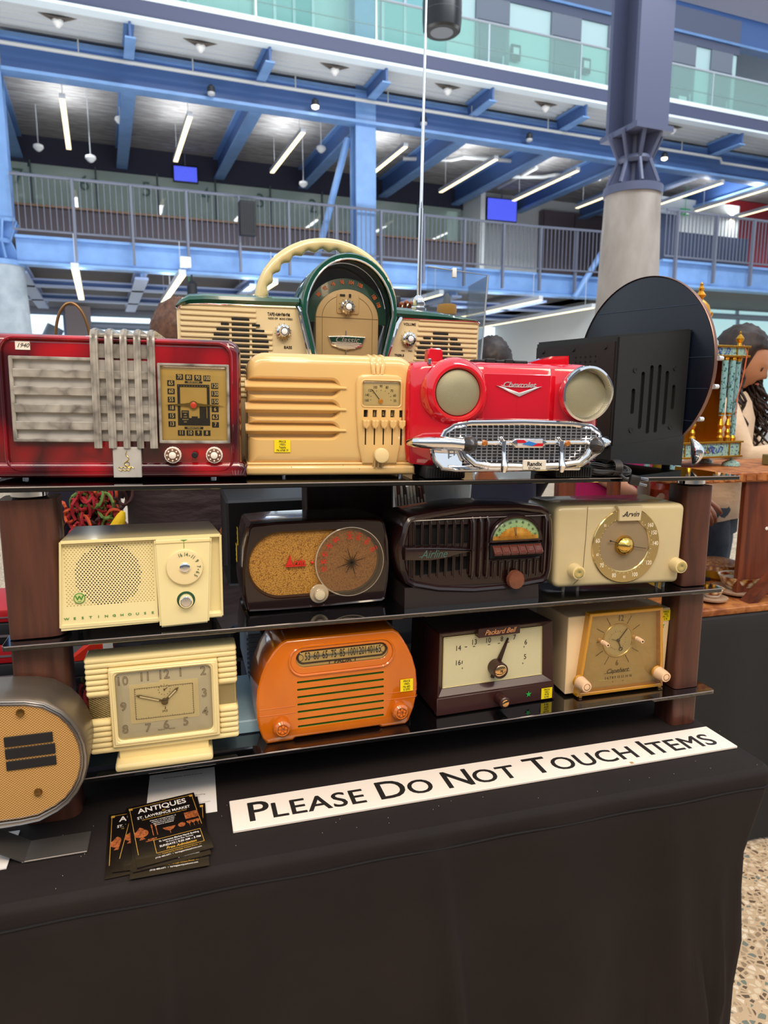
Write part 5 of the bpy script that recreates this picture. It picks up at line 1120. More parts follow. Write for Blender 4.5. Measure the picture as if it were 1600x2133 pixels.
# 9 ---- grey beige round dial ----
BEI = mat('warm grey painted metal', 'cdbd90', 0.3, coat=.35, var=('c4b48c', 8))
def arvin_round():
    t = thing('table_radio', 'beige radio with big round brass dial and two knobs', 'radio', (.647, 1.12, zs2(.665) + .0125), (0, R(.5), R(-5)), 'vintage radios'); t.scale = (.973, .973, .973)
    bm = N(); o = rrect(.002, .2735, .0, .1580, [.014, .010, .012, .014], 5)
    o = [(x + (.003 * (1 - z / .158) * (1 if x < .1 else -1.0)), z) for x, z in o]
    shell(bm, o, fillet(0, .150, .010, 4, .02)); b = obj('cabinet', bm, BEI, t)
    bm = N(); tube(bm, [(.0665, -.0003, .157), (.066, -.0006, .10), (.064, -.0006, .04), (.058, -.0006, .018), (.045, -.0004, .006)], .0005, 5); obj('seam_groove', bm, mat('seam brown', '6a5a3a', .6), b)
    BR = mat('brass dial ring', 'd8bf84', .16, .9); bm = N(); ring(bm, circ(.1492, .0795, .0705, 64, .0735), circ(.1460, .0810, .0510, 64, .0515), -.004, .002, .0015); d = obj('dial_ring', bm, BR, t)
    bm = N(); slab(bm, circ(.1460, .0810, .0515, 64, .052), -.0015, .003); f = obj('speaker_cloth', bm, weave('silver bronze cloth', 'b59f7c', '75664d', 3600, 3600, .35, .5), t)
    bm = N()
    for s, dg in (('55', 140), ('60', 170), ('65', 195), ('70', 217), ('80', 249), ('90', 270), ('100', 291), ('120', 325), ('140', 2), ('150', 22), ('160', 38)):
        a = R(dg); big = len(s) > 2 or s in ('60', '70', '80'); text(bm, s, .0115 if big else .007, (.1488 + .061 * math.cos(a), -.0046, .080 + .0625 * math.sin(a)), ext=.0002, sx=.75)
    for k in range(40): a = 2 * PI * k / 40; line(bm, (.1475 + .0535 * math.cos(a), .0805 + .0540 * math.sin(a)), (.1475 + .0550 * math.cos(a), .0805 + .0556 * math.sin(a)), .0006, -.0042)
    obj('dial_numerals', bm, mat('dial ivory print', 'f4ecd8', .4), d)
    bm = N(); slab(bm, [(.1285, .1285), (.1735, .1285), (.1745, .150), (.1760, .1575), (.1230, .1575), (.1272, .1500)], -.009, .002, .002); tb = obj('name_tab', bm, mat('beige enamel tab', 'd2c29a', .25, coat=.4), t)
    bm = N(); text(bm, 'Arvin', .0150, (.151, -.0095, .1415), ext=.0003, shear=.45, sx=1.0); tube(bm, [(.134, -.0094, .1395), (.140, -.0094, .1378)], .0004, 4); obj('lettering', bm, INK, tb)
    bm = N(); lathe(bm, [(.019, -.0005), (.0195, -.004), (.0155, -.012), (.0010, -.020)], (.1455, 0, .0805), 'y', 40); obj('brass_cone', bm, GOLD, t)
    bm = N(); tube(bm, [(.1138, -.006, .0905), (.135, -.006, .085)], .0009, 6); tube(bm, [(.155, -.006, .079), (.190, -.006, .0735)], .0007, 6); lathe(bm, [(.0018, -.005), (.0016, -.0072)], (.115, 0, .0902), 'y', 10); obj('pointer', bm, mat('dark bronze star'), t)
    KB = mat('beige knob', 'dcc894', .3, coat=.4)
    for x, z in ((.046, .034), (.2600, .0375)):
        bm = N(); lathe(bm, [(.0145, 0), (.0135, -.015), (.0125, -.020), (.0115, -.0205)], (x, 0, z), 'y', 32); k = obj('knob', bm, KB, t)
        bm = N(); lathe(bm, [(.0105, -.0200), (.0103, -.0216), (.0065, -.0210), (.001, -.0225)], (x, 0, z), 'y', 10); obj('knob_cap', bm, mat('gold dimpled cap', 'e8dc9a', .12, .9), k)
    for x in (.035, .065, .235, .25): bm = N(); lathe(bm, [(.003, -.0125), (.004, .002)], (x, .02, 0), 'z', 10); obj('foot', bm, mat('grey foot', '8a8478', .4), t)
arvin_round()

# 10 ---- ribbed cream clock ----
def jaz():
    CL = mat('cream bakelite clock', 'f0dca0', 0.3, coat=.35)
    t = thing('mantel_clock', 'ribbed cream art deco alarm clock on stepped foot', 'clock', (-.16, 1.098, Z3), (0, 0, R(-.5)))
    X0, X1, Z0, Z1, D = .004, .2315, .0255, .1835, .05
    bm = N(); o = rrect(X0 + .002, X1 - .002, Z0, Z1, .003, 2); shell(bm, o, [(.003, .001), (.005, 0), (D - .008, 0), (D, .006)]); b = obj('case', bm, CL, t)
    for zc in (.0325, .0415, .0505, .0595, .0685, .0775):
        bm = N(); full = zc < .04
        bm.free()
        for a, c in (((X0, X1),) if full else ((X0, .0385), (.2005, X1))): bm = N(); shell(bm, rrect(a, c, zc - .0046, zc + .0046, .0044, 4), [(-.003, .0035), (-.002, .0015), (.001, 0), (D * .8, 0)]); obj('rib', bm, CL, b)
    for k, zc in enumerate((.1265, .1355, .1445, .1535, .1625, .1715, .1795)):
        bm = N(); full = zc > .168
        bm.free()
        for a, c in (((X0, X1),) if full else ((X0, .0385), (.2005, X1))): bm = N(); shell(bm, rrect(a, c, zc - .0046, zc + .0046, .0044, 4), [(-.003, .0035), (-.002, .0015), (.001, 0), (D * .8, 0)]); obj('rib', bm, CL, b)
    bm = N(); ring(bm, rrect(.038, .201, .0385, .167, .002, 3), rrect(.0470, .1905, .0490, .1590, .008, 3), -.009, .004, .0015); obj('bezel', bm, CL, t)
    bm = N(); ring(bm, rrect(.0415, .1970, .0430, .1635, .002, 3), rrect(.0450, .1925, .0470, .1610, .006, 3), -.0105, -.006, .001); obj('inner_bezel', bm, CL, t)
    for a, c in ((.006, .039), (.2, .2295)): bm = N(); box(bm, a, c, .003, D - .004, .084, .1205, .001, seg=1); obj('brass_band', bm, mat('aged brass sheet', 'a58a48', .25, .85), t)
    bm = N(); box(bm, .0465, .191, -.003, .001, .0485, .1595); f = obj('dial_face', bm, mat('clock silver grey', 'c8c4b4', .4), t)
    bm = N(); slab(bm, rrect(.0665, .1700, .0725, .1365, .001, 1), -.0036, -.003); slab(bm, circ(.1185, .1295, .0115, 30)[::-1][::-1], -.0037, -.003); obj('dial_centre', bm, mat('clock cream centre', 'ddd0a6', .45), f)
    bm = N(); NUM = mat('numeral grey brown', '6e6258', .5)
    for s, x, z in (('10', .057, .1440), ('11', .0905, .1475), ('12', .1185, .1480), ('1', .144, .1490), ('2', .1785, .1475), ('3', .1790, .1105), ('4', .1790, .0790), ('5', .1485, .0660), ('6', .1185, .0640), ('7', .091, .0625), ('8', .0575, .0645), ('9', .057, .1020)): text(bm, s, .0195, (x, -.0036, z), ext=.0003, bold=.012, sx=.95)
    obj('numerals', bm, NUM, f); bm = N()
    for s, x, z in (('10', .057, .1440), ('11', .0905, .1475), ('12', .1185, .1480), ('1', .144, .1490), ('2', .1785, .1475), ('3', .1790, .1105), ('4', .1790, .0790), ('5', .1485, .0660), ('6', .1185, .0640), ('7', .091, .0625), ('8', .0575, .0645), ('9', .057, .1020)): text(bm, s, .0190, (x, -.0042, z), ext=.0002, bold=-.018, sx=.95)
    obj('numeral_inlay', bm, mat('numeral inlay', 'b0a894', .5), f)
    bm = N(); ring(bm, rrect(.0740, .1620, .0790, .1300, .0005, 1), rrect(.0744, .1616, .0794, .1296, .0005, 1), -.0042, -.0038)
    for k in range(25):
        x = .0745 + .0036 * k; box(bm, x, x + .0005, -.0042, -.0038, .1282 - (.001 if k % 5 == 0 else 0), .1298); box(bm, x, x + .0005, -.0042, -.0038, .0792, .0806 + (.001 if k % 5 == 0 else 0))
    for k in range(14):
        z = .081 + .0036 * k; box(bm, .0742, .0758, -.0042, -.0038, z, z + .0005); box(bm, .1604, .1618, -.0042, -.0038, z, z + .0005)
    for k in range(12): a = k * PI / 6; line(bm, (.1185 + .008 * math.cos(a), .1240 + .0076 * math.sin(a)), (.1185 + .0098 * math.cos(a), .1240 + .0094 * math.sin(a)), .0006, -.0040)
    line(bm, (.1185, .124), (.1235, .1275), .0009, -.0046); text(bm, 'JAZ', .0042, (.1180, -.0042, .0885), ext=.0001, sx=1.2); slab(bm, [(.1175, .0905), (.1195, .0925), (.1190, .0965), (.1180, .0940)], -.0043, -.0038); text(bm, 'MADE IN        FRANCE', .0026, (.1185, -.0042, .0575), ext=.0001)
    obj('minute_track', bm, mat('track brown', '5a4534', .5), f)
    cx, cz = .1183, .1050; HB = mat('bronze hand', '6e6042', .3, .7); LU = mat('lume cream', 'e8dcb8', .5)
    for nm, tx, tz, w_ in (('minute_hand', .0762, .1195, .0042), ('hour_hand', .1400, .1262, .0046)):
        bm = N(); a, b_ = Vector((cx, cz)), Vector((tx, tz)); d = (b_ - a).normalized(); n_ = Vector((-d.y, d.x)) * w_ / 2
        P = [a + d * .004 - n_ * .8, b_ - d * .005 - n_, b_, b_ - d * .005 + n_, a + d * .004 + n_ * .8]; slab(bm, [tuple(p) for p in P], -.0065, -.0052); h = obj(nm, bm, HB, t)
        bm = N(); n2 = n_ * .5; slab(bm, [tuple(p) for p in (a + d * .009 - n2, b_ - d * .006 - n2, b_ - d * .006 + n2, a + d * .009 + n2)], -.0070, -.0064); obj('lume', bm, LU, h)
    bm = N(); lathe(bm, [(.0052, -.004), (.0052, -.0075), (.003, -.0085)], (cx, 0, cz), 'y', 24); obj('hand_hub', bm, HB, t)
    bm = N(); lathe(bm, [(.0016, -.004), (.0014, -.0058)], (.1185, 0, .1240), 'y', 12); obj('alarm_hub', bm, HB, f)
    bm = N(); shell(bm, rrect(.0470, .1905, .0490, .1590, .008, 4), [(-.0115, .022), (-.0105, .012), (-.0085, .004), (-.0065, 0)], cap1=False); obj('domed_glass', bm, glassy('clear lens'), t)
    bm = N(); box(bm, .0455, .1825, .004, .045, .008, .027, .001, seg=1); obj('neck', bm, CL, t)
    bm = N(); shell(bm, rrect(.0400, .1885, .0, .0130, .005, 4), [(-.016, .004), (-.014, .0008), (-.010, 0), (.05, 0)]); obj('foot_plinth', bm, CL, t)
jaz()

# 11 ---- orange catalin radio ----
def fada():
    ORM = mat('orange catalin', 'dc7200', 0.13, coat=.8, var=('c86400', 6, (1, 1, 1), .8)); ORD = mat('amber catalin knob', 'c8691a', .15, coat=1)
    t = thing('table_radio', 'glossy orange radio with green slots and long oval dial', 'radio', (.105, 1.105, Z3 + .0005), (0, 0, R(1)), 'vintage radios')
    bm = N(); o = [(.0125, .0005), (.0555, .0005), (.0605, .0045), (.2085, .0045), (.2135, .0005), (.2580, .0005), (.2640, .006), (.2735, .03), (.2785, .055), (.2795, .072), (.2770, .10), (.2700, .125), (.2610, .145), (.2500, .1635), (.2440, .1725), (.2340, .1795), (.05, .1795), (.0400, .1755), (.0270, .1610), (.0150, .1430), (.006, .122), (-.001, .098), (-.0035, .075), (-.003, .05), (-.0005, .03), (.005, .012)]
    shell(bm, o, [(.0, .0045), (.0012, .002), (.004, 0), (.05, -.001), (.118, .003), (.128, .010)]); b = obj('cabinet', bm, ORM, t, 40)
    c = N(); g = .01315
    for k in range(7): z = .1040 - g * k; shell(c, rrect(.0645, .2170, z - .0018, z + .0018, .0017, 3), [(-.01, 0), (.004, 0)])
    shell(c, rrect(.0635, .2240, .1295, .1595, .0145, 8), [(-.01, 0), (.003, 0)])
    cut(b, c, mat('green slot', '47701a', .5))
    bm = N(); ring(bm, rrect(.0500, .2370, .1135, .1675, .0265, 8), rrect(.0545, .2325, .1180, .1640, .0225, 8), -.0035, .002, .0018); ring(bm, rrect(.0545, .2325, .1180, .1640, .0225, 8), rrect(.0635, .2240, .1295, .1590, .0145, 8), -.0012, .002, .0008); obj('dial_surround', bm, ORM, t)
    bm = N(); slab(bm, rrect(.0632, .2243, .1293, .1593, .0147, 8), .0012, .003); f = obj('dial_face', bm, mat('dial tan', 'cdb274', .35), t)
    bm = N(); ring(bm, rrect(.0650, .2225, .1345, .1580, .0117, 8), rrect(.0685, .2190, .1375, .1560, .0092, 8), .0006, .0012); box(bm, .0655, .083, .0007, .0012, .137, .156) if False else None
    for x in (.0705, .2170): ring(bm, circ(x, .1465, .0062, 20), circ(x, .1465, .0056, 20), .0002, .0008)
    obj('dial_border', bm, mat('dial maroon', '2e1210', .4), f)
    bm = N(); box(bm, .0800, .2085, .0008, .0012, .1435, .1495); obj('dial_stripe', bm, mat('dial steel stripe', 'a8a694', .3, .4), f)
    bm = N()
    for k, s in enumerate(('53', '60', '65', '75', '85', '100', '120', '140', '165')): text(bm, s, .0195, (.0835 + .0150 * k + (.001 if k > 4 else 0), .0006, .1470), ext=.0002, sx=.52)
    text(bm, 'FADA', .0092, (.1440, .0004, .1335), ext=.0002, sx=1.3, bold=.02); box(bm, .120, .1215, .0006, .001, .1305, .137); box(bm, .165, .1665, .0006, .001, .1305, .137)
    obj('dial_print', bm, INK, f)
    bm = N(); box(bm, .085, .206, -.0002, .0004, .1462, .1468); obj('pointer', bm, mat('dark bronze star'), f)
    bm = N(); shell(bm, rrect(.0640, .2235, .1300, .1588, .0142, 8), [(-.0022, .006), (-.0016, .002), (.0004, 0)], cap1=False); obj('dial_lens', bm, glassy('clear lens'), t)
    for x, z in ((.0370, .0290), (.2455, .0295)):
        bm = N(); lathe(bm, [(.0145, .001), (.0150, -.004), (.0140, -.010), (.0105, -.0135), (.009, -.0130), (.0085, -.0105), (.002, -.0105)], (x, 0, z), 'y', 40, flute=.02); k = obj('knob', bm, ORD, t)
        bm = N()
        for q in range(6): a = q * PI / 3 + .4; lathe(bm, [(.003, -.0100), (.0026, -.0135), (.001, -.0145)], (x + .0055 * math.cos(a), 0, z + .0055 * math.sin(a)), 'y', 10)
        obj('knob_boss', bm, ORM, k)
    bm = N()
    for z in (.0635, .0515): tube(bm, [(-.0028, .006, z), (.001, .0002, z), (.055, -.0002, z), (.0605, -.0002, z)], .0007, 6)
    obj('belt_line', bm, ORM, t); bm = N()
    for z in (.0635, .0515): tube(bm, [(.2225, -.0002, z), (.277, .0002, z), (.2800, .006, z)], .0007, 6)
    obj('belt_line', bm, ORM, t)
    sticker(t, .2585, .0752, .0235, .0225, ['PRICE', "1940's", 'Mx 683', '$ 2395'])
fada()

# 12 ---- brown needle dial radio ----
def packard():
    BRN3 = mat('oxblood brown plastic', '351715', 0.36, coat=.12)
    t = thing('table_radio', 'dark brown radio with cream cloth front and long needle pointer', 'radio', (.425, 1.125, Z3 + .0055), (0, 0, R(2.4)), 'vintage radios')
    D = .15
    bm = N(); tb = N(); loft(tb, [[(.0015, .0, -.003), (.2455, .0, -.003), (.2440, .0, .0290), (.2385, .0, .1525), (.0045, .0, .1525), (.0030, .0, .0290)], [(.004, D, .002), (.243, D, .002), (.241, D, .03), (.232, D, .150), (.010, D, .150), (.007, D, .03)]], smooth=False); bmesh.ops.bevel(tb, geom=tb.edges[:], offset=.0015, segments=1, affect='EDGES'); merge(bm, tb); b = obj('cabinet', bm, BRN3, t)
    c = N(); loft(c, [[(.0040, -.01, .0300), (.2430, -.01, .0300), (.2378, -.01, .1520), (.0052, -.01, .1520)], [(.0048, -.0005, .0310), (.2422, -.0005, .0310), (.2368, -.0005, .1512), (.0058, -.0005, .1512)], [(.0165, .010, .0435), (.2240, .010, .0435), (.2200, .010, .1400), (.0175, .010, .1400)], [(.0165, .013, .0435), (.2240, .013, .0435), (.2200, .013, .1400), (.0175, .013, .1400)]], smooth=False); cut(b, c)
    bm = N(); tb = N(); loft(tb, [[(.0005, -.004, -.0035), (.2470, -.004, -.0035), (.2450, -.001, .0290), (.0020, -.001, .0290)], [(.0005, .01, -.0035), (.2470, .01, -.0035), (.2450, .01, .0290), (.0020, .01, .0290)]], smooth=False); bmesh.ops.bevel(tb, geom=tb.edges[:], offset=.0012, segments=1, affect='EDGES'); merge(bm, tb); obj('lower_sill', bm, BRN3, t)
    bm = N(); loft(bm, [[(.0165, .0095, .0437), (.2238, .0095, .0437), (.2200, .0095, .1398), (.0177, .0095, .1398)], [(.0165, .012, .0437), (.2238, .012, .0437), (.2200, .012, .1398), (.0177, .012, .1398)]], smooth=False); f = obj('cloth_front', bm, weave('cream twill cloth', 'f0e8c0', 'b0a678', 3400, 4200, .7, 0, .25), t)
    bm = N(); P = [(.0165, .0437), (.2238, .0437), (.2200, .1398), (.0177, .1398)]
    for a in range(4): tube(bm, [(P[a][0], .0088, P[a][1]), (P[(a + 1) % 4][0], .0088, P[(a + 1) % 4][1])], .0009, 6)
    obj('gold_piping', bm, mat('pale gold piping', 'd8c890', .3, .6), f)
    bm = N()
    for s, x, z in (('16', .0468, .0885), ('14', .0468, .1165), ('13', .0790, .1245), ('10', .1075, .1245), ('8', .1360, .1240), ('7', .1625, .1245), ('6', .1870, .1120), ('5', .1865, .0830)): text(bm, s, .0140, (x, .0092, z), ext=.0002, sx=.88)
    for x, z in ((.0625, .1175), (.079, .1165), (.1095, .1165), (.130, .1165), (.1495, .1165)): box(bm, x - .0022, x + .0022, .0088, .0094, z - .0004, z + .0006)
    for x, z in ((.0555, .0905), (.0552, .0875), (.0558, .0775), (.1835, .1035), (.182, .0710)): box(bm, x - .0006, x + .0006, .0088, .0094, z - .0015, z + .0012)
    obj('numerals', bm, INK, f)
    bm = N(); box(bm, .0795, .1652, -.007, .012, .1375, .1555, .0012, seg=1); bd = obj('name_badge', bm, BRN3, t)
    bm = N(); text(bm, 'Packard Bell', .0135, (.1225, -.0075, .1462), ext=.0003, shear=.45, sx=.93, bold=.008); obj('lettering', bm, mat('copper gold print', 'e0a070', .3, .4), bd)
    cx, cz = .1232, .0720
    bm = N(); lathe(bm, [(.0155, .009), (.0150, -.010), (.0148, -.014), (.0135, -.0148)], (cx, 0, cz), 'y', 36); k = obj('dial_knob', bm, BRN3, t)
    bm = N(); lathe(bm, [(.0120, -.0147), (.010, -.0162), (.004, -.0172)], (cx, 0, cz), 'y', 32); cp = obj('knob_cap', bm, mat('rose gold cap', 'e8bc84', .08, 1.0), k)
    bm = N(); text(bm, 'PB', .008, (cx, -.0175, cz), ext=.0002, sx=.7); obj('lettering', bm, mat('dark bronze star'), k)
    bm = N(); d = Vector((.0255, .060)).normalized(); n_ = Vector((-d.y, d.x)); a = Vector((cx, cz))
    P = [a + d * .010 - n_ * .0045, a + d * .058 - n_ * .0012, a + d * .060, a + d * .058 + n_ * .0012, a + d * .010 + n_ * .0045]; slab(bm, [tuple(p) for p in P], .002, .0065, .0008)
    P = [a - d * .012 - n_ * .003, a - d * .021 - n_ * .003, a - d * .021 + n_ * .003, a - d * .012 + n_ * .003]; slab(bm, [tuple(p) for p in P][::-1], .002, .0065); obj('needle_pointer', bm, mat('needle brown', '2c1412', .3), t)
    knob(t, .1275, .0140, .0110, .024, BRN3, -.003, mat('rose gold cap'))
    bm = N(); slab(bm, star(.189, .0130, .0062), -.0045, -.0036); obj('green_star', bm, GRN, t)
    sticker(t, .2285, .0095, .0235, .0215, ['PRICE', '1950 s', '99 PR', '$ 295'], y=-.0038)
    for x in (.02, .225):
        for y in (.02, .13): bm = N(); lathe(bm, [(.005, -.0058), (.006, .0)], (x, y, 0), 'z', 10); obj('foot', bm, RUB, t)
packard()

# 13 ---- cream clock radio with trapezoid lens ----
def capehart():
    CP = mat('peach cream plastic', 'eed0a0', 0.35, coat=.2); AMB = mat('amber lucite edge', 'c88a10', .12, coat=1)
    t = thing('clock_radio', 'peach cream clock radio with amber edged clear dial front', 'radio', (.694, 1.135, Z3 + .005), (0, 0, R(-.6)), 'vintage radios')
    D = .135; bm = N(); tb = N()
    loft(tb, [[(.0018, 0, .0), (.2250, 0, .0), (.2300, 0, .1560), (.0022, 0, .1560)], [(.006, D, .004), (.220, D, .004), (.224, D, .153), (.006, D, .153)]], smooth=False); bmesh.ops.bevel(tb, geom=tb.edges[:], offset=.0012, segments=1, affect='EDGES'); merge(bm, tb); b = obj('cabinet', bm, CP, t)
    L = [(.0235, .001), (.2085, .001), (.1975, .1600), (.0420, .1600)]
    bm = N(); slab(bm, L, -.003, .002); f = obj('dial_back', bm, mat('taupe dial back', 'c6b082', .35, .1), t)
    bm = N(); ring(bm, [(.0195, -.0008), (.2125, -.0008), (.2005, .1640), (.0390, .1640)], [(.0265, .006), (.2055, .006), (.1945, .1575), (.0450, .1575)], -.016, .0, .0012); obj('amber_frame', bm, AMB, t)
    bm = N(); ring(bm, circ(.1110, .1010, .0345, 48), circ(.1110, .1010, .0310, 48), -.0055, -.002, .001); obj('clock_ring', bm, mat('champagne ring', 'd8c494', .2, .7), t)
    bm = N(); slab(bm, circ(.1110, .1010, .0312, 48), -.0042, -.003); c = obj('clock_disc', bm, mat('clock cream disc', 'c9bd9a', .35), t)
    bm = N()
    for k in range(12):
        if k in (3, 9): continue
        a = k * PI / 6; dx, dz = math.cos(a), math.sin(a)
        if k in (0, 6):
            line(bm, (.1110 + .037 * dx, .1010), (.1110 + .048 * dx, .1010), .0009, -.0036); continue
        line(bm, (.1110 + .0370 * dx, .1010 + .0370 * dz), (.1110 + .0550 * dx, .1010 + .0550 * dz), .0009, -.0036)
    text(bm, '12', .0165, (.1150, -.0036, .1450), ext=.0002, sx=.8); text(bm, '6', .0155, (.1115, -.0036, .0540), ext=.0002, sx=.85)
    text(bm, 'Capehart', .0125, (.1130, -.0036, .0385), ext=.0002, shear=.45, sx=1.05, bold=.01); line(bm, (.084, .0345), (.142, .0352), .0005, -.0036)
    text(bm, '5 6 7 8 9 10 12 14 16', .0078, (.1165, -.0036, .0245), ext=.0002, sx=.9); text(bm, '◦            ◦', .006, (.116, -.0036, .0160), ext=.0002)
    obj('dial_print', bm, mat('dial umber', '4a3f30', .5), f)
    bm = N(); box(bm, .0720, .0920, -.0037, -.0031, .0205, .0222); obj('dial_slider', bm, mat('badge lime'), f)
    bm = N()
    for k in range(24): a = k * PI / 12; line(bm, (.1090 + .0170 * math.cos(a), .1010 + .0170 * math.sin(a)), (.1090 + (.0200 if k % 2 else .0185) * math.cos(a), .1010 + (.0200 if k % 2 else .0185) * math.sin(a)), .0005, -.0044)
    line(bm, (.1105, .1015), (.1290, .1245), .0022, -.0060); line(bm, (.1105, .1010), (.1165, .0850), .0018, -.0060); ring(bm, circ(.1170, .0835, .0042, 20), circ(.1170, .0835, .0030, 20), -.0062, -.0052); line(bm, (.0950, .1050), (.111, .101), .0008, -.0056)
    lathe(bm, [(.0035, -.004), (.003, -.0072)], (.1105, 0, .1012), 'y', 14)
    obj('clock_hands', bm, mat('dial umber'), c)
    bm = N(); slab(bm, [(.0265, .006), (.2055, .006), (.1945, .1575), (.0450, .1575)], -.0150, -.0140); obj('clear_front', bm, glassy('clear lens'), t)
    KN = mat('blush knob', 'f0c8a0', .3, coat=.3)
    for x, z in ((.0225, .0305), (.1975, .0305)):
        bm = N(); lathe(bm, [(.0135, -.014), (.0125, -.017), (.0130, -.020)], (x, 0, z), 'y', 28); k = obj('knob_collar', bm, AMB, t)
        bm = N(); lathe(bm, [(.0128, -.018), (.0112, -.036), (.0098, -.0425), (.0085, -.043)], (x, 0, z), 'y', 28); k = obj('knob', bm, KN, t)
        bm = N(); lathe(bm, [(.0068, -.0428), (.0066, -.0434), (.004, -.0425)], (x, 0, z), 'y', 20); obj('knob_cap', bm, mat('copper cap', 'b07a48', .2, .9), k)
    for x, z in ((.0690, .1055), (.1450, .1055)):
        bm = N(); lathe(bm, [(.0040, -.004), (.0042, -.016), (.0030, -.017), (.0048, -.019), (.0042, -.032), (.0036, -.034)], (x, 0, z), 'y', 20); lathe(bm, [(.002, .0), (.002, -.01)], (x, 0, z), 'y', 8); k = obj('small_knob', bm, KN, t)
        bm = N(); lathe(bm, [(.0018, -.0336), (.0017, -.0345)], (x, 0, z), 'y', 12); obj('knob_cap', bm, BLK, k)
    for x in (.0285, .2070): bm = N(); box(bm, x - .0035, x + .0035, -.014, -.006, -.0048, .03, .001, seg=1); obj('leg', bm, AMB, t)
    for x in (.02, .205): bm = N(); box(bm, x - .005, x + .005, .09, .12, -.0048, .002); obj('foot', bm, RUB, t)
    sticker(t, .2185, .1415, .0205, .0215, ['PRICE', '1954', 'Mx 175', '$ 2%'])
    bm = N(); slab(bm, star(.2130, .1205, .0062), -.0008, .0); obj('green_star', bm, GRN, t)
capehart()

# 14 ---- grey rounded wedge speaker on steel stand ----
def grey_speaker():
    PEW = mat('brushed pewter', '85786a', .36, .7, var=('655a4f', 6, (.4, 1, 1))); BUR = weave('burlap weave', 'dcae68', '7a4e1c', 1500, 1700, .9, 0, .3)
    t = thing('desk_speaker', 'pewter framed rounded speaker with burlap front on bent metal stand', 'speaker', (-.27, 1.01, TZ + .0012))
    # outline, right half measured, left half mirrored about x=-.035
    half = [(.0, .0575), (.030, .0570), (.055, .0590), (.0800, .0700), (.0960, .0810), (.1080, .0960), (.1170, .1130), (.1225, .1330), (.1238, .1500), (.1220, .1700), (.1164, .1885), (.1075, .2060), (.0960, .2210), (.0735, .2380), (.050, .2450), (.0180, .2485), (-.01, .2495)]
    cx = -.060
    o = half + [(2 * cx - x, z) for x, z in half[::-1]]
    o = [p for i, p in enumerate(o) if math.dist(p, o[i - 1]) > .004]
    bm = N(); shell(bm, o, [(.004, .0075), (-.002, .0065), (-.0045, .0045), (-.002, .0015), (.003, .0005), (.008, 0), (.085, .002), (.098, .010)], cap0=False); shell(bm, off(o, .0075), [(.004, 0), (.008, 0)], cap1=False); b = obj('metal_case', bm, PEW, t, 60)
    bm = N()
    for ins, r, y in ((.0075, .0017, -.001), (.0035, .0016, -.0035), (.0110, .0013, .002)):
        q = off(o, ins); tube(bm, [(x, y, z) for x, z in q], r, 6, closed=True)
    obj('rim_beads', bm, mat('bright pewter', '9a9490', .25, .9), b)
    bm = N(); slab(bm, off(o, .010), .0010, .008); f = obj('burlap_front', bm, BUR, t)
    for z0, z1, x1 in ((.1770, .1915, .0795), (.1590, .1740, .0815), (.1420, .1555, .0815)):
        bm = N(); box(bm, .018, x1, -.0012, .0012, z0, z1, .0006, seg=1); obj('black_bar', bm, mat('felt black', '141214', .8), t)
    for x, z in ((.0412, .2245), (.0548, .1035), (-.155, .2245), (-.165, .105)): bm = N(); lathe(bm, [(.0055, .002), (.0054, -.001), (.004, -.0035), (.001, -.0042)], (x, 0, z), 'y', 20); obj('round_stud', bm, mat('antique bronze stud', '7d6238', .3, .9), t)
    ST = mat('dark pewter plate', '6a6561', .42, .7, var=('7a7570', 5))
    bm = N(); P = [(.1155, .0, .036), (.0480, .0, .0015), (.0400, .0, .0), (-.14, .0, .0), (-.21, 0, .036)]
    P = [(.112, .003), (.1095, -.001), (.0, .0), (.0, .0)]
    ang = [[(.1165, -.012, .000), (.0505, -.012, .0)], ]
    pts = [(.1110, -.016), (.0400, -.016), (.0150, .004), (-.05, .060), (-.06, .060), (-.11, .060), (-.13, .060), (-.155, .02), (-.19, -.016), (-.23, -.016)]
    rings = []
    # flat foot bar with an upright plate that carries the case
    tb = N(); box(tb, .0260, .1130, -.004, .046, .0, .003, .0008, seg=1); merge(bm, tb); tb = N(); box(tb, -.235, -.15, -.004, .046, .0, .003, .0008, seg=1); merge(bm, tb)
    loft(bm, [[(.0300, -.004, .0), (.0300, .046, .0), (.0300, .046, .003), (.0300, -.004, .003)], [(-.020, .000, .030), (-.020, .05, .030), (-.020, .05, .033), (-.020, .0, .033)], [(-.035, .02, .058), (-.035, .07, .058), (-.035, .07, .061), (-.035, .02, .061)], [(-.085, .02, .058), (-.085, .07, .058), (-.085, .07, .061), (-.085, .02, .061)], [(-.10, .0, .030), (-.10, .05, .03), (-.10, .05, .033), (-.10, 0, .033)], [(-.155, -.004, .0), (-.155, .046, .0), (-.155, .046, .003), (-.155, -.004, .003)]], smooth=False)
    obj('bent_stand', bm, ST, t)
    return t
grey_speaker()
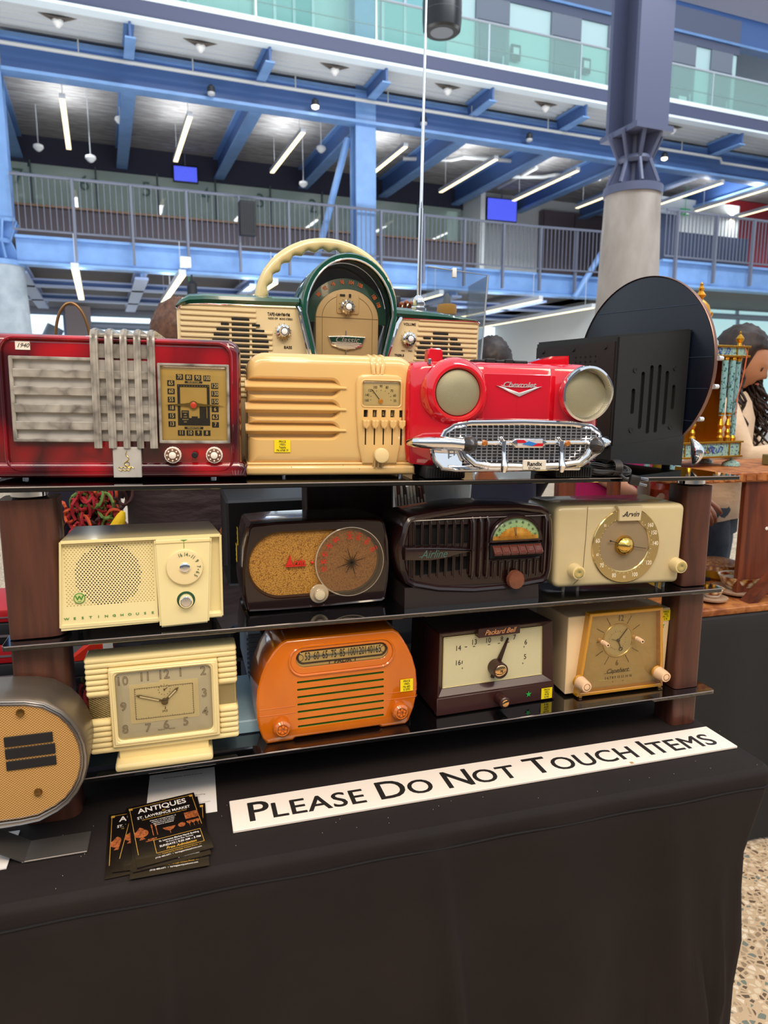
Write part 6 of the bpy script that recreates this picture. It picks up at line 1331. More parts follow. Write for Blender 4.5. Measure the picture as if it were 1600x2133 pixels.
# ---------------- sign, flyers, cards ----------------
PAP = mat('white card', 'ece6e0', .6)
def sign():
    t = thing('warning_sign', 'long white sign reading PLEASE DO NOT TOUCH ITEMS along the table front', 'sign', (.05, .993, TZ + .001), (0, 0, 0))
    bm = N(); box(bm, 0, .932, 0, .083, 0, .0045, .0008, seg=1); obj('foam_board', bm, mat('sign board cream white', 'f2e4d6', .6), t)
    bm = N(); x = .028; Z_ = .0047
    words = (('P', 'LEASE'), ('D', 'O'), ('N', 'OT'), ('T', 'OUCH'), ('I', 'TEMS'))
    def put(s, size, x, yb):
        cu = bpy.data.curves.new('tmp', 'FONT'); cu.body = s; cu.size = size; cu.extrude = .0002;  cu.resolution_u = 4; cu.space_character = 1.06
        ob = bpy.data.objects.new('tmp', cu); me = ob.to_mesh(); tb = N(); tb.from_mesh(me); ob.to_mesh_clear(); bpy.data.objects.remove(ob); bpy.data.curves.remove(cu)
        w_ = max(v.co.x for v in tb.verts) - min(v.co.x for v in tb.verts); mn = min(v.co.x for v in tb.verts)
        for q, dx in enumerate((-.0009, 0, .0009)): merge(bm, tb.copy(), Matrix.Translation((x - mn + dx, yb + (.0006 if q == 1 else 0), Z_ + .00002 * q)))
        tb.free(); return x + w_ + .0015
    for a, b in words:
        x = put(a, .074, x, .017) + .004; x = put(b, .058, x, .017) + .025
    # spread to the measured length
    x0 = .028; L = max(v.co.x for v in bm.verts) - x0; k = (.905 - x0) / L
    for v in bm.verts: v.co.x = x0 + (v.co.x - x0) * k
    obj('lettering', bm, INK, t)
    bm = N(); box(bm, .700, .706, .0005, .006, .0046, .0049); obj('tear_mark', bm, mat('tan scuff', 'b8824a', .8), t)
sign()
def flyer(x, y, rz, z, label, full=True):
    W_, H_ = .118, .168
    t = thing('event_flyer', label, 'flyer', (x, y, z), (0, 0, rz), 'antiques flyers in the pile')
    bm = N(); box(bm, 0, W_, 0, H_, 0, .0006, 0); obj('card_stock', bm, [mat('flyer black', '15100f', .3, coat=.3)], t)
    g = N(); wt = N(); br = N(); F = dict(right=(1, 0, 0), up=(0, 1, 0), ext=.00008)
    def fb(bm, a, b, c, d): box(bm, a, b, c, d, .0006, .0008)
    z2 = .0009
    text(wt, 'ANTIQUES', .0200, (W_ / 2, H_ - .0200, z2), sx=.86, bold=.015, **F); text(g, 'at', .008, (W_ / 2, H_ - .0315, z2), shear=.4, **F)
    text(wt, 'ST. LAWRENCE MARKET', .0102, (W_ / 2, H_ - .0400, z2), sx=.80, bold=.01, **F); text(g, 'Held Every Sunday Except the Last Sunday of Each Month', .0038, (W_ / 2, H_ - .0475, z2), sx=.85, **F)
    for k, s in enumerate(('Discover a curated selection of', 'antiques, art, silver, jewelry,', 'decorative arts, ceramics,', 'furniture & collectibles')): text(wt, s, .0040, (.055, H_ - .0555 - .005 * k, z2), sx=.85, **F)
    text(wt, 'St. Lawrence Market North Building', .0056, (.072, .0510, z2), sx=.78, bold=.01, **F); text(wt, '92 Front Street East, Toronto', .0045, (.072, .0450, z2), sx=.8, **F)
    text(wt, 'SUNDAYS | 9:30 AM – 5 PM', .0068, (.072, .0375, z2), sx=.82, bold=.01, **F); text(g, 'Free Admission', .0085, (.072, .0290, z2), shear=.3, bold=.02, sx=.9, **F)
    text(g, '~~  Presented by Heritage Antique Shows  ~~', .0045, (.068, .0180, z2), sx=.8, **F); text(wt, '(416) 483-6471  •  heritageantiqueshows.com', .0048, (.065, .0115, z2), sx=.82, **F)
    for (a, b, c, d) in ((.005, .0058, .030, H_ - .006), (W_ - .0058, W_ - .005, .07, H_ - .006), (.005, W_ - .005, H_ - .0068, H_ - .006), (.032, W_ - .010, .0575, .0583), (.032, W_ - .010, .0225, .0233), (.032, .0328, .0225, .058), (W_ - .0108, W_ - .010, .0225, .058)): fb(g, a, b, c, d)
    for a in (.004, W_ - .010): fb(g, a, a + .006, H_ - .011, H_ - .005)
    # still life of antiques: urn, candlesticks, footed dish, clock, glasses, skyline picture
    def sl(bm, pts): 
        f = bm.faces.new([bm.verts.new((px, py, .0009)) for px, py in pts])
    sl(br, [(.016 + .0115 * math.cos(a), .083 + .0110 * math.sin(a)) for a in (2 * PI * k / 20 for k in range(20))]); sl(br, [(.010, .094), (.022, .094), (.016, .101)]); sl(br, [(.011, .066), (.021, .066), (.018, .073), (.014, .073)])
    for a in (.034, .0405): sl(br, [(a - .0007, .070), (a + .0007, .070), (a + .0007, .093), (a - .0007, .093)]); sl(br, [(a - .0015, .093), (a + .0015, .093), (a + .0012, .100), (a, .103), (a - .0012, .100)])
    sl(br, [(.050, .084), (.072, .084), (.067, .076), (.062, .073), (.060, .073), (.055, .076)]); sl(br, [(.0605, .066), (.0615, .066), (.0615, .073), (.0605, .073)])
    sl(br, [(.0815 + .0062 * math.cos(a), .081 + .0062 * math.sin(a)) for a in (2 * PI * k / 16 for k in range(16))])
    for a in (.094, .101, .108): sl(br, [(a - .004, .087), (a + .004, .087), (a + .003, .081), (a, .078), (a - .003, .081)]); sl(br, [(a - .0004, .070), (a + .0004, .070), (a + .0004, .078), (a - .0004, .078)])
    sl(br, [(.090, .093), (.113, .093), (.113, .112), (.090, .112)]); fb(br, .020, .034, .0580, .0600); fb(br, .024, .038, .0610, .0640)
    obj('gold_print', g, mat('flyer gold', 'c99a3c', .5), t); obj('white_print', wt, mat('flyer white', 'f0e8e0', .5), t); obj('antiques_picture', br, mat('flyer copper picture', 'c06a34', .5, var=('5a2a18', 260, (1, 1, 1), .5, (.3, .7))), t)
    return t
FB = TZ + .0015
FB = TZ + .0016
fl = [(-.127, .937, 3, 'antiques flyer with white title, left one of the fan, mostly covered'), (-.118, .948, -5, 'antiques flyer with white title, second from left, showing a strip'), (-.094, .9245, 0, 'antiques flyer at the pile bottom nearest the table edge'), (-.090, .936, 5.5, 'antiques flyer in the pile just under the topmost one'), (-.085, .942, 9, 'topmost antiques flyer with gold framed market details')]
proto = None
for k, (x, y, a, l) in enumerate(fl):
    if proto is None: proto = flyer(x, y, R(a), FB, l); q = proto
    else: q = copyt(proto, (x, y, FB + .0013 * k), (0, 0, R(a)), l)
    q.scale = (.9, .94, 1)
t = thing('info_card', 'white information card half under the shelf stand behind the flyers', 'card', (-.080, 1.060, TZ + .0012), (0, 0, R(-1)))
bm = N(); box(bm, 0, .110, 0, .14, 0, .0005); obj('card_stock', bm, PAP, t)
bm = N(); F = dict(right=(1, 0, 0), up=(0, 1, 0), ext=.00006)
text(bm, 'Send us photos, details & quotes', .0055, (.056, .124, .0007), sx=.9, **F); text(bm, 'St. Lawrence Market North Building', .0052, (.056, .056, .0007), sx=.95, **F); text(bm, '92 Front Street East, Toronto', .0045, (.056, .050, .0007), **F); text(bm, 'heritageantiqueshows.com', .0038, (.080, .032, .0007), **F)
obj('lettering', bm, mat('soft grey print', '7a7272', .6), t)
bm = N(); box(bm, -.37, -.262, 1.0, 1.09, TZ + .0012, TZ + .003); o = obj('info_card', bm, PAP); tag(o, 'blank white card under the left end of the metal stand', 'card')

# ---------------- things on and behind the shelf stand ----------------
bm = N(); box(bm, -.17, .112, 1.155, 1.36, 0, .024, .002, seg=1); o = obj('shallow_box', bm, mat('pale blue card', 'b4dcf0', .4)); o.location = (0, 0, Z3 + .0005); tag(o, 'shallow pale blue box lying behind the ribbed clock', 'box')
bm = N(); box(bm, 0, .03, 0, .2, 0, .10, .003, seg=1)
for k in range(9): box(bm, -.001, .031, -.002, .0, .008 + .010 * k, .013 + .010 * k)
o = obj('ridged_crate', bm, mat('grey plastic ridge', '8f9aa8', .4)); o.location = (.112, 1.38, Z3 + .0005); tag(o, 'grey ridged plastic crate between the clock and the orange radio', 'crate')
REDB = mat('red book cloth', 'b3131f', .5); BLB = mat('black book cloth', '1c1d22', .5)
bz = TZ + .001
BT = thing('side_table', 'black draped side table behind the display stand', 'table', (0, 1.68, 0)); bm = N(); box(bm, -1.4, 1.15, .0, .37, 0, .752, .01); obj('black_drape', bm, CLOTH, BT)
z = .753
for k, (w_, d_, h_, m_, l, dx) in enumerate(((.30, .22, .05, BLB, 'black storage binder at the bottom of the stack left of the walnut post', 0), (.28, .2, .045, REDB, 'bright red folder in the stack left of the walnut post', .01), (.26, .2, .05, BLB, 'black ridged case in the stack left of the walnut post', -.01), (.28, .2, .03, REDB, 'thin red folder topping the stack left of the walnut post', .0))):
    bm = N(); box(bm, -w_ / 2, w_ / 2, 0, d_, 0, h_, .004); box(bm, -w_ / 2 + .005, w_ / 2 - .005, -.002, .0, h_ * .35, h_ * .45, mi=1); o = obj('folder', bm, [m_, mat('page grey', '6a6068', .6)]); o.location = (-.50 + dx, 1.70, z); o.rotation_euler = (0, 0, R(-4)); z += h_ + .001; tag(o, l, 'folder')
bm = N(); tb = N(); box(tb, -.07, .07, 0, .01, 0, .19, .002, seg=1); merge(bm, tb, Matrix.Rotation(R(-28), 4, 'X') @ Matrix.Rotation(R(18), 4, 'Y')); o = obj('leaning_folder', bm, mat('charcoal folder', '33343a', .5)); o.location = (-.27, 1.72, .755); tag(o, 'charcoal folder leaning behind the left walnut post', 'folder')
bm = N(); loft(bm, [[(-.06, 0, 0), (.035, 0, .0), (.035, 0, .07)], [(-.06, .1, 0), (.035, .1, 0), (.035, .1, .07)]], smooth=False); box(bm, .018, .04, -.004, .0, .01, .055, mi=1); o = obj('red_pouch', bm, [mat('orange red vinyl', 'e0301c', .4), PAP]); o.location = (-.215, 1.705, .79); tag(o, 'small bright red pouch beside the ribbed clock', 'pouch')
bm = N(); box(bm, -.1, .1, 0, .1, 0, .036, .004); o = obj('pouch_box', bm, BLB); o.location = (-.215, 1.7, .753); tag(o, 'flat dark box under the bright red pouch', 'box')
# records / books row
rr = random.Random(11)
for k in range(10):
    bm = N(); h = .15 + rr.uniform(0, .02); c = rr.choice(('c8bcae', '3a2c28', '8a6a58', '211c1c', 'd9d0c4', '4a3a34', '6b3a30')); box(bm, 0, .0065, 0, .16, 0, h, .0008, seg=1); box(bm, .001, .0055, -.0006, 0, h * .55, h * .8, mi=1)
    o = obj('record_sleeve', bm, [mat('sleeve ' + c, c, .6), mat('sleeve title', 'b8aa9a', .6)]); o.location = (.50 + .0095 * k, 1.60, 1.035); o.rotation_euler = (0, R(-4 - k * .6), 0); tag(o, ['dark', 'pale', 'brown', 'black', 'cream', 'rust', 'grey brown', 'worn', 'thin', 'rightmost'][k] + ' record sleeve in the upright row above the ribbed radio', 'record', 'records in the upright row')
bm = N(); box(bm, -.12, .13, 0, .2, 0, .006); box(bm, -.12, -.115, 0, .2, -.28, 0); box(bm, .125, .13, 0, .2, -.28, 0); o = obj('record_rack', bm, mat('dark rack', '1a1516', .6)); o.location = (.53, 1.59, 1.028); tag(o, 'dark rack carrying the record row behind the ribbed radio', 'rack')
bm = N(); box(bm, -.12, .22, 0, .25, 0, .40, .006, seg=1); box(bm, -.1, .1, -.004, 0, .06, .2, mi=1); o = obj('dark_case', bm, [mat('dark case', '151416', .5), mat('dark fabric', '221e22', .8)]); o.location = (.22, 1.72, .753); tag(o, 'dark boxy case standing behind the middle shelf', 'case')
bm = N(); box(bm, 0, .3, 0, .2, 0, .25, .006, seg=1); o = obj('dark_case', bm, mat('dark case')); o.location = (.72, 1.72, .753); tag(o, 'dark case behind the right half of the shelves', 'case')
# yarn scarf, navy cloth, yellow fruit
def yarn():
    t = thing('yarn_bundle', 'tangle of red and green yarn hanging under the top shelf', 'yarn', (-.235, 1.945, 1.0)); rr = random.Random(4)
    for c, n in (('a0202c', 26), ('5d7a3a', 18), ('c0502c', 14), ('3a1c1c', 16)):
        bm = N()
        for _ in range(n):
            x, z, r = rr.gauss(0, .035), rr.uniform(-.02, .16), rr.uniform(.012, .035); a0 = rr.uniform(0, 6); y = rr.uniform(-.02, .03)
            tube(bm, [(x + r * .7 * math.cos(a0 + a), y + .008 * math.sin(3 * a), z + r * 1.1 * math.sin(a0 + a)) for a in (i * .45 for i in range(12))], .0042, 5)
        obj('yarn_strands', bm, mat('yarn ' + c, c, .9), t)
yarn()
bm = N(); tube(bm, [(0, 0, 0), (.008, 0, .03), (.02, 0, .055), (.026, 0, .07)], .012, 10, rs=[.018, .018, .013, .006]); o = obj('yellow_pouch', bm, mat('yellow cloth', 'e0b800', .7)); o.location = (-.175, 1.9, 1.04); tag(o, 'small yellow soft item under the yarn', 'pouch')
# brass hoop handle
t = thing('hoop_bag', 'navy bag with thin brass hoop handle rising behind the red marbled radio', 'bag', (-.25, 1.99, 1.25)); t.scale = (1.17, 1, 1.17)
bm = N(); P = [(-.050 * math.cos(a), 0, .245 + .085 * math.sin(a)) for a in (PI * k / 24 for k in range(25))]; P = [(x * .7, y, z) for x, y, z in P]; P = [(-.046, 0, .0)] + [(-.043, 0, .2)] + P[1:-1] + [(.037, 0, .2), (.042, 0, .0)]; tube(bm, P, .0032, 8); obj('hoop', bm, mat('brown brass', '7a5a38', .35, .6), t)
bm = N(); lathe(bm, [(.003, -.008), (.0065, 0), (.003, .008)], (.037, 0, .235), 'z', 10); obj('hoop_bead', bm, GOLD, t)
bm = N(); shell(bm, rrect(-.075, .065, -.422, .05, .02, 4), [(-.012, .01), (-.008, 0), (.025, 0), (.03, .01)]); obj('bag_body', bm, mat('navy cloth', '14142c', .9), t)
# clear case with yellow tub
t = thing('clear_case', 'clear plastic display cover leaning behind the boombox', 'case', (.73, 1.85, .753)); bm = N()
loft(bm, [[(-.10, 0, 0), (.04, 0, 0), (.105, 0, .977), (-.07, 0, .992)], [(-.10, .004, 0), (.04, .004, 0), (.105, .004, .977), (-.07, .004, .992)]], smooth=False); loft(bm, [[(.04, 0, 0), (.04, .12, 0), (.105, .14, .967), (.105, 0, .977)], [(.044, 0, 0), (.044, .12, 0), (.109, .14, .967), (.109, 0, .977)]], smooth=False); obj('clear_panels', bm, glassy('crinkled plastic', 'f2f6f8', .10, 0, rough=.15), t)
bm = N(); tube(bm, [(.04, 0, 0), (.105, 0, .977), (-.07, 0, .992)], .0022, 6); obj('bright_edge', bm, mat('edge grey', 'aeb4ba', .2, .3), t); bm = N(); box(bm, .0, .012, -.004, .008, .967, .992, .002); obj('white_clip', bm, mat('white plastic'), t)
bm = N(); lathe(bm, [(.026, 0), (.028, .012), (.026, .026), (.024, .027)], (0, 0, 0), 'z', 20); o = obj('orange_tub', bm, mat('orange plastic', 'e09a10', .35)); o.location = (.735, 1.9, 1.628); tag(o, 'small orange tub seen through the clear plastic cover', 'tub')
bm = N(); lathe(bm, [(.012, .028), (.009, .048), (.003, .058)], (0, 0, 0), 'z', 14); obj('tub_cap', bm, mat('grey plastic', '6a6c70', .5), o)

# ---------------- people ----------------
SK1 = mat('light skin', 'd99a78', .5); SK2 = mat('warm skin', 'c0805e', .5); SKD = mat('tan skin', '9a5a3c', .5)
def skin_obj(name, verts, edges, radii, mt, parent, sub=2):
    me = bpy.data.meshes.new(name); me.from_pydata([Vector(v) for v in verts], edges, []); o = bpy.data.objects.new(name, me); COL.objects.link(o)
    sk = o.modifiers.new('s', 'SKIN'); 
    if not me.skin_vertices: pass
    for i, r in enumerate(radii): me.skin_vertices[0].data[i].radius = (r, r) if not isinstance(r, tuple) else r
    me.skin_vertices[0].data[0].use_root = True
    sb = o.modifiers.new('ss', 'SUBSURF'); sb.levels = sub; sb.render_levels = sub
    bpy.context.view_layer.update(); dg = bpy.context.evaluated_depsgraph_get(); nm = bpy.data.meshes.new_from_object(o.evaluated_get(dg)); o.modifiers.clear(); o.data = nm; nm.materials.clear(); nm.materials.append(mt)
    for p in nm.polygons: p.use_smooth = True
    o.parent = parent; return o
def head_bm(bm, c, r=.1, pitch=0.0, yaw=0.0, roll=0.0):
    """head facing local -y; c = centre of the skull"""
    tb = N(); NU, NV = 40, 32; rings = []
    for j in range(1, NV):
        v = PI * j / NV; z = math.cos(v); q = []
        for i in range(NU):
            u = 2 * PI * i / NU; x, y = math.sin(v) * math.sin(u), -math.sin(v) * math.cos(u)
            X, Y, Z = x * .074, y * .094, z * .115
            if z < 0: X *= 1 - .30 * (-z) ** 1.3; Y *= 1 - .12 * (-z) if y < 0 else 1 - .34 * (-z)
            f = max(0, -y) ** 2
            g = lambda cx, cz, sx, sz, a: a * math.exp(-((X - cx) / sx) ** 2 - ((Z - cz) / sz) ** 2)
            if y < 0:
                d = g(0, -.022, .010, .014, .020) + g(0, -.004, .007, .020, .010) + g(0, -.052, .020, .0045, .007) + g(0, -.062, .018, .005, .006) - g(0, -.057, .022, .0018, .004) + g(0, -.092, .018, .014, .008) + g(0, .022, .05, .009, .005) - g(.030, .003, .013, .010, .008) - g(-.030, .003, .013, .010, .008) + g(.030, .003, .009, .005, .004) + g(-.030, .003, .009, .005, .004) + g(.04, -.03, .02, .02, .004) + g(-.04, -.03, .02, .02, .004)
                Y -= d
            q.append((X, Y, Z))
        rings.append(q)
    loft(tb, rings)
    for s in (-1, 1):
        e = N(); lathe(e, [(.004, -.006), (.018, -.003), (.020, .002), (.012, .004)], (0, 0, 0), 'x', 14)
        bmesh.ops.transform(e, matrix=Matrix.Translation((s * .074, .008, -.005)) @ Matrix.Rotation(s * .4, 4, 'Z') @ Matrix.Diagonal((s, 0.7, 1.45, 1)), verts=e.verts); merge(tb, e)
    M = Matrix.Translation(c) @ Matrix.Rotation(yaw, 4, 'Z') @ Matrix.Rotation(pitch, 4, 'X') @ Matrix.Rotation(roll, 4, 'Y'); merge(bm, tb, M); return M
def hand_bm(bm, w, d, up, s=1.0, curl=.5, side=1):
    """w wrist point, d direction of the hand, up = back of hand normal"""
    d = Vector(d).normalized(); up = Vector(up); up = (up - d * up.dot(d)).normalized(); r = d.cross(up) * side; w = Vector(w)
    rings = []
    for t_, hw, ht in ((-.01, .024, .018), (.02, .032, .016), (.05, .040, .014), (.080, .041, .012), (.090, .034, .009)):
        c = w + d * t_ * s; rings.append([c + r * hw * s * math.cos(a) + up * ht * s * math.sin(a) for a in (2 * PI * k / 12 for k in range(12))])
    loft(bm, rings)
    for k, L in enumerate((.068, .078, .073, .056)):
        b = w + d * .082 * s + r * (.030 - .020 * k) * s; P = [b - d * .012 * s]; a = .15; p = b
        for f in (.42, .33, .25): P.append(p); dr = d * math.cos(a) - up * math.sin(a); p = p + dr * L * f * s; a += curl
        P.append(p); tube(bm, P, .008 * s, 8, rs=[.0088 * s, .0088 * s, .0083 * s, .0076 * s, .0058 * s])
    b = w + d * .022 * s + r * .028 * s; tube(bm, [b, b + (d * .6 + r * .8) * .03 * s, b + (d * .9 + r * .75) * .055 * s - up * .008 * s, b + (d * 1.0 + r * .55) * .078 * s - up * .016 * s], .01 * s, 8, rs=[.013 * s, .0115 * s, .0095 * s, .007 * s])
def lerp(a, b, t): return Vector(a) + (Vector(b) - Vector(a)) * t
def person(label, x, y, heading, H, skin, shirt, trouser, arms, lean=0.0, hpitch=0.0, hyaw=0.0, sleeve=1.0, build=1.0, hair=None, hairmesh=None, shirtlen=0.0, folds=None):
    """local frame: facing -y, arms = [(elbow, wrist)] right(+x) then left"""
    t = thing('person', label, 'person', (x, y, 0), (0, 0, heading)); k = H / 1.70; g = build
    sh = 1.40 * k; hip = .92 * k; ly = -lean
    def L(z): return ly * max(0, (z - hip)) / (sh - hip)
    V = [(0, 0, hip), (0, L(1.12 * k), 1.12 * k), (0, L(1.30 * k), 1.30 * k), (0, L(sh) - .005, 1.44 * k), (0, L(1.52 * k) - .01, 1.50 * k)]
    Rr = [(.15 * g, .11 * g), (.135 * g, .10 * g), (.145 * g, .105 * g), (.065, .06), (.052, .055)]
    E = [(0, 1), (1, 2), (2, 3), (3, 4)]
    for s in (1, -1):
        b = len(V); V += [(s * .09, 0, .86 * k), (s * .095, -.01, .48 * k), (s * .095, .01, .09 * k), (s * .10, -.13, .03)]; Rr += [(.085, .085), (.058, .058), (.04, .042), (.035, .025)]; E += [(0, b), (b, b + 1), (b + 1, b + 2), (b + 2, b + 3)]
    wr = []
    for s, (el, wri) in zip((1, -1), arms):
        b = len(V); V += [(s * .165 * g, L(sh) , 1.38 * k), el, wri]; Rr += [(.055, .055), (.042, .042), (.027, .025)]; E += [(2, b), (b, b + 1), (b + 1, b + 2)]; wr.append((el, wri))
    body = skin_obj('body', V, E, Rr, skin, t)
    bm = N(); bm.from_mesh(body.data); M = head_bm(bm, (0, L(1.6 * k) - .035, 1.595 * k), pitch=hpitch, yaw=hyaw)
    for s, (el, wri) in zip((1, -1), wr): d = Vector(wri) - Vector(el); hand_bm(bm, wri, d, (0, .1, 1), .95, .45, -s)
    for f in bm.faces: f.smooth = True
    bm.to_mesh(body.data); bm.free()
    # shirt
    bm = N(); rings = []
    for z, rx, ry in ((hip - shirtlen, .178, .135), (hip + .04, .168, .128), (1.10 * k, .160, .122), (1.25 * k, .178, .130), (1.35 * k, .185, .118), (1.42 * k, .15, .095), (1.455 * k, .085, .075), (1.465 * k, .068, .066)):
        rings.append([(rx * g * math.cos(a) * (1 + .03 * math.sin(5 * a + z * 31)), L(z) + ry * g * math.sin(a) * (1 + .03 * math.sin(7 * a + z * 23)), z + .006 * math.sin(3 * a + z * 9)) for a in (2 * PI * i / 40 for i in range(40))])
    loft(bm, rings, False, False)
    for s, (el, wri) in zip((1, -1), wr):
        S = Vector((s * .150 * g, L(sh), 1.385 * k)); P = [S - Vector((s * .06, 0, -.01)), S, lerp(S, el, .5), Vector(el)]; rs = [.06, .068, .058, .052]
        if sleeve > .5: P += [lerp(el, wri, .4), lerp(el, wri, .92)]; rs += [.050, .040]
        tube(bm, P, .05, 16, rs=rs)
    obj('shirt', bm, shirt, t, 80)
    bm = N()
    for s in (1, -1): tube(bm, [(s * .07, 0, hip + .05), (s * .085, 0, .80 * k), (s * .093, -.005, .5 * k), (s * .095, .0, .10 * k)], .1, 18, rs=[.105 * g, .108 * g, .078, .06])
    loft(bm, [[(.172 * g * math.cos(a), .125 * g * math.sin(a), z) for a in (2 * PI * i / 30 for i in range(30))] for z in (hip - .06, hip + .07)]); obj('trousers', bm, trouser, t, 80)
    for s in (1, -1): bm = N(); box(bm, s * .1 - .045, s * .1 + .045, -.20, .07, 0.0, .08, .02); obj('shoe', bm, mat('dark shoe', '26222a', .6), t)
    if hair: 
        bm = N(); tb = N(); bmesh.ops.create_icosphere(tb, subdivisions=4, radius=1)
        rq = random.Random(9)
        for v in tb.verts:
            n_ = v.co.normalized(); f = .005 * math.sin(n_.x * 31 + n_.z * 17) * math.sin(n_.y * 27 + n_.z * 11) + .004 * math.sin(n_.x * 83) * math.sin(n_.z * 71)
            v.co = Vector((n_.x * (.086 + f), n_.y * (.098 + f) + .016, n_.z * (.105 + f) + .024))
            if v.co.y < -.03 and v.co.z < .055: v.co.y = -.03 + (v.co.y + .03) * .1
            if v.co.z < -.03: v.co.z = -.03 + (v.co.z + .03) * .5
        for f in tb.faces: f.smooth = True
        merge(bm, tb, M); h = obj('hair', bm, hair, t, 180)
    if hairmesh: hairmesh(t, M)
    bm = N()
    for s in (1, -1): tb = N(); lathe(tb, [(.010, 0), (.008, -.004), (.002, -.005)], (s * .030, -.0800, .003), 'y', 12); merge(bm, tb, M)
    obj('eyes', bm, mat('dark eyes', '2a1a14', .2), t)
    bm = N(); tb = N(); tube(tb, [(-.020, -.088, -.058), (-.008, -.097, -.055), (0, -.098, -.0565), (.008, -.097, -.055), (.020, -.088, -.058)], .004, 8, rs=[.001, .0045, .004, .0045, .001]); merge(bm, tb, M); obj('lips', bm, mat('lips', 'b0564a', .4), t)
    return t
BRH = mat('brown hair', '4a2f22', .6, var=('6e4a36', 60)); DKH = mat('dark hair', '1c1210', .5, var=('2e1c16', 60))
person('person in dark brown clothes with short brown hair, facing away behind the boombox', .02, 2.22, R(188), 1.665, SKD, mat('dark brown shirt', '352628', .8, bump=(9, .6, (1, 1, 3), .02)), mat('dark brown trousers', '2c2022', .8), [((-.26, .0, 1.16), (-.20, -.02, 1.20)) if False else ((.24, .02, 1.12), (.20, -.16, 1.0)), ((-.20, .04, 1.20), (-.135, .10, 1.09))], hair=BRH, build=1.1, sleeve=.0, shirtlen=.1)
person('person in magenta top leaning over a stall behind the round dial radio', 1.66, 2.48, R(10), 1.58, SK1, mat('magenta print top', 'b8145e', .7, var=('4a1a4a', 7, (1, 1, 1), .3, (.55, .62))), mat('charcoal trousers', '2a2a30', .8), [((.22, -.10, 1.12), (.16, -.30, 1.02)), ((-.20, -.12, 1.14), (-.10, -.28, 1.03))], lean=.12, hpitch=.5, hair=DKH, sleeve=0, build=1.3)
person('person in navy clothes behind the car radio, only dark hair tip and waist showing', 1.27, 2.75, R(170), 1.62, SK2, mat('navy top', '1a2036', .8), mat('navy trousers', '161a2a', .8), [((.24, .02, 1.12), (.22, -.10, .95)), ((-.24, .02, 1.12), (-.22, -.10, .95))], hair=DKH, build=1.25)
def curls(t, M):
    bm = N(); rr = random.Random(21)
    tb = N(); bmesh.ops.create_icosphere(tb, subdivisions=4, radius=1)
    for v in tb.verts:
        n_ = v.co.normalized(); f = .006 * math.sin(n_.x * 37 + n_.z * 19) * math.sin(n_.y * 33)
        v.co = Vector((n_.x * (.100 + f), n_.y * (.105 + f) + .03, n_.z * (.112 + f) + .034))
        if v.co.y < -.030 and v.co.z < .075: v.co.y = -.030 + (v.co.y + .030) * .05
    for f in tb.faces: f.smooth = True
    merge(bm, tb, M)
    base = M.to_translation()
    for k in range(120):
        a = rr.uniform(-.15, PI + .15); s0 = Vector((.088 * math.cos(a), .03 + .085 * math.sin(a), rr.uniform(-.01, .05))); p0 = M @ s0
        L = rr.uniform(.22, .40); n = 22; ph = rr.uniform(0, 6); dx, dy = rr.uniform(-.05, .05) + .04 * math.cos(a), rr.uniform(-.08, .03); P = []
        for i in range(n):
            u = i / (n - 1); r = .004 + .011 * u; P.append(p0 + Vector((dx * u + r * math.cos(ph + u * 26), dy * u + r * math.sin(ph + u * 26), -L * u)))
        tube(bm, P, .0035, 5, rs=[.006] * (n - 4) + [.005, .004, .003, .002])
    for k in range(70):
        a = rr.uniform(-.75, .55); s0 = Vector((.086 * math.cos(a), .015 + .08 * math.sin(a), rr.uniform(-.02, .05))); p0 = M @ s0
        L = rr.uniform(.22, .38); n = 22; ph = rr.uniform(0, 6); dx, dy = rr.uniform(.0, .06), rr.uniform(-.10, -.02); P = []
        for i in range(n):
            u = i / (n - 1); r = .004 + .011 * u; P.append(p0 + Vector((dx * u + r * math.cos(ph + u * 26), dy * u + r * math.sin(ph + u * 26), -L * u)))
        tube(bm, P, .0035, 5, rs=[.006] * (n - 4) + [.005, .004, .003, .002])
    obj('curly_hair', bm, mat('dark curly hair', '170d0a', .55, var=('301a12', 50)), t, 180)
person('woman with long dark curly hair, cream sweater and grey jeans looking down at the stall', 2.19, 2.50, R(44), 1.64, mat('olive skin', 'b98260', .5), mat('cream sweater', 'dcc0a0', .85, bump=(14, .5, (1, 1, 2), .01)), mat('grey blue denim', '56606e', .85, var=('434c58', 18)), [((.22, -.16, 1.16), (.12, -.36, 1.17)), ((-.20, -.14, 1.16), (-.10, -.36, 1.17))], lean=.04, hpitch=.45, hairmesh=curls)
# a hand with a phone by the antenna
t = thing('person', 'person barely seen behind the antenna base, holding up a dark phone', 'person', (.66, 2.1, 0), (0, 0, 0))
V = [(.12, .25, .9), (.12, .25, 1.25), (.12, .24, 1.42), (.12, .23, 1.5), (.05, .2, 1.34), (-.02, .12, 1.22), (.02, .0, 1.58)]; o = skin_obj('body', V, [(0, 1), (1, 2), (2, 3), (2, 4), (4, 5), (5, 6)], [.13, .13, .09, .05, .05, .04, .022], SKD, t); bm = N(); bm.from_mesh(o.data); hand_bm(bm, (.02, .0, 1.585), (0, -.05, 1), (0, 1, 0), .75, .8)
bm.to_mesh(o.data); bm.free()
bm = N(); loft(bm, [[(.12 + .16 * math.cos(a), .25 + .12 * math.sin(a), z) for a in (2 * PI * i / 24 for i in range(24))] for z in (.0, .9, 1.3, 1.4)]); obj('coat', bm, mat('dark coat', '26262c', .8), t)
bm = N(); box(bm, -.032, .0, -.012, -.004, 1.60, 1.72, .003); o = obj('phone', bm, mat('phone black', '101014', .2)); o.location = (.66, 2.1, -.02); tag(o, 'dark phone held up beside the antenna base', 'phone')

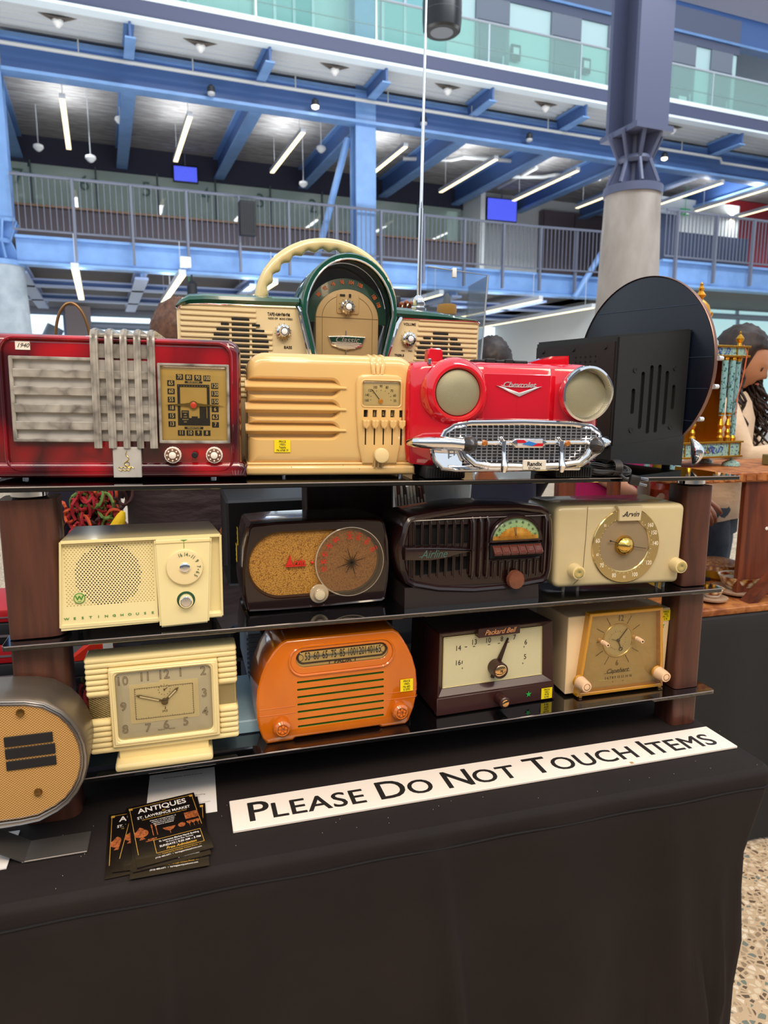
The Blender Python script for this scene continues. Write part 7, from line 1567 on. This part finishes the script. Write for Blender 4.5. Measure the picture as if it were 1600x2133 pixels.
# ---------------- neighbouring stall at right ----------------
PW = mat('reddish pine', '7a3a1c', .5, var=('4a1c0e', 5, (4, 4, .5), .8)); PWL = mat('worn orange pine', 'c07a3e', .55, var=('8a4a22', 12, (2, 2, 2), 1.0))
t = thing('stall_table', 'black draped stall table at the far right', 'table', (1.36, 1.64, 0)); bm = N(); rings = []
for z, q in ((.75, 0), (.735, .004), (.70, .005), (.3, .02), (.01, .03)):
    rings.append([(0 - q, .56, z), (0 - q, -q, z)] + [(k * .04, -q + .010 * math.sin(k * .9) * (1 if z < .6 else .1), z) for k in range(1, 45)] + [(1.8, .56, z)])
loft(bm, rings, False, False, False); box(bm, 0, 1.8, 0, .56, .745, .75); obj('black_drape', bm, mat('charcoal drape', '1e1e1f', .8), t)
t = thing('wooden_hutch', 'worn reddish pine stall hutch with top board and side panels', 'shelf', (1.40, 1.66, .751)); 
bm = N(); box(bm, 0, 1.6, 0, .42, 0, .022, .003, seg=1); obj('bottom_board', bm, PWL, t)
bm = N(); box(bm, .0, 1.6, .07, .44, .392, .422, .003, seg=1)
for k in range(40): box(bm, .01 + .04 * k, .035 + .04 * k, .066, .070, .398, .414)
obj('top_board', bm, PWL, t)
bm = N(); box(bm, .268, .75, .085, .105, .022, .392, .002, seg=1); obj('side_panel', bm, PW, t)
bm = N(); box(bm, 0, .03, .38, .42, .022, .392, .002, seg=1); obj('side_panel', bm, PW, t)
bm = N(); loft(bm, [[(.255, .02, .022), (.29, .02, .022), (.40, .02, .12), (.37, .02, .12)], [(.255, .06, .022), (.29, .06, .022), (.40, .06, .12), (.37, .06, .12)]], smooth=False); obj('brace', bm, PW, t)
bm = N(); lathe(bm, [(.006, -.002), (.004, -.004)], (.36, .085, .24), 'y', 10); obj('paint_spot', bm, mat('white plastic label'), t)
CHN = vor('painted porcelain', 'e8dcc8', '7a2c1c', 60, .25, .6, lohi=(.3, .75), three=('c89a4a', .5)); CHW = mat('porcelain white', 'e6ddd2', .2, coat=.5)
def cup(x, y, z, r, h, label, m1=CHN):
    t = thing('teacup', label, 'cup', (x, y, z)); bm = N(); lathe(bm, [(r * 1.30, .014), (r * 1.25, .008), (r * .7, 0), (r * .5, .0)], (0, 0, 0), 'z', 32); obj('saucer', bm, mat('saucer brown rim', 'b89a80', .3, coat=.4), t)
    bm = N(); lathe(bm, [(r * .45, .006), (r * .5, .012), (r * .85, .02 + h * .3), (r, h), (r * .97, h), (r * .8, .03 + h * .3)], (0, 0, 0), 'z', 36, cap=False); obj('bowl', bm, m1, t)
    bm = N(); lathe(bm, [(r * .97, h + .0006), (r * .93, h - .002), (r * .6, h * .4), (.001, h * .35)], (0, 0, 0), 'z', 32, cap=False); obj('white_inside', bm, CHW, t)
    return t
cup(1.715, 1.79, .774, .064, .058, 'large painted porcelain teacup on saucer beside the pine panel'); cup(1.565, 1.735, .774, .036, .042, 'small painted cup on saucer at the right post edge')
t = thing('trinket_box', 'golden beaded oval trinket box behind the large teacup', 'box', (1.80, 1.98, .774)); bm = N(); lathe(bm, [(.07, 0), (.082, .01), (.083, .035)], (0, 0, 0), 'z', 32); obj('box_base', bm, mat('gold lacquer', 'b88a20', .3, .6), t)
bm = N(); lathe(bm, [(.084, .035), (.078, .052), (.05, .060), (.01, .062)], (0, 0, 0), 'z', 32); obj('box_lid', bm, vor('beaded gold lid', 'e0a848', '8a4a1c', 90, .4, .3, 1.0), t)
t = thing('necklace_tray', 'dark blue tray of pearl necklaces behind the small cup', 'tray', (1.66, 2.0, .774)); bm = N(); box(bm, -.09, .07, -.07, .06, 0, .012, .003); obj('tray', bm, mat('navy tray', '22243a', .5), t); bm = N()
for q in range(3):
    for k in range(26): a = 2 * PI * k / 26; tb = N(); bmesh.ops.create_icosphere(tb, subdivisions=1, radius=.0042); merge(bm, tb, Matrix.Translation((-.03 + .03 * q + .028 * math.cos(a), -.02 + .02 * math.sin(a), .018 + .002 * q)))
obj('pearls', bm, mat('pearl', 'd8ccb8', .25, coat=.5), t)
t = thing('leather_strap', 'dark red leather strap with brass key hanging off the stall board', 'strap', (1.425, 1.640, .78)); bm = N(); tube(bm, [(-.004, .02, .0), (-.002, -.004, .004), (.004, -.006, -.02), (.005, -.006, -.07), (.002, -.006, -.105)], .006, 8, rs=[.005, .006, .008, .008, .005]); tube(bm, [(.012, .01, .0), (.014, -.006, -.03), (.008, -.006, -.105)], .004, 8); obj('strap', bm, mat('oxblood leather', '6a1a1e', .4), t)
bm = N(); tube(bm, [(.0, -.006, -.10), (-.006, -.006, -.16)], .0018, 6); tube(bm, [(-.016, -.006, -.158), (.008, -.006, -.150)], .0022, 6); tube(bm, [(-.010, -.006, -.168), (.000, -.006, -.168)], .003, 6); obj('brass_key', bm, mat('aged brass sheet'), t)
# orange patterned vase, grey post, small cup, wood post seen between shelves
t = thing('spotted_vase', 'orange vase with pale blossoms seen left of the right walnut post', 'vase', (1.68, 2.14, .7515)); bm = N(); lathe(bm, [(.05, 0), (.062, .05), (.066, .2), (.058, .32), (.04, .34), (.045, .36)], (0, 0, 0), 'z', 32); obj('vase_body', bm, mat('orange glaze', 'c8501a', .3, coat=.5, var=('b03a10', 14)), t)
bm = N(); rr = random.Random(8)
for k in range(14): a, z = rr.uniform(PI, 2 * PI), rr.uniform(.04, .30); tb = N(); lathe(tb, [(.012, 0), (.008, -.002)], (0, 0, 0), 'y', 9); merge(bm, tb, Matrix.Rotation(a - 1.5 * PI, 4, 'Z') @ Matrix.Translation((0, -.064, z)))
obj('blossoms', bm, mat('blossom pale', 'e8c8b0', .5), t)
bm = N(); lathe(bm, [(.022, 0), (.022, .40)], (0, 0, 0), 'z', 20); o = obj('grey_post', bm, mat('grey beige post', 'a8988a', .6)); o.location = (1.595, 2.14, .7515); tag(o, 'short grey beige post beside the orange vase', 'post')
bm = N(); lathe(bm, [(.014, 0), (.028, .004), (.033, .045), (.031, .045), (.02, .01)], (0, 0, 0), 'z', 24); o = obj('white_cup', bm, CHW); o.location = (1.285, 2.12, 1.0005); tag(o, 'small white cup just above the beige radio', 'cup')
bm = N(); box(bm, -.03, .03, 0, .03, 0, 1.19); o = obj('pine_post', bm, PW); o.location = (1.20, 2.0, 0); tag(o, 'narrow pine post above the ribbed radio right end', 'post')
bm = N(); box(bm, -.46, .12, 0, .2, -.75, .25, .01); o = obj('stall_counter', bm, mat('dark stall cloth', '1c1a1e', .8)); o.location = (1.45, 2.05, .75); tag(o, 'dark cloth covered counter behind the radios at right', 'counter')
# cloisonne clock
def clock():
    EN = vor('turquoise enamel', '7fb8b0', '2f5a9a', 160, .25, .7, lohi=(.25, .8), three=('a8c8b0', .5)); EG = vor('green enamel', '6fa89a', '1f5a44', 120, .25, .7, lohi=(.2, .8), three=('8fb8c8', .5)); BZ = mat('gilt bronze', 'c8922e', .25, .95)
    t = thing('enamel_clock', 'tall turquoise enamel and gilt temple clock with gold urn on top', 'clock', (1.622, 1.95, 1.174), (0, 0, R(6))); t.scale = (.79, .79, 1)
    for x in (-.16, .16):
        for y in (-.07, .07):
            bm = N(); lathe(bm, [(.036, 0), (.034, .010), (.016, .018), (.010, .020)], (x, y, 0), 'z', 24); lathe(bm, [(.006, .018), (.006, .032)], (x, y, 0), 'z', 10); obj('foot', bm, EN, t)
    for z0, z1, w_, n in ((.030, .082, .180, 'base_block'), (.350, .385, .178, 'top_block')):
        bm = N(); box(bm, -w_, w_, -.09, .09, z0 + .004, z1 - .004); b = obj(n, bm, EN, t)
        bm = N()
        for z in (z0, z1 - .005): box(bm, -w_ - .010, w_ + .010, -.10, .10, z, z + .006, .001, seg=1)
        for x in (-w_, -.12, .12, w_): box(bm, x - .003, x + .003, -.0935, -.089, z0 + .004, z1 - .004)
        obj('gilt_edges', bm, BZ, b)
        bm = N(); zc = (z0 + z1) / 2
        for s in (-1, 1): 
            for x in (.045, .0): tube(bm, [(x + s * .030, -.0915, zc - .008), (x + s * .040, -.0915, zc + .006), (x + s * .026, -.0915, zc + .010), (x + s * .018, -.0915, zc - .004), (x + s * .008, -.0915, zc - .010)], .0028, 6)
        obj('blue_birds', bm, mat('cobalt enamel', '26489a', .3, coat=.5), b)
        bm = N(); tube(bm, [(.0 + .02 * math.cos(a), -.092, zc + .002 + .010 * math.sin(a)) for a in (PI * k / 8 for k in range(-8, 1))], .0018, 6); tube(bm, [(0, -.092, zc - .008), (0, -.092, zc + .012)], .0018, 6); obj('gilt_basket', bm, BZ, b)
    for x, y in ((-.155, -.07), (-.075, -.08), (.072, -.082), (.112, -.082), (.155, -.07), (-.155, .07), (.155, .07)):
        bal = abs(x) < .13; c = N(); bm = N()
        if bal: lathe(bm, [(.011, .165), (.012, .350)], (x, y, 0), 'z', 16); lathe(c, [(.013, .083), (.014, .095), (.009, .102), (.011, .112), (.006, .122), (.013, .135), (.006, .155), (.012, .170), (.012, .175)], (x, y, 0), 'z', 16)
        else: lathe(bm, [(.011, .098), (.011, .340)], (x, y, 0), 'z', 16); lathe(c, [(.013, .083), (.015, .092), (.011, .100)], (x, y, 0), 'z', 16)
        k = obj('column', bm, EG, t); obj('gilt_collar', c, BZ, k); c = N()
        lathe(c, [(.011, .338), (.014, .345), (.012, .352)], (x, y, 0), 'z', 16); obj('gilt_capital', c, BZ, k)
    bm = N(); box(bm, .128, .136, -.03, .06, .083, .350); box(bm, -.136, -.128, -.03, .06, .083, .350); box(bm, -.13, .13, .05, .055, .083, .35); obj('inner_case', bm, BZ, t)
    bm = N(); lathe(bm, [(.004, -.02), (.03, -.022), (.034, -.01)], (0, 0, .22), 'y', 24); lathe(bm, [(.07, -.03), (.07, -.02)], (0, 0, .30), 'y', 32); obj('dial', bm, mat('porcelain white'), t)
    bm = N(); lathe(bm, [(.080, .385), (.078, .400), (.062, .418), (.03, .43), (.012, .433)], (0, 0, 0), 'z', 32); obj('dome', bm, vor('floral enamel', 'd8d0b8', '7a5a8a', 60, .3, .6, lohi=(.2, .8), three=('7fb0a0', .5)), t)
    bm = N(); lathe(bm, [(.012, .433), (.008, .440), (.020, .448), (.036, .462), (.040, .478), (.041, .482), (.040, .486), (.040, .498), (.034, .514), (.020, .526), (.008, .534), (.020, .545), (.014, .552), (.008, .558), (.012, .566), (.006, .574), (.007, .580), (.001, .586)], (0, 0, 0), 'z', 32)
    for s in (-1, 1): tube(bm, [(s * .036, 0, .462), (s * .056, 0, .470), (s * .068, 0, .490), (s * .066, 0, .494), (s * .040, 0, .488)], .0035, 8)
    obj('gold_urn', bm, mat('gilt urn', 'd8962a', .3, .8), t)
    for x in (-.155, .155):
        bm = N(); lathe(bm, [(.010, .386), (.008, .396), (.014, .404), (.016, .410), (.010, .418), (.003, .424), (.004, .430), (.001, .434)], (x, -.07, 0), 'z', 20); obj('finial', bm, BZ, t)
    bm = N(); tube(bm, [(.155, -.090, .39), (.163, -.104, .36), (.158, -.100, .30), (.135, -.100, .23), (.128, -.10, .16)], .0018, 6); tube(bm, [(.163, -.104, .37), (.15, -.10, .27), (.128, -.10, .21)], .0018, 6); obj('coral_cord', bm, mat('coral cord', 'c8603a', .7), t)
clock()
t = thing('olive_box', 'flat olive green box beside the enamel clock', 'box', (1.93, 1.83, 1.174)); bm = N(); box(bm, -.05, .12, -.05, .08, 0, .035, .002, seg=1); obj('box_body', bm, mat('olive card', '7a7040', .6), t)
bm = N(); rr = random.Random(6)
for k in range(5): x = rr.uniform(-.03, .09); tube(bm, [(x, rr.uniform(-.03, .03), .037), (x + .02, rr.uniform(-.03, .03), .046), (x + .045, .0, .04)], .007, 8)
o = obj('trinkets', bm, mat('coral shell', 'd87a5a', .5)); o.parent = t
